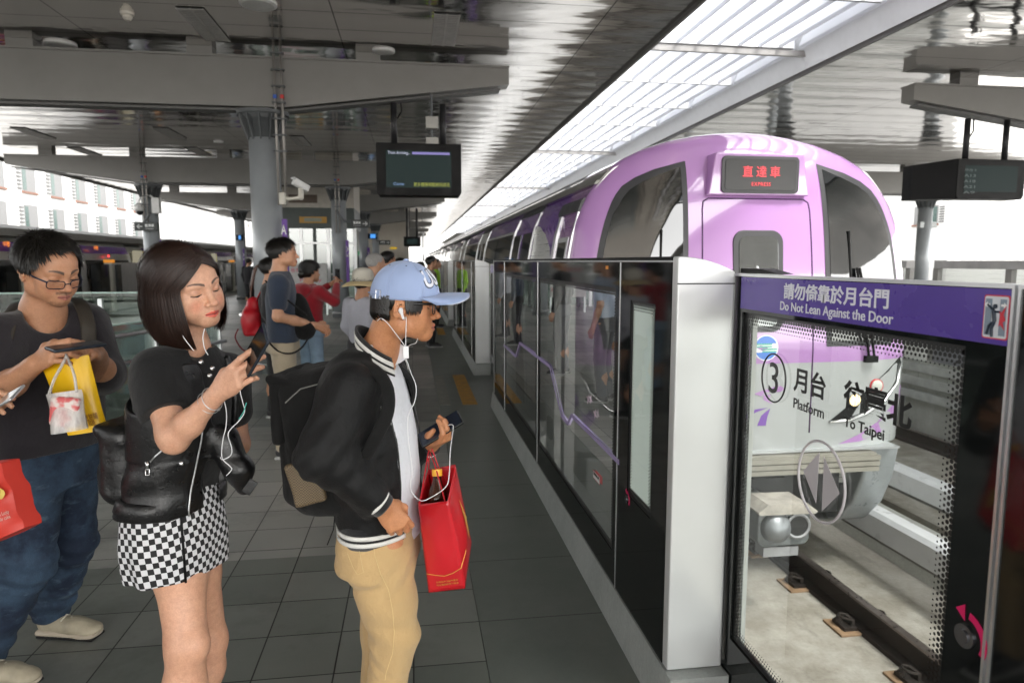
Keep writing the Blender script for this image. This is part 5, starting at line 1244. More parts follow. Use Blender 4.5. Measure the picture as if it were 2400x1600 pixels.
    s.cap(V(905, 700, 2.03), V(900, 822, 1.99), .052, .056, .003, True)
    mk('tshirt', s.mesh(.005, disp=foldf(2, .0028, 14, .6)), teewhite, root)
    s = S(); s.zloft(rows(T), yw, 2.3, .03); s.ell(V(838, 850, 2.05), (.15, .10, .06), rotm(yw), .04)
    fw_ = A_(-sin(radians(yw)), cos(radians(yw)), 0); lt = A_(cos(radians(yw)), sin(radians(yw)), 0); oc = V(862, 1000, 2.05) + fw_ * .13 - lt * .028
    s.box(oc + A_(0, 0, -.0), (.112, .10, .33), rotm(yw), .01, .006, True); s.cap(V(905, 690, 2.03), V(890, 835, 2.03), .062, .066, .004, True); s.plane(wr - nrm(wr - el) * .028, wr - el) if False else None
    hemz = V(850, 1178, 2.05)[2]
    s.box(A_(V(870, 1100, 2)[0], 2.05, hemz - .15), (.6, .6, .15), None, .001, .002, True)
    s.chain([sh, el, wr - (wr - el) * .12], [.072, .062, .043], .045); s.chain([sh2, el2, wr2 - (wr2 - el2) * .12], [.070, .058, .040], .03)
    def jf(P):
        w_ = foldf(4, .0055, 17, .8)(P); d1 = np.sqrt(((P - el) ** 2).sum(-1)); t_ = ((P - sh) @ nrm(el - sh)); t2 = ((P - el) @ nrm(wr - el))
        return w_ + .004 * np.exp(-(d1 / .11) ** 2) * np.sin(t2 * 130 + 2.5 * wave(P, 9, 5)) + .0010 * wave(P, 70, 6) + .0045 * ridge(P * np.array([1, 1, .6]), 11, 8)
    jk = mk('jacket', s.mesh(.0048, disp=jf), blackcloth, root)
    # cuffs with stripes, hem, collar
    def bandring(name, rings, m_, par): b = B(); b.loft(rings, 0, False); return b.build(name, m_, par, smooth=True)
    for a_, b_, r_ in ((el, wr, .034), (el2, wr2, .033)):
        Fh = hframe(b_, nrm(b_ - a_), (0, -1, .3), 1); b = B(); ks = (-.045, -.040, -.02, 0, .012, .014); ring = lambda t, r: [Fh.p(r * cos(2 * pi * i / 28), t, r * sin(2 * pi * i / 28)) for i in range(28)]
        b.loft([ring(-.05, r_ * 1.0), ring(-.045, r_ * 1.12), ring(-.02, r_ * 1.1), ring(.008, r_ * 1.04), ring(.012, r_ * .98), ring(.008, r_ * .8)], 0, True); cf = b.build('cuff', ribblack, jk, smooth=True)
        for t0 in (-.032, -.011): b = B(); b.loft([ring(t0 - .0055, r_ * 1.06), ring(t0 - .0045, r_ * 1.145), ring(t0 + .0045, r_ * 1.13), ring(t0 + .0055, r_ * 1.05)], 0, False); b.build('cuff_stripe', ribwhite, cf, smooth=True)
    def hemring(dz, o):
        x0, y0 = V(877, 1178, 2.05)[0], 2.05; pts = []
        for i in range(61):
            a = radians(24 + (360 - 48) * i / 60); lx, ly = (.166 + o) * sin(a), (.103 + o) * cos(a); pts.append(A_(x0, y0, hemz + dz - .020 * cos(a) * 0) + lt * lx + fw_ * ly)
        return pts
    def band(rings, nm, m_, par): b = B(); b.loft(rings, 0, False, closed=False); return b.build(nm, m_, par, smooth=True, solid=.003)
    hm = band([hemring(.012, .006), hemring(.004, .010), hemring(-.025, .009), hemring(-.05, .004)], 'waist_rib', ribblack, jk)
    for dz in (-.012, -.032): band([hemring(dz + .006, .0135), hemring(dz - .006, .013)], 'rib_stripe', ribwhite, hm)
    def colring(h, o):
        pts = []
        for i in range(49):
            a = radians(38 + (360 - 76) * i / 48); bk = (1 - cos(a)) / 2
            base = V(892, 866, 2.03) * (1 - bk) + V(866, 788, 2.05) * bk; top_o = .004 + .004 * bk
            pts.append(base + lt * (.070 + o) * sin(a) * .95 + fw_ * (.046 + o) * cos(a) + A_(-.3 * h * bk, 0, h))
        return pts
    cl = band([colring(0, .012), colring(.02, .008), colring(.042, .002), colring(.052, -.002), colring(.050, -.006)], 'collar', ribblack, jk)
    for h, o in ((.013, .0118), (.033, .0066)): band([colring(h - .0065, o + .001), colring(h + .0065, o - .002)], 'collar_stripe', ribwhite, cl)
    # zip edge and chest print
    for sdn in (-1, 1):
        pts = []
        for y in np.linspace(870, 1180, 24):
            z = V(850, y, 2.05)[2]; st = np.array(sorted(rows(T))); cx_, cy_, w_, d_ = [np.interp(z, st[:, 0], st[:, i]) for i in (1, 2, 3, 4)]
            u = (.086 if sdn > 0 else .142) / w_; pts.append(A_(cx_, cy_, z) + lt * (sdn * .114 - .028) + fw_ * (d_ * (1 - u ** 2.3) ** (1 / 2.3) + .002))
        b = B(); b.tube(pts, .0028, 6); b.build('zip', mat('dark_zip', (.05, .05, .05), .4, .7), jk, smooth=True)
    def chest(u_, z, o=.010):
        st = np.array(sorted(rows(T))); cx_, cy_, w_, d_ = [np.interp(z, st[:, 0], st[:, i]) for i in (1, 2, 3, 4)]; return A_(cx_, cy_, z) + lt * u_ + fw_ * (d_ * max(0, 1 - (abs(u_) / w_) ** 2.3) ** (1 / 2.3) + o)
    tb = bvh(jk); prm = mat('print_white', (.62, .62, .60), .7, 0, 0)
    def wrap(t, cx_, cy_, par, bt, off=.002, rot=0, k=830):
        for v_ in t.data.vertices:
            x, y, z = v_.co; c_, s_ = cos(rot), sin(rot); X_, Y_ = x * c_ - y * s_, x * s_ + y * c_; h = stick(bt, cx_ + X_ * k, cy_ - Y_ * k, off + z)
            if h is not None: v_.co = h
        t.parent = par
    def patchgrid(quad, bt, off, nm, m_, par, n=8):
        b = B(); ok_ = [True]
        def F(u, v):
            p_ = [(quad[0][i] * (1 - u) + quad[1][i] * u) * (1 - v) + (quad[3][i] * (1 - u) + quad[2][i] * u) * v for i in (0, 1)]; h = stick(bt, p_[0], p_[1], off)
            if h is None or h[1] > 2.05: g_ = at(p_[0], p_[1], 1.93); r_ = bt.find_nearest(Vector(g_)); h = np.array(r_[0]) + np.array(r_[1]) * off
            return tuple(h)
        b.grid(F, n, n)
        if ok_[0]: b.build(nm, m_, par, smooth=True)
    patchgrid([(904, 911), (931, 915), (929, 949), (899, 944)], tb, .004, 'chest_patch', prm, jk)
    for i, tx in enumerate(('OWN', 'THE DECISION', 'MAGICALLY', 'PEOPLE,', 'ARE THE PEOPLE')):
        t = text('chest_text', tx, .0095, prm, (0, 0, 0), (1, 0, 0), (0, 1, 0), None, depth=.0002, align='LEFT'); wrap(t, 890, 954 + 8 * i + (4 if i > 2 else 0), jk, tb, .002, -.12)
    t = text('chest_text', 't', .02, prm, (0, 0, 0), (1, 0, 0), (0, 1, 0), None, depth=.0002); wrap(t, 905, 903, jk, tb)
    # trousers
    s = S(); hz = V(850, 1215, 2.05)[2]
    s.zloft([(hz + .06, hipc[0] - .004, 2.05, .155, .098), (hz - .02, hipc[0] - .006, 2.05, .165, .108), (hz - .09, hipc[0] - .006, 2.05, .165, .112)], yw, 2.3, .02)
    s.chain([hipc + A_(-.005, -.075, -.06), kn * .5 + (hipc + A_(0, -.075, -.06)) * .5 + A_(.00, 0, 0), kn, an + A_(-.01, 0, 0)], [.092, .080, .066, .052], .04)
    s.chain([hipc + A_(-.01, .08, -.06), kf, af], [.090, .064, .052], .04)
    def pf(P):
        d1 = np.sqrt(((P - kn) ** 2).sum(-1)); d2 = np.abs(P[..., 2] - (hz - .10)); return foldf(7, .0035, 15, .7)(P) + .0040 * np.exp(-(d1 / .12) ** 2) * np.sin(P[..., 2] * 90 + P[..., 0] * 55 + 3.0 * wave(P, 12, 3)) + .0022 * np.exp(-(d2 / .07) ** 2) * np.sin(P[..., 2] * 100 - P[..., 0] * 70 + 3 * wave(P, 9, 1))
    tr = mk('trousers', s.mesh(.0055, disp=pf), khaki, root)
    b = B(); th = mat('tan_thread', (.62, .45, .22), .7)
    tt_ = bvh(tr)
    def seamline(P_, r_=.0011, o_=.0006):
        out = []
        for (x0, y0), (x1, y1) in zip(P_[:-1], P_[1:]):
            for k in range(6): h = stick(tt_, x0 + (x1 - x0) * k / 6, y0 + (y1 - y0) * k / 6, o_); out += [h] if h is not None else []
        if len(out) > 2: b.tube(out, r_, 5)
    seamline([(874, 1262), (878, 1300), (892, 1345), (910, 1380), (920, 1430), (924, 1480), (920, 1530), (905, 1575), (902, 1596)]); seamline([(822, 1245), (834, 1245), (838, 1270), (850, 1330), (852, 1340), (838, 1346), (828, 1330), (812, 1290)], .0008); b.build('seam', th, tr)
    p0 = stick(tt_, 838, 1250, .001)
    b = B(); b.box(p0[0], p0[0] + .008, p0[1] - .006, p0[1], p0[2] - .024, p0[2]); b.build('red_tab', mat('red_tab', (.5, .02, .02), .6), tr)
    for a_ in (an, af): add_shoe(root, a_, (1, -.2), mat('dark_trainer', (.03, .03, .035), .6), mat('white_sole', (.6, .6, .58), .6))
    # backpack (rests on the back: its own thing)
    bp = thing('backpack', 'big black backpack with a brown mesh pocket, worn by the capped young man', 'backpack', tuple(V(720, 1010, 2.03)))
    s = S(); c0 = V(744, 996, 2.06); Rb = rotm(yw + 4, -6, 0); pR = lambda x, y, z: c0 + Rb @ A_(x, y, z)
    s.box(pR(0, .01, -.01), (.135, .085, .205), Rb, .05, .02); s.box(pR(0, .02, .135), (.125, .090, .07), Rb, .05, .03); s.box(pR(0, -.065, -.09), (.105, .045, .10), Rb, .035, .03); s.box(pR(0, .05, -.16), (.13, .07, .05), Rb, .03, .02)
    bb = mk('bag_body', s.mesh(.006, disp=foldf(8, .005, 16)), canvas, bp)
    s = S(); s.box(pR(0, -.015, .168), (.130, .085, .014), Rb @ rotm(0, 20, 0), .013, .03); s.box(pR(0, -.078, .085), (.128, .018, .085), Rb @ rotm(0, 4, 0), .015, .03); mk('flap', s.mesh(.006, disp=foldf(3, .003, 14)), canvas, bp)
    for sx_ in (-1, 1):
        q_ = [pR(sx_ * .09, .08, .15), V(815 if sx_ * lt[1] < 0 else 860, 822, 1.95 if sx_ * lt[1] < 0 else 2.17), V(880 if sx_ * lt[1] < 0 else 945, 855, 1.88 if sx_ * lt[1] < 0 else 2.13), V(900 if sx_ * lt[1] < 0 else 960, 930, 1.86 if sx_ * lt[1] < 0 else 2.12), V(868, 1000, 1.83 if sx_ * lt[1] < 0 else 2.22), pR(sx_ * .13, .09, -.16)]
        P_ = []
        for i in range(len(q_) - 1):
            for k in range(6): P_.append(q_[i] + (q_[i + 1] - q_[i]) * k / 6)
        P_ = [sum(P_[max(0, i - 3):i + 4]) / len(P_[max(0, i - 3):i + 4]) for i in range(len(P_))]
        if sx_ * lt[1] < 0 or True: b = B(); b.tube(P_, .022, 10, flat=.25); b.build('shoulder_strap', canvas, bp, smooth=True)
    q = NT('brown_mesh'); wv = q.n('TexChecker'); wv.inputs['Scale'].default_value = 260; q.l(q.obj(), wv.inputs[0]); q.base(q.mix(wv.outputs[1], (.05, .035, .02), (.17, .12, .065))); q.rough(.6)
    s = S(); pc = V(702, 1108, 1.905); s.box(pc, (.045, .012, .062), rotm(-8, 0, 0) @ rotm(0, 0, -14), .010, .01); mk('mesh_pocket', s.mesh(.005, disp=foldf(5, .004, 25)), q.m, bp)
    b = B(); b.tube([V(770, 1175, 1.93), V(766, 1215, 1.92), V(752, 1250, 1.92)], .004, 6, flat=.4); b.build('dangling_strap', canvas, bp)
    b = B(); b.tube([V(648 + 10 * t_, 1000 - t_ * 0, 2) for t_ in (0, 1)], .001, 4)
    b = B(); pts = [V(x, y, 1.90) for x, y in ((655, 925), (690, 893), (730, 882), (745, 886))]; b.tube(pts, .0018, 5); b.build('zip_glint', mat('zip_grey', (.3, .3, .28), .4, .6), bp)
    # phone, bag, bottle, earphones
    ph = thing('smartphone', 'dark smartphone in the left hand of the capped young man, above the red bag', 'phone', tuple(V(1015, 985, 2.1)))
    pa, pb = V(980, 1004, 2.10), V(1042, 966, 2.10); u = nrm(pb - pa); L = np.linalg.norm(pb - pa); n_ = nrm(np.cross(u, A_(0, 1, .5))); w_ = np.cross(n_, u); Rp = np.stack([w_, u, n_], 1); cph = (pa + pb) / 2
    s = S(); s.box(cph, (.036, .074, .0042), Rp, .0035, .002); mk('phone_body', s.mesh(.0022), black_gl, ph)
    b = B(); M4 = Matrix([[Rp[i][0], Rp[i][1], Rp[i][2], cph[i]] for i in range(3)] + [[0, 0, 0, 1]]); b.box(-.033, .033, -.070, .070, .0043, .0048, M=M4); b.box(-.033, .033, -.070, .070, -.0048, -.0043, M=M4); b.build('phone_glass', mat('phone_screen', (.02, .025, .04), .05), ph)
    redp = mat('red_paper', (.52, .010, .018), .32, 0, .08, 4, bump=.15, bscale=25, coat=.4); gold = mat('gold_print', (.72, .47, .10), .35, .3, .05)
    bg_ = thing('shopping_bag', 'glossy red paper bag with a gold swoosh, hanging from the capped young man', 'shopping bag', tuple(V(1020, 1200, 2.02)))
    cn_ = {'fl': (960, 1158, 1.96), 'fr': (1028, 1150, 1.90), 'br': (1046, 1066, 2.02), 'bl': (984, 1078, 2.10), 'Fl': (985, 1360, 1.96), 'Fr': (1068, 1350, 1.92), 'Br': (1083, 1245, 2.04), 'Bl': (1010, 1290, 2.10)}
    Q = {k_: V(*v_) for k_, v_ in cn_.items()}
    # bulge points
    def face(a, b2, c, d, nm, m_, bul=.006):
        nn_ = nrm(np.cross(Q[b2] - Q[a], Q[d] - Q[a])); cen = sum(Q.values()) / 8; nn_ = nn_ * (1 if nn_ @ ((Q[a] + Q[c]) / 2 - cen) > 0 else -1)
        def F(u, v):
            p_ = (Q[a] * (1 - u) + Q[b2] * u) * (1 - v) + (Q[d] * (1 - u) + Q[c] * u) * v; return tuple(p_ + nn_ * (bul * sin(pi * u) * sin(pi * v) + .0022 * float(wave(A_(u * 3, v * 4, ord(nm[0])), 1.3, 4)) * sin(pi * u) * sin(pi * v)))
        b = B(); b.grid(F, 14, 18); return b.build(nm, m_, bg_, smooth=True, solid=.0012)
    face('fl', 'fr', 'Fr', 'Fl', 'front_panel', redp, .008); face('fr', 'br', 'Br', 'Fr', 'side_panel', redp, .012); face('bl', 'fl', 'Fl', 'Bl', 'inner_side_panel', redp, .0); face('br', 'bl', 'Bl', 'Br', 'back_panel', redp, .0); face('Fl', 'Fr', 'Br', 'Bl', 'base_panel', redp, .0)
    mm = lambda u, v: (Q['fr'] * (1 - u) + Q['br'] * u) * (1 - v) + (Q['Fr'] * (1 - u) + Q['Br'] * u) * v + nrm(A_(.9, -.35, 0)) * (.002 + .013 * sin(pi * u) * sin(pi * v))
    b = B(); L_ = [(.55, .22), (.62, .35), (.78, .55), (.86, .78), (.80, .84), (.66, .70), (.58, .50)]; cc = mm(.70, .52); pts = [mm(*q_) for q_ in L_]; b.add([cc] + pts, [(0, i + 1, (i + 1) % 7 + 1) for i in range(7)]); b.build('gold_swoosh', gold, bg_)
    ff = lambda u, v: (Q['fl'] * (1 - u) + Q['fr'] * u) * (1 - v) + (Q['Fl'] * (1 - u) + Q['Fr'] * u) * v + A_(0, -1, 0) * (.003 + .009 * sin(pi * u) * sin(pi * v))
    b = B(); b.tube([ff(.0, .78), ff(.25, .80), ff(.5, .82), ff(.75, .80), ff(1.0, .76)] + [mm(.3, .73), mm(.9, .60)], .0011, 5); b.build('gold_line', gold, bg_)
    for i, tx in enumerate(('台灣名產餅舖專賣店', '地址電話詳見包裝盒')):
        t = text('bag_text', tx, .0062, gold, (0, 0, 0), (1, 0, 0), (0, 1, 0), None, depth=.0001, bold=.0001)
        for v_ in t.data.vertices: x, y, z = v_.co; v_.co = ff(.55 + x / .09, .885 + .035 * i - y / .26) + A_(0, -.0006, 0)
        t.parent = bg_; t.matrix_parent_inverse = Matrix.Translation(bg_.location).inverted()
    for k_, (a_, b2) in enumerate(((( .15, 0), (.6, 0)),)):
        pass
    rope = mat('red_cord', (.50, .01, .02), .6); b = B(); top1 = V(992, 1030, 2.08); top2 = V(985, 1032, 2.08)
    b.tube([ff(.05, .01), ff(.05, .01) * .5 + top2 * .5 + A_(.0, 0, .0), top2, (top2 + V(1015, 1110, 1.96)) / 2, V(1022, 1150, 1.93)], .0022, 6); b.build('cord_handle', rope, bg_)
    b = B(); b.tube([V(985, 1090, 2.08), V(985, 1055, 2.08), top1, V(1010, 1080, 2.06), V(1035, 1120, 2.03)], .0022, 6); b.build('cord_handle', rope, bg_)
    bt = thing('drink_bottle', 'tea bottle with an orange-yellow cap standing in the red shopping bag', 'bottle', tuple(V(1003, 1150, 2.0)))
    q = NT('tea_bottle'); q.base((.10, .035, .02)); q.rough(.08); q.b.inputs['Transmission Weight'].default_value = .5; b = B(); p0 = V(1005, 1165, 2.0); ax_ = nrm(V(1004, 1082, 2.02) - p0); hh = (0, .03, .05, .068, .085, .10); rd = (.030, .030, .026, .017, .0125, .0125); b.tube([p0 + ax_ * h for h in hh], rd, 24); b.build('bottle_body', q.m, bt, smooth=True)
    b = B(); b.tube([p0 + ax_ * .094, p0 + ax_ * .114], .0155, 20); b.build('bottle_cap', mat('orange_cap', (.85, .42, .03), .4), bt)
    ep = thing('earphones', 'white wired earphones of the capped young man', 'earphones', tuple(V(925, 700, 1.94)))
    E_ = lambda x, y, Y: at(x, y, Y); ear = H.p(-.084 if (R @ A_(-1, 0, 0))[1] < 0 else .084, .006, .004); b = B(); s = S(); s.ell(ear, (.0085, .0065, .0085), R, .004); s.cap(ear, ear + R @ A_(0, .008, -.022) + A_(0, -.004, 0), .0042, .0034, .004); mk('earbud', s.mesh(.0018), whc, ep)
    e0 = ear + R @ A_(0, .010, -.026) + A_(0, -.005, 0); sp = at(951, 815, 1.90)
    def sm_(P_, n=8):
        P_ = [np.array(p_) for p_ in P_]; out = []
        for i in range(len(P_) - 1):
            p0_, p1, p2, p3 = P_[max(0, i - 1)], P_[i], P_[i + 1], P_[min(len(P_) - 1, i + 2)]
            for k in range(n): t_ = k / n; out.append(.5 * ((2 * p1) + (-p0_ + p2) * t_ + (2 * p0_ - 5 * p1 + 4 * p2 - p3) * t_ ** 2 + (-p0_ + 3 * p1 - 3 * p2 + p3) * t_ ** 3))
        return out + [P_[-1]]
    b.tube(sm_([e0, at(952, 745, 1.915), at(951, 790, 1.905), sp]), .0011, 6)
    b.tube(sm_([at(884, 752, 1.965), at(893, 746, 1.935), at(908, 757, 1.93), at(930, 785, 1.915), at(945, 805, 1.90), sp]), .0011, 6)
    b.tube(sm_([at(979, 790, 2.0), at(975, 803, 1.98), at(962, 808, 1.95), sp]), .0011, 6)
    b.tube(sm_([at(951, 838, 1.90), at(962, 870, 1.905), at(975, 905, 1.885), at(972, 940, 1.88), at(957, 975, 1.87), at(957, 1030, 1.865), at(966, 1100, 1.85), at(962, 1145, 1.85), at(985, 1172, 1.87), at(1010, 1165, 1.885), at(1045, 1140, 1.90), at(1053, 1110, 1.92), at(1055, 1060, 1.96), at(1062, 1005, 2.04), at(1060, 995, 2.06), at(1050, 996, 2.07)]), .0012, 6); b.build('cable', whc, ep, smooth=True)
    b = B(); c_ = sp + A_(0, -.002, -.012); b.box(c_[0] - .008, c_[0] + .008, c_[1] - .003, c_[1] + .003, c_[2] - .017, c_[2] + .017); b.build('splitter', whc, ep, bevel=.002)
    wb = thing('bracelet', 'dark beaded bracelet on the left wrist of the capped young man', 'bracelet', tuple(wr2)); Fh = F2
    b = B()
    for i in range(16): a = 2 * pi * i / 16; c_ = Fh.p(.027 * cos(a), -.006, .024 * sin(a)); b.tube([c_ + A_(0, 0, z) for z in (-.005, -.003, 0, .003, .005)], [.001, .004, .005, .004, .001], 8)
    b.build('beads', mat('blue_black_beads', (.01, .015, .04), .15), wb, smooth=True)
    return H
boy()
# ---------------------------------------------------------------- the woman with the black bob, and the man with glasses
def smooth_path(P_, n=8):
    P_ = [np.array(p_, float) for p_ in P_]; out = []
    for i in range(len(P_) - 1):
        p0_, p1, p2, p3 = P_[max(0, i - 1)], P_[i], P_[i + 1], P_[min(len(P_) - 1, i + 2)]
        for k in range(n): t_ = k / n; out.append(.5 * ((2 * p1) + (-p0_ + p2) * t_ + (2 * p0_ - 5 * p1 + 4 * p2 - p3) * t_ ** 2 + (-p0_ + 3 * p1 - 3 * p2 + p3) * t_ ** 3))
    return out + [P_[-1]]
def m_leather():
    q = NT('black_leather'); n = q.noise(q.obj(), 35, 5, .65); n2 = q.noise(q.obj(), 420, 2, .6); q.base((.005, .005, .0055)); q.rough(q.ramp(n, .3, .7, .24, .42)); q.b.inputs['Specular IOR Level'].default_value = .55
    q.bump(q.math('ADD', n, q.math('MULTIPLY', n2, .12)), .55, .006); return q.m
leather = m_leather()
def lashes(H, par, col=(.01, .008, .007), drop=0.0):
    b = B()
    for x in (-1, 1):
        pts = [H.p(x * (.0185 + .027 * t), .0925 - .0085 * (2 * t - 1) ** 2 - .006 * t, .0085 - drop + .0030 * (2 * t - 1) ** 2 + .001 * t) for t in np.linspace(0, 1, 14)]
        b.tube(pts, [.0009 + .0013 * sin(pi * min(1, k / 13 + .15)) for k in range(14)], 5)
    return each(b, 'eyelash', mat('lash_black', col, .6, 0, 0), par, smooth=True)
def woman():
    yaw = -127; R = rotm(yaw, 7, 13); em = V(475, 668, 2.00); H = Frame(em - R @ A_(0, .090, .017), R)
    root = thing('person', 'woman with a dark bob, black leather waistcoat and checkered skirt', 'person', (float(H.o[0]), 2.05, 0))
    skin = (.58, .335, .225); s = S(); nb = V(440, 800, 2.10); cx0 = lambda x, y, Y=2.08: V(x, y, Y)
    head(s, H, nb, fat=1.08, nr=.043, lips=1.05, ears=True)
    s.chain([nb, V(418, 880, 2.11), V(405, 1100, 2.08)], [.046, .06, .07], .03)
    sh, el, wr = V(356, 852, 2.0), V(400, 1010, 1.88), V(500, 903, 1.82)
    s.chain([sh, el + (sh - el) * .08, el], [.046, .039, .034], .02); s.chain([el, el + (wr - el) * .35, wr], [.034, .0345, .0215], .02)
    sh2, el2 = V(525, 860, 2.20), V(545, 1020, 2.22); wr2 = V(520, 960, 2.0); s.chain([sh2, el2, V(500, 1000, 2.08)], [.046, .036, .028], .02)
    F = hframe(wr, V(560, 848, 1.775) - wr, (.12, -1, .35), 1); sd = -1 if F.R[:, 0][2] < 0 else 1
    tips, nails = hand(s, F, [(6, 18, 12), (34, 38, 20), (42, 42, 24), (50, 46, 26)], side=sd, sc=.92, thumb=((.032, .052, -.012), (.026, .082, -.028), (.022, .104, -.036)), spread=.7, wrist_r=.023)
    kx, ky, kz = V(440, 1475, 2.0); hp = V(405, 1200, 2.08)
    knn, knf = V(428, 1480, 1.98), V(478, 1470, 2.16); ann, anf = A_(V(410, 1560, 2.0)[0] + .0, 1.99, .09), A_(V(462, 1560, 2.2)[0], 2.17, .09)
    s.chain([V(405, 1200, 2.04), V(414, 1310, 2.04), knn, knn + (ann - knn) * .35, ann], [.055, .072, .054, .056, .034], .03)
    s.chain([V(425, 1200, 2.12), V(448, 1310, 2.14), knf, knf + (anf - knf) * .35, anf], [.055, .070, .054, .055, .034], .03)
    s.ell(knn + A_(.035, -.02, .01), (.03, .03, .04), None, .03)
    hb = (H.o - .15, H.o + .15, .0018); h1 = (wr + A_(-.03, -.10, -.10), wr + A_(.20, .10, .16), .0019)
    mk('body', s.mesh(.007, [hb, h1]), m_skin(), root, skincol(skin, H, lip=(.62, .075, .055), brow=(.035, .02, .014), blush=.25, hands=nails, brow_t=.0036))
    lashes(H, root)
    # hair: curtain surface from a side parting
    top = .128; px_ = -.004; hm = m_hair('dark_brown_hair', (.008, .0038, .0028), (.034, .013, .007), .42)
    def HS(sd_, s_, t_, o=0.0, wob=0.0):
        # root along the parting (s_: 0 front .. 1 back)
        ry = .082 - .115 * s_; C = A_(0, -.017, .041); Rr = A_(.090, .118, .098) + o
        r0 = A_(px_, ry, 0); zz = math.sqrt(max(.02, 1 - (r0[0] / Rr[0]) ** 2 - ((r0[1] - C[1]) / Rr[1]) ** 2)); d0 = A_(r0[0] / Rr[0], (r0[1] - C[1]) / Rr[1], zz); d0 /= np.linalg.norm(d0)
        az = radians((47 if sd_ > 0 else 62) + (180 - (47 if sd_ > 0 else 62)) * s_ ** .9); d1 = A_(sd_ * sin(az), cos(az), -.12); d1 /= np.linalg.norm(d1)
        T1 = .46
        hemz = -.135 - .020 * (1 - abs(cos(az))) + .035 * s_ + (.0 if sd_ > 0 else .020)
        if t_ < T1:
            u = t_ / T1; om = math.acos(np.clip(d0 @ d1, -1, 1)); d = (sin((1 - u) * om) * d0 + sin(u * om) * d1) / max(1e-6, sin(om)); p_ = C + Rr * d
        else:
            u = (t_ - T1) / (1 - T1); p_ = C + Rr * d1; zs = p_[2]; out = 1 + .22 * sin(u * pi * .55) - .30 * u ** 3.0
            p_ = A_(p_[0] * out, (p_[1] + .01) * out - .01, zs + (hemz - zs) * u)
            if s_ < .35: p_ = p_ + A_(-sd_ * .012 * u * (1 - s_ / .35), .012 * u * (1 - s_ / .35), 0)
        n_ = A_(p_[0], p_[1] + .01, max(0, p_[2] - .04)); n_ /= np.linalg.norm(n_); return p_ + n_ * (o * .0 + wob), n_
    b = B()
    for sd_ in (-1, 1):
        b.grid(lambda u, v, sd_=sd_: tuple(H.p(*HS(sd_, u, v, -.001, .0016 * float(wave(A_(u * 26, v * 1.2, sd_), 1.6, 2)))[0])), 90, 30)
    b.build('hair', hm, root, smooth=True)
    rs = np.random.RandomState(11); K = 14; N = 5200; PP = np.zeros((N, K, 3)); NN = np.zeros((N, K, 3))
    for i in range(N):
        sd_ = 1 if rs.rand() < .62 else -1; s_ = rs.rand() ** 1.1; o_ = rs.uniform(-.0012, .0024); end = rs.uniform(.93, 1.03); w0 = rs.uniform(-.003, .003); st_ = 0 if rs.rand() < .7 else rs.uniform(0, .4); js = rs.normal() * .010
        if rs.rand() < .045: o_ += rs.uniform(.002, .009)
        for k in range(K):
            t_ = min(1.03, st_ + (end - st_) * k / (K - 1)); ss = min(1, max(0, s_ + js * t_)); p_, n_ = HS(sd_, ss, t_, 0, o_ + w0 * sin(t_ * 5)); PP[i, k] = H.p(*p_); NN[i, k] = R @ n_
    strands('hair_strands', (PP, NN), .0017, hm, bpy.data.objects['hair'] if False else root)
    # black collarless top with short sleeves
    yw = -120; fw_ = A_(-sin(radians(yw)), cos(radians(yw)), 0); lt = A_(cos(radians(yw)), sin(radians(yw)), 0); topm = cloth('black_crepe', (.004, .004, .0044), .7, .1, 900, .4, .1)
    def rows(tab, wo=0, do=0, yc=2.08): return [(V(420, y, yc)[2], V(x, y, yc)[0], yc + oy, w_ + wo, d_ + do) for y, x, oy, w_, d_ in tab]
    T = [(800, 440, 0, .080, .060), (825, 434, 0, .118, .072), (860, 430, 0, .158, .088), (920, 428, 0, .165, .108), (985, 424, 0, .158, .112), (1050, 414, 0, .146, .102), (1105, 402, 0, .144, .103), (1142, 396, 0, .150, .110)]
    s = S(); s.zloft(rows(T, -.010, -.008), yw, 2.3, .03); s.chain([sh, sh + (el - sh) * .52], [.063, .058], .04); s.chain([sh2, sh2 + (el2 - sh2) * .5], [.068, .060], .04)
    e_d = nrm(el - sh); s.plane(sh + (el - sh) * .60, e_d, .002) if False else s.box(sh + (el - sh) * .60 + e_d * .085, (.085, .085, .085), hframe(sh, e_d, (0, -1, 0), 1).R, .01, .002, True)
    s.cap(V(446, 700, 2.09), V(444, 802, 2.09), .050, .052, .004, True); s.cap(V(450, 800, 2.05), V(478, 850, 1.92), .030, .012, .006, True)
    mk('blouse', s.mesh(.0046, disp=foldf(6, .0042, 15, .6)), topm, root)
    for x, y, Yd in ((461, 832, 1.925), (487, 846, 1.90), (481, 863, 1.895)):
        b = B(); c_ = V(x, y, Yd); b.tube([c_ + A_(0, .006, 0), c_, c_ + A_(.001, -.004, 0)], [.0065, .0062, .003], 14); b.build('stud', mat('silver_stud', (.85, .85, .85), .12, 1, 0), root, smooth=True)
    # leather waistcoat, open at the front
    s = S(); s.zloft(rows(T[1:] + [(1158, 394, 0, .152, .112)], .006, .006), yw, 2.3, .03); s.ell(V(405, 842, 2.09), (.15, .085, .045), rotm(yw), .04)
    oc = V(430, 1000, 2.08) + fw_ * .13 + lt * (-.035 if lt[1] < 0 else .035); s.box(oc, (.052, .10, .36), rotm(yw), .02, .012, True)
    s.ell(sh + A_(0, -.02, -.03), (.078, .075, .10), None, .012, True); s.ell(sh2 + A_(.02, 0, -.03), (.075, .07, .10), None, .012, True); s.cap(V(455, 700, 2.08), V(450, 812, 2.08), .070, .074, .01, True)
    s.chain([V(515, 1010, 2.04), V(548, 1080, 2.02), V(560, 1118, 2.02)], [.045, .040, .022], .03)
    wl = foldf(9, .0055, 15, .55)
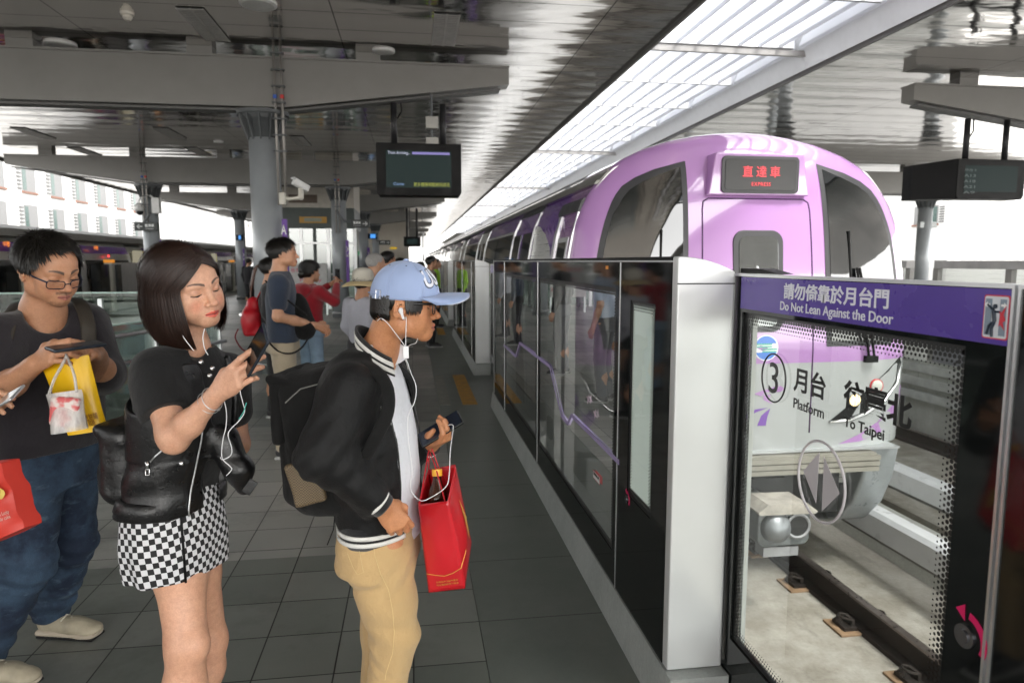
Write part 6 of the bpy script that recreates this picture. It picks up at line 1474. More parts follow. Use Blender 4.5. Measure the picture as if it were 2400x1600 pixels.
    vs_ = mk('waistcoat', s.mesh(.0046, disp=lambda P: wl(P) + .0028 * np.sin(P[..., 2] * 60 + 4 * wave(P, 7, 2)) * (P[..., 2] < 1.0)), leather, root)
    b = B(); st = np.array(sorted(rows(T, .006, .006)))
    def wsurf(az, z, o=.006):
        cx_, cy_, w_, d_ = [np.interp(z, st[:, 0], st[:, i]) for i in (1, 2, 3, 4)]; a = radians(az); r_ = (abs(sin(a)) ** 2.3 / w_ ** 2.3 + abs(cos(a)) ** 2.3 / d_ ** 2.3) ** (-1 / 2.3); return A_(cx_, cy_, z) + (lt * sin(a) * (1 if lt[1] < 0 else -1) + fw_ * cos(a)) * (r_ + o)
    z1, z0 = V(400, 1122, 2.08)[2], V(400, 1158, 2.08)[2]
    b.loft([[wsurf(az, z, o) for az in np.linspace(18, 330, 70)] for z, o in ((z0, .000), (z0 + .004, .006), (z0 + .014, .004), (z0 + .018, .007), (z1, .006), (z1 + .005, -.003))], 0, False, closed=False); b.build('waist_band', leather, vs_, smooth=True)
    b = B(); b.tube([wsurf(24, z, .010) for z in np.linspace(z0, V(400, 930, 2.08)[2], 16)], .0028, 6); b.build('zip', silver, vs_, smooth=True); tb = bvh(vs_); pz = [stick(tb, x, y, .0015, True) for x, y in ((396, 1012), (386, 1022), (372, 1034), (358, 1046), (346, 1060))]; b = B(); b.tube([q_ for q_ in pz if q_ is not None], .0024, 6); b.build('zip', silver, vs_, smooth=True)
    b = B(); c_ = stick(tb, 340, 1068, .002, True)
    b.box(c_[0] - .004, c_[0] + .004, c_[1] - .004, c_[1], c_[2] - .008, c_[2] + .012); b.tube([c_ + A_(x, -.002, z) for x, z in ((-.005, -.010), (.005, -.010), (.004, -.026), (-.006, -.026), (-.005, -.010))], .0014, 5); c2 = stick(tb, 415, 1064, .003, True); b.tube([c2 + A_(0, .006, 0), c2, c2 + A_(0, -.003, 0)], [.0075, .007, .003], 14); each(b, 'zip_pull', mat('silver_stud', (.85, .85, .85), .12, 1), vs_, smooth=True)
    b = B(); c_ = V(574, 1118, 2.0); b.box(-.013, .013, -.003, .003, -.022, .022, M=Matrix.Translation(c_) @ Matrix.Rotation(radians(35), 4, 'Y')); b.build('belt_end', leather, vs_, bevel=.002)
    # checked skirt
    q = NT('checkered_cloth'); p = q.sep(q.obj()); sc_ = V(400, 1250, 2.08); hx, hy = sc_[0], 2.08
    ang = q.math('ARCTAN2', q.math('SUBTRACT', p[1], hy), q.math('SUBTRACT', p[0], hx)); tw = q.math('MULTIPLY', q.noise(q.obj(), 7, 2, .5), .02)
    u = q.math('ADD', q.math('MULTIPLY', ang, .155 / .0165), q.math('MULTIPLY', p[2], 6)); v = q.math('ADD', q.math('DIVIDE', q.math('ADD', p[2], tw), .0172), q.math('MULTIPLY', ang, -.9))
    par_ = q.math('MODULO', q.math('ADD', q.math('ADD', q.math('FLOOR', u), q.math('FLOOR', v)), 1000), 2.0)
    q.base(q.mix(q.math('GREATER_THAN', par_, .5), (.008, .008, .009), (.60, .60, .62))); q.rough(.75); q.bump(q.noise(q.obj(), 900, 1, .5), .15, .002)
    s = S(); sk = [(1110, 398, 0, .136, .098), (1170, 400, 0, .150, .115), (1230, 404, 0, .156, .122), (1280, 408, 0, .150, .118), (1300, 410, 0, .146, .115)]
    s.zloft(rows(sk), yw, 2.25); skm = s.mesh(.005, disp=lambda P: foldf(3, .003, 13, .4)(P) + .0035 * np.sin((P[..., 0] - P[..., 1]) * 60) * np.clip((.85 - P[..., 2]) * 6, 0, 1)); so_ = mk('skirt', skm, q.m, root)
    st2 = np.array(sorted(rows(sk)))
    b = B(); pts = []
    for z in np.linspace(st2[0, 0] + .002, st2[-1, 0], 12):
        cx_, cy_, w_, d_ = [np.interp(z, st2[:, 0], st2[:, i]) for i in (1, 2, 3, 4)]; a = radians(34); r_ = (abs(sin(a)) ** 2.25 / w_ ** 2.25 + abs(cos(a)) ** 2.25 / d_ ** 2.25) ** (-1 / 2.25); pts.append(A_(cx_, cy_, z) + (lt * sin(a) * (1 if lt[1] < 0 else -1) + fw_ * cos(a)) * (r_ + .002))
    b.tube(pts, .0035, 6); b.build('front_zip', black_pl, so_, smooth=True)
    for a_ in (ann, anf): add_shoe(root, a_, (1, -.5), mat('black_ankle_boot', (.01, .01, .01), .35), mat('boot_sole', (.02, .02, .02), .6)); s = S(); s.chain([a_ + A_(0, 0, .01), a_ + A_(0, 0, .14)], [.052, .050], .01); mk('boot_shaft', s.mesh(.006), mat('black_ankle_boot'), root)
    # rucksack
    bp = thing('rucksack', 'small black leather rucksack on the back of the woman with the bob', 'rucksack', tuple(V(262, 1040, 2.0))); c0 = V(312, 1055, 2.09); Rb = rotm(yw + 8)
    s = S(); s.box(c0, (.10, .055, .115), Rb, .045, .02); s.box(c0 + Rb @ A_(0, -.045, -.04), (.075, .03, .055), Rb, .028, .02); s.box(c0 + Rb @ A_(0, -.010, .098), (.090, .050, .014), Rb @ rotm(0, 12, 0), .013, .03); mk('bag_body', s.mesh(.005, disp=foldf(5, .005, 20)), leather, bp)
    b = B(); b.tube(smooth_path([c0 + A_(.02, -.03, .12), V(340, 812, 2.06), V(372, 822, 2.02), V(385, 880, 2.0)]), .012, 10, flat=.25); b.build('shoulder_strap', leather, bp, smooth=True)
    # phone
    ph = thing('smartphone', 'black smartphone held up in the hand of the woman with the bob', 'phone', tuple(V(592, 800, 1.8)))
    pa, pb = V(572, 832, 1.79), V(604, 776, 1.74); u_ = nrm(pb - pa); L = .138; cph = (pa + pb) / 2; n_ = A_(-.40, -.74, .55); n_ = nrm(n_ - u_ * (n_ @ u_)); w_ = np.cross(u_, n_); Rp = np.stack([w_, u_, n_], 1)
    s = S(); s.box(cph, (.034, L / 2, .0042), Rp, .0036, .002); mk('phone_body', s.mesh(.0022), mat('phone_case_dark', (.02, .025, .035), .25), ph)
    M4 = Matrix([[Rp[i][0], Rp[i][1], Rp[i][2], cph[i]] for i in range(3)] + [[0, 0, 0, 1]]); b = B(); b.box(-.0315, .0315, -L / 2 + .004, L / 2 - .004, .0041, .0047, M=M4); b.build('phone_glass', black_gl, ph)
    br = thing('bracelet', 'pair of thin silver bracelets on the wrist of the woman with the bob', 'bracelet', tuple(wr)); Fb = hframe(wr - (wr - el) * .12, wr - el, F.R[:, 2], 1)
    b = B(); b.tube([Fb.p(.0305 * cos(a), -.01 * sin(a + .6), .0245 * sin(a)) for a in np.linspace(0, 2 * pi, 33)], .0013, 6, caps=False); b.build('chain', silver, br, smooth=True)
    b = B(); b.tube([Fb.p(.031 * cos(a), -.016 - .009 * sin(a + .2), .025 * sin(a)) for a in np.linspace(0, 2 * pi, 33)], .0008, 6, caps=False); c_ = Fb.p(-.02 * 1, -.028, .022)
    b.build('thin_chain', silver, br, smooth=True)
    b = B(); 
    for k in range(3): c_ = Fb.p(.030 * cos(5.5 + k * .15), -.022 + .004 * k, .026 * sin(5.5 + k * .15)); b.tube([c_ + A_(0, 0, .004), c_, c_ - A_(0, 0, .004)], [.002, .0042, .002], 8)
    b.build('charm', silver, br, smooth=True)
    ep = thing('earphones', 'white earphone cable with a mint tie, worn by the woman with the bob', 'earphones', tuple(V(560, 940, 1.85)))
    b = B(); b.tube(smooth_path([V(551, 872, 1.79), V(552, 900, 1.79), V(558, 925, 1.80), V(562, 945, 1.82), V(550, 965, 1.83), V(530, 985, 1.84), V(524, 1000, 1.84), V(532, 1028, 1.85), V(530, 1045, 1.86), V(512, 1055, 1.87), V(506, 1050, 1.88)]), .0012, 6)
    b.tube(smooth_path([V(418, 765, 1.99), V(424, 778, 1.98), V(445, 805, 1.96)]), .0012, 6); b.tube(smooth_path([V(470, 755, 1.97), V(466, 775, 1.96), V(470, 800, 1.95), V(478, 815, 1.94)]), .0012, 6)
    b.tube(smooth_path([V(514, 918, 1.82), V(520, 945, 1.84), V(519, 980, 1.86), V(512, 1010, 1.87), V(510, 1050, 1.88), V(528, 1070, 1.87), V(532, 1078, 1.87), V(520, 1092, 1.88)]), .0012, 6); b.build('cable', whc, ep, smooth=True)
    b = B(); b.tube([V(566, 925, 1.80), V(560, 945, 1.81), V(549, 962, 1.82)], .0013, 5); b.build('cable_tie', mat('mint_rubber', (.08, .42, .36), .5), ep)
woman()
def glasses_man():
    yaw = -122; R = rotm(yaw, 21, 3); em = V(150, 640, 2.50); H = Frame(em - R @ A_(0, .092, .017), R); px_ = float(H.o[0])
    root = thing('person', 'man with spectacles and moustache in a charcoal T-shirt and blue jeans', 'person', (px_, 2.65, 0))
    skin = (.50, .265, .155); s = S(); nb = V(100, 715, 2.62); head(s, H, nb, fat=1.0, nr=.050)
    s.chain([nb, V(90, 900, 2.64), V(90, 1050, 2.68)], [.07, .09, .09], .04)
    sh, el, wr = V(195, 745, 2.72), V(240, 870, 2.62), V(222, 812, 2.42)      # his left arm (right in the picture)
    sh2, el2, wr2 = V(5, 775, 2.52), V(-18, 915, 2.38), V(82, 835, 2.26)
    s.chain([sh, el], [.050, .040], .03); s.chain([el, el + (wr - el) * .4, wr], [.041, .039, .027], .03); s.chain([sh2, el2], [.050, .040], .03); s.chain([el2, el2 + (wr2 - el2) * .45, wr2], [.041, .039, .027], .03)
    F1 = hframe(wr, V(186, 795, 2.28) - wr, (.35, -.65, .5), 1); s1 = 1 if F1.R[:, 0][2] > 0 else -1
    F2 = hframe(wr2, V(125, 806, 2.22) - wr2, (-.1, -.75, .45), 1); s2 = 1 if F2.R[:, 0][2] > 0 else -1
    _, n1 = hand(s, F1, [(38, 48, 25), (45, 52, 28), (50, 55, 30), (55, 55, 30)], side=s1, sc=1.0, thumb=((.038, .045, -.004), (.040, .075, -.012), (.026, .098, -.016)))
    _, n2 = hand(s, F2, [(38, 48, 25), (45, 52, 28), (50, 55, 30), (55, 55, 30)], side=s2, sc=1.0, thumb=((.038, .045, -.004), (.040, .075, -.012), (.026, .098, -.016)))
    kn, kf = V(60, 1290, 2.62), V(165, 1240, 2.88); an, af = A_(-1.60, 2.66, .09), A_(-1.52, 2.98, .09)
    s.chain([V(70, 1080, 2.66), kn, an], [.07, .055, .035], .03); s.chain([V(150, 1080, 2.80), kf, af], [.07, .055, .035], .03)
    hb = (H.o - .15, H.o + .15, .0021); h1 = (np.minimum(wr, wr2) - A_(.05, .16, .13), np.maximum(wr, wr2) + A_(.09, .10, .14), .0022)
    mk('body', s.mesh(.008, [hb, h1]), m_skin(), root, skincol(skin, H, lip=(.36, .13, .11), brow=(.04, .025, .02), stubble=.8, hands=n1 + n2, brow_t=.005))
    lashes(H, root); short_hair(H, dark_hair, root, n=6500, L=.034, front=.110, lift=.14, low=-.01, thick=.009, whorl=(.045, -.02, .13), fringe=.0, seed=4, sideburn=.008, jit=.10)
    b = B(); fr = mat('navy_spectacle_frame', (.012, .018, .04), .2)
    for x in (-1, 1):
        rim_ = [H.p(x * .034 + p_[0], .1075 - abs(p_[0] + x * .034) ** 2 * 5, .000 + p_[1]) for p_ in rr(.050, .027, .009)]; b.tube(rim_ + [rim_[0]], .0016, 6, caps=False)
        b.tube([H.p(x * .058, .093, .008), H.p(x * .076, .05, .012), H.p(x * .080, .00, .018), H.p(x * .079, -.012, .006)], .0019, 6, flat=1.5)
    b.tube([H.p(-.010, .108, .003), H.p(0, .1115, .006), H.p(.010, .108, .003)], .0018, 6); gl = b.build('frame', fr, None, smooth=True)
    sp = thing('spectacles', 'dark blue framed spectacles low on the nose of the man at left', 'spectacles', tuple(em)); gl.parent = sp; gl.matrix_parent_inverse = Matrix.Translation(sp.location).inverted()
    q = NT('spectacle_lens'); tp = q.n('BsdfTransparent'); gl_2 = q.n('BsdfGlossy'); gl_2.inputs['Roughness'].default_value = .05; mx = q.n('MixShader'); mx.inputs[0].default_value = .05; q.l(tp.outputs[0], mx.inputs[1]); q.l(gl_2.outputs[0], mx.inputs[2]); q.l(mx.outputs[0], q.out.inputs[0]); LENS = q.m
    for x in (-1, 1): b = B(); b.loft([[H.p(x * .034 + p_[0] * .97, .1075 + o - abs(p_[0] + x * .034) ** 2 * 5, p_[1] * .97) for p_ in rr(.050, .027, .009)] for o in (0, .0008)]); b.build('lens', LENS, sp)
    yw = -125; fw_ = A_(-sin(radians(yw)), cos(radians(yw)), 0); lt = A_(cos(radians(yw)), sin(radians(yw)), 0)
    def rows(tab, wo=0, do=0, yc=2.66): return [(V(90, y, yc)[2], V(x, y, yc)[0], yc + oy, w_ + wo, d_ + do) for y, x, oy, w_, d_ in tab]
    T = [(705, 100, 0, .085, .07), (722, 98, 0, .15, .09), (750, 96, 0, .205, .115), (800, 98, 0, .215, .135), (870, 98, -.01, .205, .145), (940, 98, -.02, .205, .160), (1000, 100, -.02, .205, .160), (1022, 100, -.02, .203, .155)]
    s = S(); s.zloft(rows(T), yw, 2.3, .03); s.chain([sh, sh + (el - sh) * .9], [.085, .070], .04); s.chain([el + (sh - el) * .1, el + (wr - el) * .18], [.070, .062], .03); s.chain([sh2, sh2 + (el2 - sh2) * .62], [.085, .075], .04)
    s.cap(V(112, 640, 2.58), V(112, 712, 2.57), .072, .078, .004, True)
    mk('tshirt', s.mesh(.0058, disp=lambda P: foldf(5, .006, 11, .7)(P)), cloth('charcoal_cotton', (.018, .015, .019), .88, .1, 800, .4, .2), root)
    s = S(); hz = V(90, 1040, 2.70)[2]; hx = V(108, 1040, 2.70)[0]
    s.zloft([(hz + .10, hx, 2.70, .175, .13), (hz, hx, 2.70, .185, .135), (hz - .12, hx - .01, 2.71, .185, .135)], yw, 2.3, .03)
    s.chain([V(62, 1110, 2.62), kn, an + A_(-.0, 0, .03)], [.115, .090, .080], .04); s.chain([V(152, 1100, 2.82), kf, af + A_(0, 0, .03)], [.110, .085, .078], .04)
    q = NT('blue_denim'); n = q.noise(q.obj(), 4.5, 5, .7); wv = q.noise(q.mapv(q.obj(), (1, 1, .15)), 500, 2, .6); fd = q.noise(q.mapv(q.obj(), (1, 1, 2.2)), 11, 4, .65)
    c = q.mix(q.ramp(n, .42, .66, 0, 1), (.010, .020, .045), (.045, .085, .14)); c = q.mix(q.ramp(fd, .58, .75, 0, .6), c, (.13, .19, .25)); q.base(q.mix(1.0, c, q.mix(wv, (.75, .75, .75), (1.15, 1.15, 1.15)), 'MULTIPLY')); q.rough(.85); q.bump(q.math('ADD', wv, fd), .4, .004)
    denim = q.m; _mc['denim'] = denim
    def pf(P): d1 = np.minimum(np.sqrt(((P - kn) ** 2).sum(-1)), np.sqrt(((P - kf) ** 2).sum(-1))); return foldf(7, .005, 12, .8)(P) + .005 * np.exp(-(d1 / .16) ** 2) * np.sin(P[..., 2] * 70 + P[..., 0] * 30 + 2.5 * wave(P, 8, 3)) + .006 * np.exp(-((P[..., 2] - .14) / .09) ** 2) * np.sin(P[..., 2] * 95 + 3 * wave(P, 9, 4))
    s.plane((0, 0, .045), (0, 0, -1)); mk('jeans', s.mesh(.0062, disp=pf), denim, root)
    for a_, dr in ((an, (1, -.25)), (af, (1, -.25))): shoe(root, a_ + A_(.01, -.02, 0), dr)
    # rucksack straps
    rk = thing('rucksack', 'dark rucksack worn by the man with spectacles, only its straps in sight', 'rucksack', tuple(V(30, 800, 2.9)))
    s = S(); s.box(V(60, 850, 2.98), (.16, .09, .20), rotm(yw), .05, .02); mk('bag_body', s.mesh(.009), canvas, rk)
    for P_ in ([V(60, 700, 2.85), V(40, 700, 2.68), V(22, 735, 2.50), V(8, 800, 2.44), V(2, 860, 2.45)], [V(140, 690, 2.9), V(178, 690, 2.72), V(200, 735, 2.60), V(206, 800, 2.58), V(212, 860, 2.62)]):
        b = B(); b.tube(smooth_path(P_), .024, 10, flat=.22); b.build('strap', mat('brown_strap', (.035, .028, .02), .7), rk, smooth=True)
    ph = thing('smartphone', 'dark smartphone held sideways in both hands of the man with spectacles', 'phone', tuple(V(178, 797, 2.2)))
    pa, pb = V(132, 801, 2.17), V(216, 790, 2.24); u_ = nrm(pb - pa); cph = (pa + pb) / 2; n_ = A_(-.15, -.25, .95); n_ = nrm(n_ - u_ * (n_ @ u_)); Rp = np.stack([u_, np.cross(n_, u_), n_], 1); s = S(); s.box(cph, (.072, .036, .0055), Rp, .004, .002); mk('phone_body', s.mesh(.003), mat('phone_case_dark', (.02, .025, .035), .25), ph)
    # yellow bag and translucent bag
    ye = mat('yellow_bag_plastic', (.80, .48, .006), .38, 0, .05, 5, bump=.1, bscale=14)
    t = thing('carrier_bag', 'bright yellow carrier bag hanging from the hand of the man at left', 'carrier bag', tuple(V(180, 910, 2.2)))
    def sheetb(c4, Y, th, nm, m_, par, sd_=1, amp=.008):
        c4 = [V(x, y, Yd) for (x, y), Yd in zip(c4, Y)]; n_ = nrm(np.cross(c4[1] - c4[0], c4[3] - c4[0])); n_ = n_ * (1 if n_[1] < 0 else -1)
        def F(u, v, k): p_ = (c4[0] * (1 - u) + c4[1] * u) * (1 - v) + (c4[3] * (1 - u) + c4[2] * u) * v; return p_ + n_ * (k * th * (sin(pi * min(1, max(0, u))) ** .5 * (.35 + .65 * v) + .02) + amp * float(wave(A_(u * 2.2, v * 2.5, sd_), 1.5, sd_ + 2)))
        b = B(); b.grid(lambda u, v: tuple(F(u, v, 1)), 24, 24); b.grid(lambda u, v: tuple(F(u, v, -1)), 24, 24); return b.build(nm, m_, par, smooth=True), F
    _, Fy = sheetb([(92, 846), (203, 814), (250, 984), (160, 998)], (2.28, 2.26, 2.25, 2.26), .030, 'bag_body', ye, t, 1)
    for i, tx in enumerate(('台灣老餅舖', '手工糕餅')):
        tt = text('bag_text', tx, .02, mat('brown_print', (.35, .12, .01), .5), (0, 0, 0), (1, 0, 0), (0, 1, 0), None, depth=.0001, bold=.0002)
        for v_ in tt.data.vertices: x, y, z = v_.co; v_.co = Fy(.70 + x / .22 * (1 if i == 0 else .8), .80 + .08 * i - y / .22, 1.06)
        tt.parent = t; tt.matrix_parent_inverse = Matrix.Translation(t.location).inverted()
    q = NT('thin_white_plastic'); q.base((.80, .78, .76)); q.rough(.22); tp = q.n('BsdfTransparent'); mx = q.n('MixShader'); n = q.noise(q.mapv(q.obj(), (1, 1, .35)), 28, 4, .6); q.l(q.ramp(n, .35, .65, .35, .75), mx.inputs[0]); q.l(tp.outputs[0], mx.inputs[1]); q.l(q.b.outputs[0], mx.inputs[2]); q.l(mx.outputs[0], q.out.inputs[0]); q.bump(n, .7, .01)
    t = thing('plastic_bag', 'thin translucent white plastic bag in front of the yellow bag', 'plastic bag', tuple(V(150, 920, 2.12)))
    sheetb([(108, 905), (180, 895), (196, 985), (118, 996)], (2.15, 2.14, 2.13, 2.14), .040, 'bag_body', q.m, t, 5, .012)
    b = B(); b.tube(smooth_path([V(112, 908, 2.15), V(125, 870, 2.16), V(148, 828, 2.20), V(152, 815, 2.22)]), .007, 8, flat=.5); b.tube(smooth_path([V(176, 900, 2.14), V(170, 860, 2.16), V(158, 828, 2.20), V(152, 815, 2.22)]), .007, 8, flat=.5); b.build('handle', q.m, t, smooth=True)
    s = S(); s.box(V(150, 945, 2.14), (.040, .014, .045), rotm(0, 0, 8), .012, .01); q2 = NT('pink_packet'); q2.base(q2.mix(q2.ramp(q2.noise(q2.obj(), 30, 2, .5), .45, .55, 0, 1), (.70, .62, .58), (.62, .12, .12))); mk('packet', s.mesh(.004), q2.m, t)
def shoe(par, ankle, d):
    d = nrm([d[0], d[1], 0]); n = A_(-d[1], d[0], 0); o = A_(ankle[0], ankle[1], 0); R = np.stack([n, d, A_(0, 0, 1)], 1); up_ = mat('beige_trainer', (.42, .37, .27), .55, 0, .15, 20, bump=.2)
    s = S(); s.ell(o - d * .01 + A_(0, 0, .06), (.036, .055, .055), R, .03); s.ell(o + d * .09 + A_(0, 0, .045), (.046, .085, .038), R, .03); s.ell(o + d * .165 + A_(0, 0, .036), (.044, .050, .027), R, .02); s.plane(A_(0, 0, .024), (0, 0, -1)); sh_ = mk('shoe', s.mesh(.0045, disp=foldf(3, .002, 40)), up_, par)
    s = S(); s.box(o + d * .07 + A_(0, 0, .0165), (.040, .13, .0155), R, .014, .01); s.ell(o + d * .15 + A_(0, 0, .017), (.050, .06, .015), R, .01); s.plane(A_(0, 0, .011), (0, 0, -1)); mk('midsole', s.mesh(.0045), mat('cream_sole', (.50, .43, .34), .6), sh_)
    b = B(); b.box(-.040, .040, -.05, .20, .0, .0115, M=Matrix([[R[i][0], R[i][1], R[i][2], o[i]] for i in range(3)] + [[0, 0, 0, 1]])); b.build('outsole', mat('black_rubber', (.015, .015, .015), .8), sh_, bevel=.004)
    b = B()
    for k in range(5):
        y = .035 + .022 * k; z = .098 - .0085 * k; b.tube([o + R @ A_(-.026, y, z - .014), o + R @ A_(0, y + .008, z + .002), o + R @ A_(.026, y, z - .014)], .0032, 6)
    b.build('laces', mat('lace_cream', (.62, .58, .48), .7), sh_, smooth=True)
glasses_man()
# ---------------------------------------------------------------- people further down the platform
def figure(label, X, Y, h, yaw, top, bottom, hair=None, arms=None, sleeves=1.0, skin=(.52, .29, .18), lean=0, hd=(0, 0, 0), hairkw=None, waist=.97, wid=1.0, shoes=True, skirt=False, legs=1.0, shortleg=0, res=.009, female=False):
    k = h / 1.70; R = rotm(yaw); o = A_(X, Y, 0); L = lambda x, y, z: o + R @ (A_(x, y, z) * k)
    root = thing('person', label, 'person', (X, Y, 0)); Hd = Frame(L(0, .02 + lean, 1.545), rotm(yaw + hd[0], hd[1], hd[2]))
    s = S(); nb = L(0, -.01 + lean * .5, 1.41); head(s, Hd, nb, fat=1.05, nr=.047 if female else .054); s.chain([nb, L(0, 0, 1.2), L(0, 0, .98)], [.06, .09, .09], .03)
    sw = (.165 if female else .195) * wid; arms = arms or [((.24, -.03, 1.12), (.24, .05, .87)), ((-.24, -.03, 1.12), (-.24, .05, .87))]
    tl = []
    for i, (sx, (e_, w_)) in enumerate(zip((1, -1), arms)):
        a, b_, c = L(sx * sw, -.01, 1.355), L(*e_), L(*w_); s.chain([a, b_], [.045 * k, .038 * k], .02); s.chain([b_, b_ + (c - b_) * .4, c], [.038 * k, .037 * k, .025 * k], .02)
        d = nrm(c - b_); F = hframe(c, d, (R @ A_(sx, .2, .3)), 1); sd = 1 if (F.R[:, 0] @ (R @ A_(-sx * .3, .6, .6))) > 0 else -1; hand(s, F, [(20, 30, 20), (24, 32, 20), (28, 34, 22), (32, 36, 22)], side=sd, sc=.92 * k); tl.append((c - A_(.09, .09, .09), c + A_(.09, .09, .11), .0036))
    for sx in (-1, 1): s.chain([L(sx * .09, 0, .90), L(sx * .10, .02, .50), L(sx * .10, -.02, .30), L(sx * .10, -.02, .09)], [.08, .055, .052, .036], .02)
    mk('body', s.mesh(.0095, [(Hd.o - .15, Hd.o + .15, .0038)] + tl), m_skin(), root, skincol(skin, Hd, brow=(.04, .03, .025)))
    # top
    s = S(); w_ = lambda f: f * wid * k
    rows = [(1.425, .075, .062), (1.395, .14 if not female else .12, .08), (1.34, .20 if not female else .175, .10), (1.22, .195 if not female else .165, .118 if not female else .125), (1.08, .178 if not female else .15, .112), (waist, .182 if not female else .168, .118)]
    s.zloft([(z * k, L(0, lean * (z - .9), z)[0], L(0, lean * (z - .9), z)[1], w_(a), w_(d)) for z, a, d in rows], yaw, 2.3, .03)
    for sx, (e_, w2) in zip((1, -1), arms):
        a, b_, c = L(sx * sw, -.01, 1.34), L(*e_), L(*w2)
        if sleeves >= 1: s.chain([a, b_, b_ + (c - b_) * .88], [.075 * k, .058 * k, .042 * k], .035)
        else: s.chain([a, a + (b_ - a) * sleeves], [.074 * k, .066 * k], .035)
    s.cap(Hd.p(0, .0, -.05), nb + A_(0, 0, -.005), .058, .064, .004, True)
    t_ = mk('top', s.mesh(.008, disp=foldf(int(h * 100) % 9, .0055, 11, .7)), top, root)
    # bottom
    s = S()
    s.zloft([(.99 * k, L(0, 0, 0)[0], L(0, 0, 0)[1], w_(.155), w_(.105)), (.92 * k, X, Y, w_(.172), w_(.122)), (.82 * k, X, Y, w_(.178), w_(.125))], yaw, 2.3, .03)
    for sx in (-1, 1): s.chain([L(sx * .085, 0, .84), L(sx * .095, .02, .50), L(sx * .10, -.015, .10 + shortleg)], [.092 * k, .070 * k, .062 * k], .02)
    s.plane((0, 0, .03), (0, 0, -1)); mk('trousers', s.mesh(.009, disp=foldf(4, .005, 12, .9)), bottom, root)
    for sx in (-1, 1): add_shoe(root, L(sx * .10, -.03, .09), R @ A_(sx * .15, 1, 0), mat('dark_shoe', (.03, .028, .03), .5), mat('grey_sole', (.35, .35, .34), .7))
    if hair is not None: short_hair(Hd, hair, root, **(hairkw or {}))
    return root, L, Hd, R
navy = cloth('navy_cotton', (.020, .030, .052), .85, .12, 700, .4); khk = cloth('stone_canvas', (.36, .30, .215), .85, .08, 600, .5); crim = cloth('crimson_fleece', (.30, .008, .018), .9, .1, 500, .5, .3); ljean = cloth('light_denim', (.26, .36, .47), .85, .15, 600, .4, .1, 9); greyl = cloth('lavender_grey_cotton', (.40, .40, .45), .85, .08, 600, .5); bkt = cloth('black_trouser', (.012, .012, .014), .8, .1, 500, .3)
blus = cloth('pale_blue_shirt', (.38, .44, .55), .85, .06, 600, .4); hpk = cloth('hot_pink_top', (.60, .04, .16), .85, .1, 500, .4); gryp = cloth('mid_grey_trouser', (.10, .10, .11), .85, .1, 500, .4)
redn = mat('red_nylon', (.42, .008, .016), .42, 0, .12, 9, bump=.3, bscale=20)
p = at(662, 760, 5.6)
root, L, Hd, R = figure('man in a navy T-shirt and stone trousers, arms folded over his bag', p[0], 5.6, 1.755, -82, navy, khk, dark_hair, arms=[((.25, -.02, 1.10), (.07, .25, 1.01)), ((-.25, .02, 1.10), (-.03, .27, .99))], sleeves=.62, hairkw=dict(n=2600, L=.030, lift=.25, low=.0, thick=.010, front=.092, fringe=-.02), waist=.90)
bg2 = thing('sling_bag', 'black bag slung in front of the man in the navy T-shirt', 'bag', tuple(L(0, .2, 1.05)))
s = S(); s.ell(L(.03, .14, 1.12), (.11, .075, .15), R @ rotm(0, -12, 0), .03); s.ell(L(.05, .16, 1.0), (.12, .09, .10), R, .04); mk('bag_body', s.mesh(.008, disp=foldf(3, .006, 14)), canvas, bg2)
b = B(); b.tube(smooth_path([L(.18, -.10, 1.36), L(.215, .05, 1.22), L(.12, .18, 1.10)]), .014, 8, flat=.4); b.build('strap', canvas, bg2, smooth=True); b = B(); b.tube(smooth_path([L(.19, -.10, .92), L(.175, -.03, .84), L(.18, .06, .82), L(.15, .14, .86), L(.10, .20, .95)]), .014, 8, flat=.5); b.build('strap', canvas, bg2, smooth=True)
p = at(637, 760, 7.1)
root, L, Hd, R = figure('woman in black with a brown ponytail, half hidden behind the man in navy', p[0], 7.1, 1.60, -80, bkt, bkt, dark_hair, hairkw=dict(n=1500, L=.03, lift=.1, low=-.02, thick=.010), female=True)
b = B(); b.tube(smooth_path([Hd.p(0, -.09, .06), Hd.p(0, -.15, .02), L(0, -.19, 1.35), L(0, -.20, 1.15)]), [.014] * 8 + [.018] * 8 + [.012] * 8 + [.004], 10); b.build('ponytail', m_hair('chestnut_hair', (.035, .012, .006), (.09, .035, .018)), root, smooth=True)
rb = thing('rucksack', 'bright red nylon rucksack with hanging straps, behind the man in the navy T-shirt', 'rucksack', tuple(L(0, -.25, 1.1)))
s = S(); s.ell(L(0, -.20, 1.03), (.13, .10, .15), R, .03); s.ell(L(0, -.17, 1.19), (.07, .06, .08), R, .05); s.box(L(0, -.19, 1.0), (.11, .08, .12), R, .03, .03); mk('bag_body', s.mesh(.008, disp=foldf(2, .009, 13)), redn, rb)
b = B(); b.tube(smooth_path([L(.05, -.33, .95), L(.05, -.36, .85), L(.05, -.28, .72), L(.05, -.16, .74), L(.05, -.1, .90)]), .016, 8, flat=.35); b.build('loop_strap', mat('dark_red_webbing', (.18, .006, .012), .7), rb, smooth=True)
b = B(); b.tube(smooth_path([L(.08, -.14, 1.24), L(.11, -.06, 1.36), L(.12, .08, 1.28)]), .014, 8, flat=.4); b.build('shoulder_strap', redn, rb, smooth=True)
b = B(); c_ = L(.10, -.30, 1.10); b.tube([c_, c_ + A_(0, -.006, 0)], .014, 12); b.build('badge', silver, rb)
p = at(727, 770, 7.7)
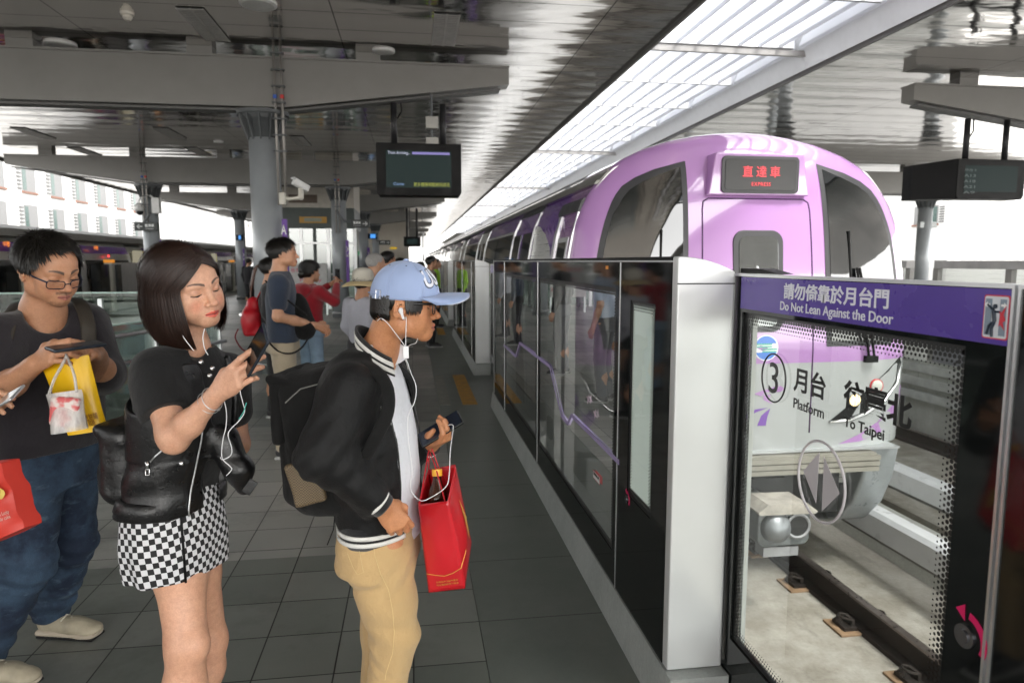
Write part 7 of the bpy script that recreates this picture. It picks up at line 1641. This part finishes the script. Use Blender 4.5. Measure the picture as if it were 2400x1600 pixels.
root, L, Hd, R = figure('woman in a crimson hoodie and light jeans raising a phone', p[0], 7.7, 1.555, -42, crim, ljean, dark_hair, arms=[((.30, .12, 1.22), (.15, .30, 1.43)), ((-.27, .16, 1.22), (.02, .33, 1.42))], hairkw=dict(n=2600, L=.045, lift=.05, low=-.05, thick=.014, whorl=(0, -.09, .02)), female=True, wid=1.12, waist=.93, hd=(-10, 0, 0))
s = S(); s.ell(Hd.p(0, -.10, .0), (.045, .035, .050), Hd.R, .02); mk('bun', s.mesh(.006, disp=foldf(2, .004, 30)), dark_hair, root)
s = S(); s.ell(L(0, -.10, 1.36), (.13, .075, .075), R, .03); s.ell(L(0, -.12, 1.30), (.09, .05, .06), R, .03); mk('hood', s.mesh(.008, disp=foldf(6, .008, 16)), crim, root)
c_ = L(.09, .37, 1.52); ph = thing('smartphone', 'black smartphone held upright by the woman in the crimson hoodie', 'phone', tuple(c_)); s = S(); s.box(c_, (.038, .005, .075), rotm(-42), .004, .003); mk('phone_body', s.mesh(.004), black_pl, ph); s = S(); s.box(c_ + rotm(-42) @ A_(.018, -.0055, .052), (.012, .0015, .016), rotm(-42), .001, .001); mk('camera_bump', s.mesh(.0015), black_gl, ph)
p = at(852, 780, 6.5)
root, L, Hd, R = figure('woman in a cream sun hat and lavender-grey shirt', p[0], 6.5, 1.46, -40, greyl, bkt, dark_hair, hairkw=dict(n=800, L=.03, low=-.03), female=True, wid=1.1, waist=.90, arms=[((.23, -.02, 1.10), (.20, .10, .90)), ((-.23, -.02, 1.10), (-.20, .12, .88))])
ht = thing('sun_hat', 'cream sun hat with a drooping straw-coloured brim, on the woman in lavender grey', 'hat', tuple(Hd.p(0, 0, .1)))
b = B(); ringloft(b, lambda a, k_: tuple(Hd.p(*[(0, -.005, 0)[i] for i in range(1)], 0, 0)) if False else tuple(Hd.p(.092 * (1, 1.0, .97, .88, .66, .35, .02)[k_] * sin(a), -.006 + .108 * (1, 1.0, .97, .88, .66, .35, .02)[k_] * cos(a), (.035, .075, .105, .132, .152, .162, .165)[k_])), 40, 7); b.build('crown', mat('hat_cream', (.52, .49, .42), .85, 0, .05, bump=.2), ht, smooth=True, solid=.003)
b = B(); ringloft(b, lambda a, k_: tuple(Hd.p((.092 + .024 * k_) * sin(a), -.006 + (.108 + .024 * k_) * cos(a), .040 - (.0, .004, .012, .026, .042)[k_] + .008 * sin(3 * a) * k_ / 4)), 48, 5); b.build('brim', mat('hat_straw', (.56, .44, .24), .85, 0, .06, bump=.2), ht, smooth=True, solid=.003)
p = at(880, 780, 7.3)
root, L, Hd, R = figure('elderly balding man with short grey hair in a pale blue shirt, beyond the sun hat', p[0], 7.3, 1.655, -55, blus, gryp, m_hair('grey_hair', (.22, .21, .20), (.40, .39, .37), .5), hairkw=dict(n=1800, L=.010, lift=.05, thick=.002, low=.0, front=.105), sleeves=.6, skin=(.48, .28, .18))
for px_, Yd, h, yw, tp, bt_, lb, kw in ((908, 9.2, 1.70, -60, bkt, gryp, 'dark-haired person in black beyond the elderly man', {}), (938, 12.6, 1.62, -70, navy, bkt, 'small dark-haired figure in navy far behind the cap, left of its button', {}), (1010, 12.5, 1.66, -80, cloth('brown_shirt', (.16, .12, .10), .85), bkt, 'far man with cropped grey-black hair just above the cap brim', {}), (985, 14.8, 1.55, -75, hpk, gryp, 'woman in a hot pink top far down the platform behind the cap', {}), (1022, 16.2, 1.62, -100, mat('lime_vest', (.45, .85, .05), .7), bkt, 'platform staff member in a lime safety vest far down the platform', {}), (946, 13.9, 1.60, -65, greyl, bkt, 'distant dark-haired figure in grey, partly behind the cap button', {}), (586, 24.0, 1.66, -30, bkt, bkt, 'distant dark figure standing by the far left column', {})):
    p = at(px_, 700, Yd); figure(lb, p[0], Yd, h, yw, tp, bt_, dark_hair, hairkw=dict(n=500, L=.03, lift=.2, thick=.010), res=.012)
# person at the left edge, mostly outside the view
sk = (.52, .30, .19); rt_ = thing('person', 'person cut off by the left edge, one hand holding a grey phone', 'person', (-1.52, 2.1, 0)); s = S()
el, wr = A_(-1.42, 2.08, 1.02), V(-92, 922, 2.10); s.chain([A_(-1.52, 2.2, 1.32), el, wr], [.05, .04, .026], .02); F = hframe(wr, V(-40, 910, 2.05) - wr, (0, -.5, .8), 1); _, nn_ = hand(s, F, [(15, 25, 18), (20, 30, 18), (25, 32, 20), (30, 35, 20)], side=1 if F.R[:, 0][2] > 0 else -1, sc=.95)
s.chain([A_(-1.52, 2.15, 1.50), A_(-1.52, 2.15, 1.36)], [.06, .06], .02); s.chain([A_(-1.52, 2.07, .9), A_(-1.52, 2.07, .09)], [.08, .04], .02); s.chain([A_(-1.52, 2.24, .9), A_(-1.52, 2.24, .09)], [.08, .04], .02); Hq = Frame(A_(-1.50, 2.15, 1.56), rotm(-90)); head(s, Hq, A_(-1.52, 2.15, 1.42)); mk('body', s.mesh(.009, [(wr - .10, wr + .16, .0025), (Hq.o - .15, Hq.o + .15, .004)]), m_skin(), rt_, skincol(sk, Hq, brow=(.03, .02, .02), hands=nn_)); short_hair(Hq, dark_hair, rt_, n=900)
s = S(); s.zloft([(1.42, -1.52, 2.15, .10, .07), (1.36, -1.52, 2.15, .19, .10), (1.0, -1.52, 2.15, .18, .11), (.9, -1.52, 2.15, .17, .11)], -90); s.chain([A_(-1.52, 2.25, 1.33), el + A_(0, 0, .0), el * .4 + wr * .6], [.07, .055, .042], .03); mk('top', s.mesh(.009, disp=foldf(2, .005, 12)), bkt, rt_)
s = S()
for y in (2.06, 2.24): s.chain([A_(-1.52, y, .92), A_(-1.52, y, .12)], [.095, .065], .02)
mk('trousers', s.mesh(.009), gryp, rt_)
for y in (2.06, 2.24): add_shoe(rt_, (-1.52, y, .09), (1, 0), mat('dark_shoe', (.03, .028, .03), .5), mat('grey_sole', (.35, .35, .34), .7))
ph = thing('smartphone', 'thin grey phone held at the very left edge', 'phone', tuple(V(12, 922, 2.02))); u_ = nrm(V(34, 905, 2.02) - V(-10, 930, 2.04)); n_ = nrm(np.cross(u_, A_(0, 1, .4))); Rp = np.stack([np.cross(u_, n_), u_, n_], 1); s = S(); s.box(V(5, 921, 2.03), (.036, .06, .004), Rp, .003, .002); mk('phone_body', s.mesh(.0025), silver, ph)
t = thing('shopping_bag', 'red paper bag with a pineapple picture and white script, at the left edge', 'shopping bag', tuple(V(10, 1150, 2.05)))
rq = [V(-60, 1068, 2.05), V(2, 1062, 2.00), V(55, 1212, 2.00), V(-30, 1252, 2.02)]; rn = nrm(np.cross(rq[1] - rq[0], rq[3] - rq[0])); rn = rn if rn[1] < 0 else -rn
RF = lambda u, v, o=0: (rq[0] * (1 - u) + rq[1] * u) * (1 - v) + (rq[3] * (1 - u) + rq[2] * u) * v + rn * (o + .006 * float(wave(A_(u * 2, v * 3, 0), 2.0, 4)))
b = B(); b.grid(lambda u, v: tuple(RF(u, v, .012 * sin(pi * u))), 12, 16); b.grid(lambda u, v: tuple(RF(u, v, -.05 - .01 * sin(pi * u))), 12, 16); b.build('bag_body', mat('poppy_red_paper', (.50, .035, .022), .45, 0, .08, 6, bump=.2, bscale=20), t, smooth=True)
b = B(); b.loft([[tuple(RF(u, v, .012 * sin(pi * u))), tuple(RF(u, v, -.05))] for u, v in [(1, i / 10) for i in range(11)] + [(1 - i / 10, 1) for i in range(11)]], 0, False, closed=False); b.build('bag_gusset', mat('poppy_red_paper'), t)
def fruit(u0, v0):
    b = B(); b.add([tuple(RF(u0 + .13 * cos(a), v0 + .085 * sin(a), .016)) for a in np.linspace(0, 2 * pi, 17)[:-1]], [tuple(range(16))]); b.build('pineapple_body', mat('pineapple_gold', (.62, .45, .10), .6), t)
    b = B()
    for k in range(7): a = radians(-150 + 20 * k); b.add([tuple(RF(u0 - .03, v0 - .08, .0165 + k * .0003)), tuple(RF(u0 + .03, v0 - .08, .0165 + k * .0003)), tuple(RF(u0 + .20 * cos(a), v0 - .07 + .10 * sin(a), .0165 + k * .0003))], [(0, 1, 2)])
    b.build('pineapple_leaves', mat('leaf_green', (.04, .16, .06), .6), t)
fruit(.82, .42)
for i, tx in enumerate(('Sweet & Lucky', 'pineapple cake')):
    tt = text('bag_text', tx, .02, mat('script_cream', (.75, .70, .62), .6), (0, 0, 0), (1, 0, 0), (0, 1, 0), None, depth=.0001)
    for v_ in tt.data.vertices: x, y, z = v_.co; v_.co = RF(.66 + x / .20, .70 + .07 * i - y / .28 + .1 * x, .0165)
    tt.parent = t; tt.matrix_parent_inverse = Matrix.Translation(t.location).inverted()
b = B(); b.tube(smooth_path([RF(.3, .0, -.01), RF(.35, -.25, -.02), V(-20, 930, 2.08)]), .003, 6); b.build('handle', redn, t)
# ---------------------------------------------------------------- hanging screens, signs, cameras, lift, railings, buildings
def screen(cx, y, z0, z1, w_, lab, near=True, grp='hanging passenger screens', zt=3.72, side=0):
    t = thing('hanging_screen', lab, 'screen', (cx, y, z0), grp)
    P_ = [(-w_ / 2 + .03, z0), (w_ / 2 - .03, z0), (w_ / 2, z0 + .05), (w_ / 2, z1), (-w_ / 2, z1), (-w_ / 2, z0 + .05)]
    b = B(); b.prism([(cx + x, z) for x, z in P_], y - .16, y + .16, 'xz'); b.build('housing', black_pl, t, bevel=.01)
    for sgn in (-1, 1):
        b = B(); b.box(cx - w_ / 2 + .13, cx + w_ / 2 - .14, y + sgn * .1605, y + sgn * .163, z0 + .11, z1 - .10); q = _mc.get('lcd')
        if q is None: n_ = NT('screen_glass'); n_.base((.004, .006, .006)); n_.rough(.45); n_.b.inputs['Specular IOR Level'].default_value = .15; n_.b.inputs['Emission Color'].default_value = (.10, .20, .19, 1); n_.b.inputs['Emission Strength'].default_value = .012; q = _mc['lcd'] = n_.m
        b.build('screen_panel', q, t)
    for x in (-.29 * w_, .29 * w_):
        b = B(); b.tube([(cx + x, y, z1), (cx + x, y, zt)], .045, 12); b.build('hanger_pole', mat('hanger_black', (.025, .025, .027), .45, .3), t, smooth=True)
    b = B(); b.tube([(cx - .29 * w_ + .05, y, z1 + .35), (cx - .29 * w_ + .11, y, z1 + .45), (cx - .29 * w_ + .10, y, zt)], .012, 6); b.build('cable', black_pl, t)
    return t
wt = emit('screen_white', (.75, .78, 1), .09); yt = emit('screen_yellow', (.7, .75, .08), .055)
p0, p1 = at(882, 338, 9.95), at(1080, 463, 9.95); cx = (p0[0] + p1[0]) / 2; w_ = p1[0] - p0[0]
t = screen(cx, 9.95, p1[2], p0[2], w_, 'hanging black screen reading Train Arriving under the nearest beam')
yy = 9.95 - .166; a, c = cx - w_ / 2 + .15, p0[2] - .14
text('screen_text', 'Train Arriving...', .07, wt, (a + .16, yy, c), (1, 0, 0), (0, 0, 1), t, fit=(.30, .052)); b = B(); b.box(a + .34, cx + w_ / 2 - .16, yy - .001, yy, c - .012, c + .02); b.build('screen_bar', emit('screen_bar_violet', (.35, .30, .75), .07), t)
text('screen_text', '更多優惠相關資訊請見', .07, yt, (cx + .17, yy, p1[2] + .155), (1, 0, 0), (0, 0, 1), t, fit=(.50, .055)); text('screen_text', 'Come', .05, emit('screen_blue', (.3, .5, .9), .07), (a + .15, yy, p1[2] + .16), (1, 0, 0), (0, 0, 1), t, fit=(.14, .04))
p0, p1 = at(946, 555, 29.1), at(986, 578, 29.1); screen((p0[0] + p1[0]) / 2, 29.1, p1[2], p0[2], p1[0] - p0[0], 'small distant hanging screen over the platform edge, above the far people')
p0, p1 = at(2228, 375, 9.9), at(2378, 470, 9.9); t = screen((p0[0] + p1[0]) / 2, 9.9, p1[2], p0[2], p1[0] - p0[0], 'hanging black screen over the far platform at upper right', zt=3.75)
cx = (p0[0] + p1[0]) / 2; b = B(); z0, z1 = p1[2], p0[2]; x0 = p0[0]; xa = at(2165, 380, 9.9)[0]
b.loft([[(x0 - .003, 9.75, z0), (x0 - .003, 9.75, z1 - .0), (x0 - .003, 10.25, z1), (x0 - .003, 10.25, z0)], [(xa, 10.12, z0 + .01), (xa, 10.12, z1 - .06), (xa, 10.35, z1 - .06), (xa, 10.35, z0 + .01)]]); b.build('side_housing', black_pl, t)
for k in range(5): text('screen_text', ['月台 3', 'A13', 'A18', 'A21', 'A9'][k], .06, emit('screen_dim', (.35, .45, .42), .03), (cx - .38, 9.9 - .166, z1 - .17 - .085 * k), (1, 0, 0), (0, 0, 1), t, fit=(.20, .04))
def sign(px0, py0, px1, py1, Y, arrow, cjk, en, lab, colx=None, m_=None):
    a, c = at(px0, py0, Y), at(px1, py1, Y); t = thing('direction_sign', lab, 'sign', (a[0], Y, c[2])); x0, x1, z0, z1 = a[0], c[0], c[2], a[2]; h = z1 - z0
    b = B(); b.box(x0, x1, Y - .05, Y + .05, z0, z1); b.build('sign_box', mat('sign_dark_grey', (.045, .05, .05), .5) if m_ is None else m_, t)
    lw = mat('sign_lettering', (.80, .82, .82), .5); xc = (x0 + x1) / 2; s_ = -1 if arrow == 'L' else 1; yf = Y - .052
    text('sign_text', cjk, .1, lw, (xc - s_ * (x1 - x0) * .16, yf, z0 + h * .62), (1, 0, 0), (0, 0, 1), t, fit=((x1 - x0) * .40, h * .36), bold=.003); text('sign_text', en, .1, lw, (xc - s_ * (x1 - x0) * .16, yf, z0 + h * .24), (1, 0, 0), (0, 0, 1), t, fit=((x1 - x0) * .36, h * .16))
    xa = xc + s_ * (x1 - x0) * .27; u = h * .3
    b = B(); b.tube([(xa - s_ * u, yf, z0 + h / 2), (xa + s_ * u * .9, yf, z0 + h / 2)], h * .05, 6); b.tube([(xa + s_ * u * .1, yf, z0 + h / 2 + u * .8), (xa + s_ * u, yf, z0 + h / 2), (xa + s_ * u * .1, yf, z0 + h / 2 - u * .8)], h * .05, 6); b.build('arrow', lw, t)
    if colx is not None:
        b = B(); e = x1 if colx > x1 else x0; b.tube(smooth_path([(e, Y, z1 - .05), ((e + colx) / 2, Y, z1 - .02), (colx, Y, z1 + .25)]), .03, 8); b.build('bracket', cap_dark, t, smooth=True)
    return t
sign(316, 521, 371, 541, 19.25, 'L', '普通車', 'Commuter', 'dark sign with a white left arrow, on the column behind the dark-haired woman', -6.7); sign(822, 515, 866, 534, 19.25, 'R', '直達車', 'Express', 'dark Express sign with a white right arrow, on the column by the lift', -2.0)
sign(888, 563, 915, 574, 38.6, 'R', '直達車', 'Express', 'small far Express sign with an arrow, above the elderly man', -2.0); sign(2155, 520, 2192, 534, 19.5, 'R', '月台', 'Exit', 'small pale sign beside the right-hand column on the far platform', 15.8, mat('pale_sign', (.45, .47, .47), .5))
def plate(px0, py0, px1, py1, Y, m_, nm, lab, cat, grp=None, th=.03, em=None):
    a, c = at(px0, py0, Y), at(px1, py1, Y); t = thing(nm, lab, cat, (a[0], Y, c[2]), grp); b = B(); b.box(a[0], c[0], Y - th, Y + th, c[2], a[2]); b.build('panel', m_, t, bevel=.004)
    return t, a, c
pb = mat('purple_banner', (.14, .045, .33), .45); gb = 'purple banners on the columns'
t, a, c = plate(661, 514, 680, 700, 9.85, pb, 'column_banner', 'purple vertical banner with a white A on the nearest big column', 'banner', gb); text('banner_text', 'A', .2, white_paint, (c[0] - .045, 9.815, a[2] - .14), (1, 0, 0), (0, 0, 1), t, fit=(.07, .13), bold=.004)
for px0, py0, px1, py1, Y, lb in ((810, 563, 820, 662, 19.4, 'purple banner on the column right of the red hoodie'), (861, 580, 868, 634, 29.0, 'purple banner on the third right-hand column'), (569, 583, 575, 648, 29.0, 'purple banner on the left-row column with the blue clock'), (375, 562, 379, 600, 19.4, 'sliver of purple banner on the column with the left arrow sign')):
    t, a, c = plate(px0, py0, px1, py1, Y, pb, 'column_banner', lb, 'banner', gb); text('banner_text', 'A3', .2, white_paint, ((a[0] + c[0]) / 2, Y - .034, a[2] - .3), (0, 0, -1), (1, 0, 0), t, fit=(.3, .06))
for px0, py0, px1, py1, Y, lb in ((553, 550, 570, 563, 28.9, 'small blue lit clock panel left of the big column'), (862, 547, 885, 560, 29.0, 'small blue lit clock panel right of the Express sign column')):
    t, a, c = plate(px0, py0, px1, py1, Y, black_pl, 'clock_panel', lb, 'clock', 'blue clock panels'); b = B(); b.box(a[0] + .1, c[0] - .08, Y - .034, Y - .031, c[2] + .03, a[2] - .03); b.build('display', emit('clock_blue', (.08, .35, .9), .12), t)
t, a, c = plate(819, 589, 842, 597, 26, emit('exit_green', (.05, .55, .15), .06), 'exit_sign', 'small green lit exit sign beyond the lift', 'exit sign'); text('sign_text', 'EXIT 出口', .1, white_paint, ((a[0] + c[0]) / 2, 25.96, (a[2] + c[2]) / 2), (1, 0, 0), (0, 0, 1), t, fit=(.25, .07))
plate(914, 579, 930, 584, 30, emit('amber_panel', (.7, .45, .02), .08), 'indicator_panel', 'tiny amber lit panel far down the platform', 'indicator panel')
# cameras
cw = mat('camera_white', (.70, .70, .69), .35)
p = at(705, 440, 9.6); t = thing('cctv_camera', 'white box camera on a bracket beside the nearest big column', 'camera', tuple(p)); Rb = rotm(-55, 25, 0); s = S(); s.box(p + A_(0, 0, .03), (.045, .115, .042), Rb, .02, .01); s.box(p + A_(0, 0, .068), (.052, .13, .010), Rb, .01, .008); mk('camera_body', s.mesh(.006), cw, t)
s = S(); q_ = at(668, 466, 9.6); s.chain([p + A_(0, 0, 0), p + A_(0, 0, -.13)], [.035, .035], .01); s.chain([p + A_(0, 0, -.13), q_ + A_(.06, 0, 0), q_], [.028, .022, .035], .01); s.box(q_ + A_(-.03, 0, 0), (.04, .05, .08), None, .01, .01); mk('bracket', s.mesh(.007), mat('bracket_cream', (.52, .50, .44), .5), t)
p = at(327, 492, 19.4); t = thing('dome_camera', 'white dome camera on a curved arm, left of the column with the arrow sign', 'camera', tuple(p)); b = B(); b.tube([p + A_(0, 0, .18), p + A_(0, 0, .12), p + A_(0, 0, .02), p + A_(0, 0, -.03)], [.03, .12, .13, .10], 20); b.build('dome_housing', cw, t, smooth=True); b = B(); b.tube([p + A_(0, 0, -.03), p + A_(0, 0, -.10), p + A_(0, 0, -.14)], [.10, .075, .02], 20); b.build('dome_glass', black_gl, t, smooth=True)
b = B(); q_ = at(366, 482, 19.4); b.tube(smooth_path([p + A_(0, 0, .16), p + A_(.05, 0, .30), p + A_(.3, 0, .36), q_]), .025, 8); b.box(q_[0] - .08, q_[0] + .1, 19.3, 19.5, q_[2] - .2, q_[2] + .2); b.build('arm', cw, t)
p = at(1012, 290, 9.9); t = thing('loudspeaker', 'pair of grey box loudspeakers hanging above the screen', 'loudspeaker', tuple(p)); b = B()
for k, dz in enumerate((0, -.28)): b = B(); b.box(p[0] - .085, p[0] + .085, 9.8, 9.95, p[2] + dz - .08, p[2] + dz + .08); b.build('speaker_box', mat('speaker_grey', (.42, .41, .38), .5), t, bevel=.006)
b = B(); b.tube([(p[0], 9.9, p[2] - .35), (p[0], 9.9, 3.85)], .018, 8); b.build('rod', cap_dark, t)
# lift tower / glass kiosk behind the big column
Yk = 23.0; a, c = at(672, 425, Yk), at(800, 700, Yk); X0, X1 = a[0], at(830, 500, Yk)[0]; t = thing('lift_tower', 'glass lift enclosure with cream top and orange display, between the two columns', 'lift', ((X0 + X1) / 2, Yk, 0)); cream = mat('cream_cladding', (.46, .43, .38), .5); dg = mat('dark_green_frame', (.035, .05, .045), .4)
zc = at(672, 486, Yk)[2]; b = B(); b.box(X0 - .9, X1, Yk, Yk + 2.6, zc, 4.25); b.build('upper_cladding', cream, t)
b = B(); v0, v1 = at(676, 456, Yk), at(744, 476, Yk); b.box(v0[0], v1[0], Yk - .02, Yk - .003, v1[2], v0[2]); b.build('louvre', mat('brown_vent', (.12, .09, .07), .6), t)
b = B(); b.box(X0 - .9, X1, Yk + .02, Yk + 2.55, zc - .65, zc - .003); b.build('header', dg, t)
b = B(); v0, v1 = at(702, 508, Yk), at(766, 523, Yk); b.box(v0[0], v1[0], Yk - .06, Yk + .01, v1[2], v0[2]); b.build('display_frame', mat('orange_frame', (.45, .24, .04), .5), t); b = B(); b.box(v0[0] + .15, v1[0] - .15, Yk - .065, Yk - .0605, v1[2] + .04, v0[2] - .04); b.build('display_face', mat('display_face', (.22, .25, .2), .4), t)
for i in range(8): b = B(); x = X0 - .9 + (X1 - X0 + .9) * i / 7; b.box(x - .05, x + .05, Yk + .03, Yk + .13, 0, zc - .652); b.build('mullion', silver if i % 2 else dg, t)
b = B(); b.add([(X0 - .9, Yk + .08, .05), (X1, Yk + .08, .05), (X1, Yk + .08, zc - .66), (X0 - .9, Yk + .08, zc - .66)], [(0, 1, 2, 3)]); b.build('glass_wall', m_glass('lift_glass', (.55, .68, .62), .10), t)
b = B(); b.box(X0 - .8, X1 - .1, Yk + 2.3, Yk + 2.5, 0, zc - .66); b.build('back_wall', mat('lift_back', (.22, .26, .24), .5), t)
for z in (1.1, 2.1): b = B(); b.box(X0 - .9, X1, Yk + .02, Yk + .07, z, z + .06); b.build('transom', silver, t)
v0, v1 = at(672, 618, 20.5), at(768, 700, 20.5); t = thing('notice_board', 'white notice board with pink and red print, behind the woman in the crimson hoodie', 'notice board', (v0[0], 20.5, 0)); b = B(); b.box(v0[0], v1[0], 20.5, 20.56, v1[2], v0[2]); b.build('board', mat('board_white', (.55, .54, .53), .5), t)
for k in range(3): text('notice_text', ['敬老博愛', 'Priority', '候車區'][k], .15, mat('pink_print', (.6, .10, .16), .5), ((v0[0] + v1[0]) / 2 + (-.2, .1, .2)[k], 20.498, v0[2] - .18 - .3 * k), (1, 0, 0), (0, 0, 1), t, fit=(.5 + .1 * k, .13))
b = B(); b.box(v0[0], v0[0] + .05, 20.52, 20.57, 0, v0[2]); b.box(v1[0] - .05, v1[0], 20.52, 20.57, 0, v0[2]); each(b, 'post', silver, t)
# cream wall block farther down
a, c = at(840, 590, 31), at(958, 545, 50); t = thing('service_block', 'cream tiled service block far down the platform beyond the elderly man', 'kiosk', (-2.5, 42, 0)); b = B(); b.box(-5.5, at(958, 600, 44)[0], 44, 50, 0, 4.0); b.build('block', m_concrete('cream_tile', (.50, .45, .38), (.56, .52, .45), .5, 1, False), t); b = B(); b.box(-3.4, -2.6, 43.95, 43.99, 0, 2.1); b.build('door', dg, t)
# glass balustrade and steel handrails of the stair opening
GLR = m_glass('balustrade_glass', (.88, .93, .90), .02)
def balus(p0, p1, lab, z=1.12, n=3, rail=True, grp='balustrades round the stair opening'):
    t = thing('balustrade', lab, 'railing', (p0[0], p0[1], 0), grp); p0, p1 = A_(*p0, 0), A_(*p1, 0); d = nrm(p1 - p0); nn = A_(-d[1], d[0], 0)
    b = B(); b.loft([[p0 + nn * .008, p0 - nn * .008, p0 - nn * .008 + A_(0, 0, z), p0 + nn * .008 + A_(0, 0, z)], [p1 + nn * .008, p1 - nn * .008, p1 - nn * .008 + A_(0, 0, z), p1 + nn * .008 + A_(0, 0, z)]]); b.build('glass_panel', GLR, t)
    b = B(); b.tube([p0 + A_(0, 0, z + .008), p1 + A_(0, 0, z + .008)], .010, 6); b.build('top_edge', mat('glass_edge', (.55, .72, .66), .2), t)
    for i in range(n + 1):
        c_ = p0 + (p1 - p0) * i / n; b = B(); b.box(c_[0] - .022, c_[0] + .022, c_[1] - .022, c_[1] + .022, 0, z - .06); b.build('post', silver, t)
    if rail:
        for zz in (.92, .68): b = B(); b.tube([p0 + nn * -.07 + A_(0, 0, zz), p1 - nn * .07 + A_(0, 0, zz)], .021, 10); b.build('handrail', silver, t, smooth=True)
    return t
balus((-7.0, 8.3), (-2.3, 8.3), 'glass balustrade with a pale top edge behind the man with spectacles', 1.19, 4, False); balus((-2.95, 4.6), (-2.12, 7.9), 'steel-railed glass balustrade seen between the man and the woman at left', 1.0, 3); balus((-6.0, 5.2), (-3.0, 4.6), 'low glass balustrade end panel behind the man with spectacles', .98, 3)
# left-hand platform screens
for i in range(8):
    y = 2.0 + 4.9 * i; t = thing('edge_screen', 'grey screen with orange-tipped post by the left-hand train, %s from the camera' % ('first second third fourth fifth sixth seventh eighth'.split()[i]), 'platform screen', (-9.35, y, 0), 'screens of the left-hand platform edge')
    b = B(); b.box(-9.48, -9.30, y + 1.5, y + 4.75, .02, 1.5); b.build('panel', mat('warm_grey_panel', (.50, .475, .465), .4, 0), t)
    for yy in (y + 1.75, y + 3.9): b = B(); b.box(-9.298, -9.29, yy, yy + .5, .25, 1.44); b.build('black_window', black_gl, t)
    b = B(); b.box(-9.40, -9.18, y + 1.28, y + 1.48, .0, 1.5); b.build('post', mat('cream_post', (.50, .48, .42), .5), t); b = B(); b.box(-9.41, -9.17, y + 1.27, y + 1.49, 1.502, 1.60); b.build('orange_tip', emit('orange_tip', (1, .35, .02), .07), t)
    for u, v in ((y + .02, y + .64), (y + .66, y + 1.26)): b = B(); b.box(-9.28, -9.25, u, v, .03, 1.45); b.build('door_leaf', black_gl, t)
# buildings outside
BW = m_concrete('white_render', (.62, .62, .62), (.70, .70, .69), .8, .6, False); gl_ = mat('green_window', (.02, .06, .05), .3); sil = mat('terracotta_sill', (.20, .10, .07), .7)
def building(X, y0, y1, z1, face, lab, dy, fz, wy, wz_, th=8, windows=True, zr=None):
    t = thing('building', lab, 'building', (X, (y0 + y1) / 2, -6.5)); b = B(); x2 = X - face * th; b.box(min(X, x2), max(X, x2), y0, y1, -6.5, z1); b.build('walls', BW, t); n = 0
    if windows:
        y = y0 + 1.0
        while y < y1 - 1 and n < 90:
            for z in zr or np.arange(-3, z1 - 2, fz):
                b = B(); f = X + face * .004; b.box(min(f, f - face * .3), max(f, f - face * .3), y, y + wy, z, z + wz_); fr_ = b.build('window', mat('window_reveal', (.20, .20, .20), .7), t)
                b = B(); b.box(min(f, f + face * .01), max(f, f + face * .01), y + .12, y + .48, z + .08, z + wz_ - .1); b.build('glass', gl_, fr_); b = B(); b.box(min(f, f + face * .10), max(f, f + face * .10), y - .08, y + wy + .08, z - .12, z - .003); b.build('sill', sil, fr_)
                b = B()
                for k in range(7): b.box(min(f, f + face * .05), max(f, f + face * .05), y - .52, y - .12, z + .06 + k * (wz_ - .1) / 7, z + .06 + (k + .55) * (wz_ - .1) / 7)
                b.build('shutter', mat('shutter_grey', (.13, .13, .13), .6), fr_); n += 1
            y += dy
    b = B(); b.box(min(X + face * .2, x2), max(X + face * .2, x2), y0 - .2, y1 + .2, z1, z1 + .35); b.build('roof', BW, t)
    return t
building(-22, 33, 62, 9.5, 1, 'white building with deep-set green windows beyond the left-hand train', 3.2, 2.45, 1.5, 1.6, zr=[3.2, 5.55]); building(-26, 64, 110, 8.0, 1, 'pale low building farther along, left of the column with the arrow sign', 5, 3, 1.4, 1.2, zr=[2.5]); building(-30, 112, 220, 14, 1, 'hazy pale block far away behind the left-hand columns', 7, 3, 2, 1.2, zr=[3, 8])
building(34, 40, 120, 12, -1, 'very pale tall block beyond the far platform at right', 7, 3.2, 2.2, 1.2, zr=[4, 8]); building(-9, 190, 200, 9, 1, 'pale building at the far end of the line', 20, 5, 2, 1.2, windows=False)
b = B(); p = at(992, 590, 60); b.tube(smooth_path([(p[0], 60, -1.2), (p[0], 60, 3.8), (p[0] + .3, 60, 4.6), (p[0] + 1.6, 60, 5.0)]), .07, 8); t = thing('street_lamp', 'slender grey curved lamp post at the far end of the platform', 'street lamp', (p[0], 60, -1.2)); b.build('post', silver, t); b = B(); b.box(p[0] + 1.5, p[0] + 2.1, 59.9, 60.1, 4.95, 5.05); b.build('lamp_head', silver, t)
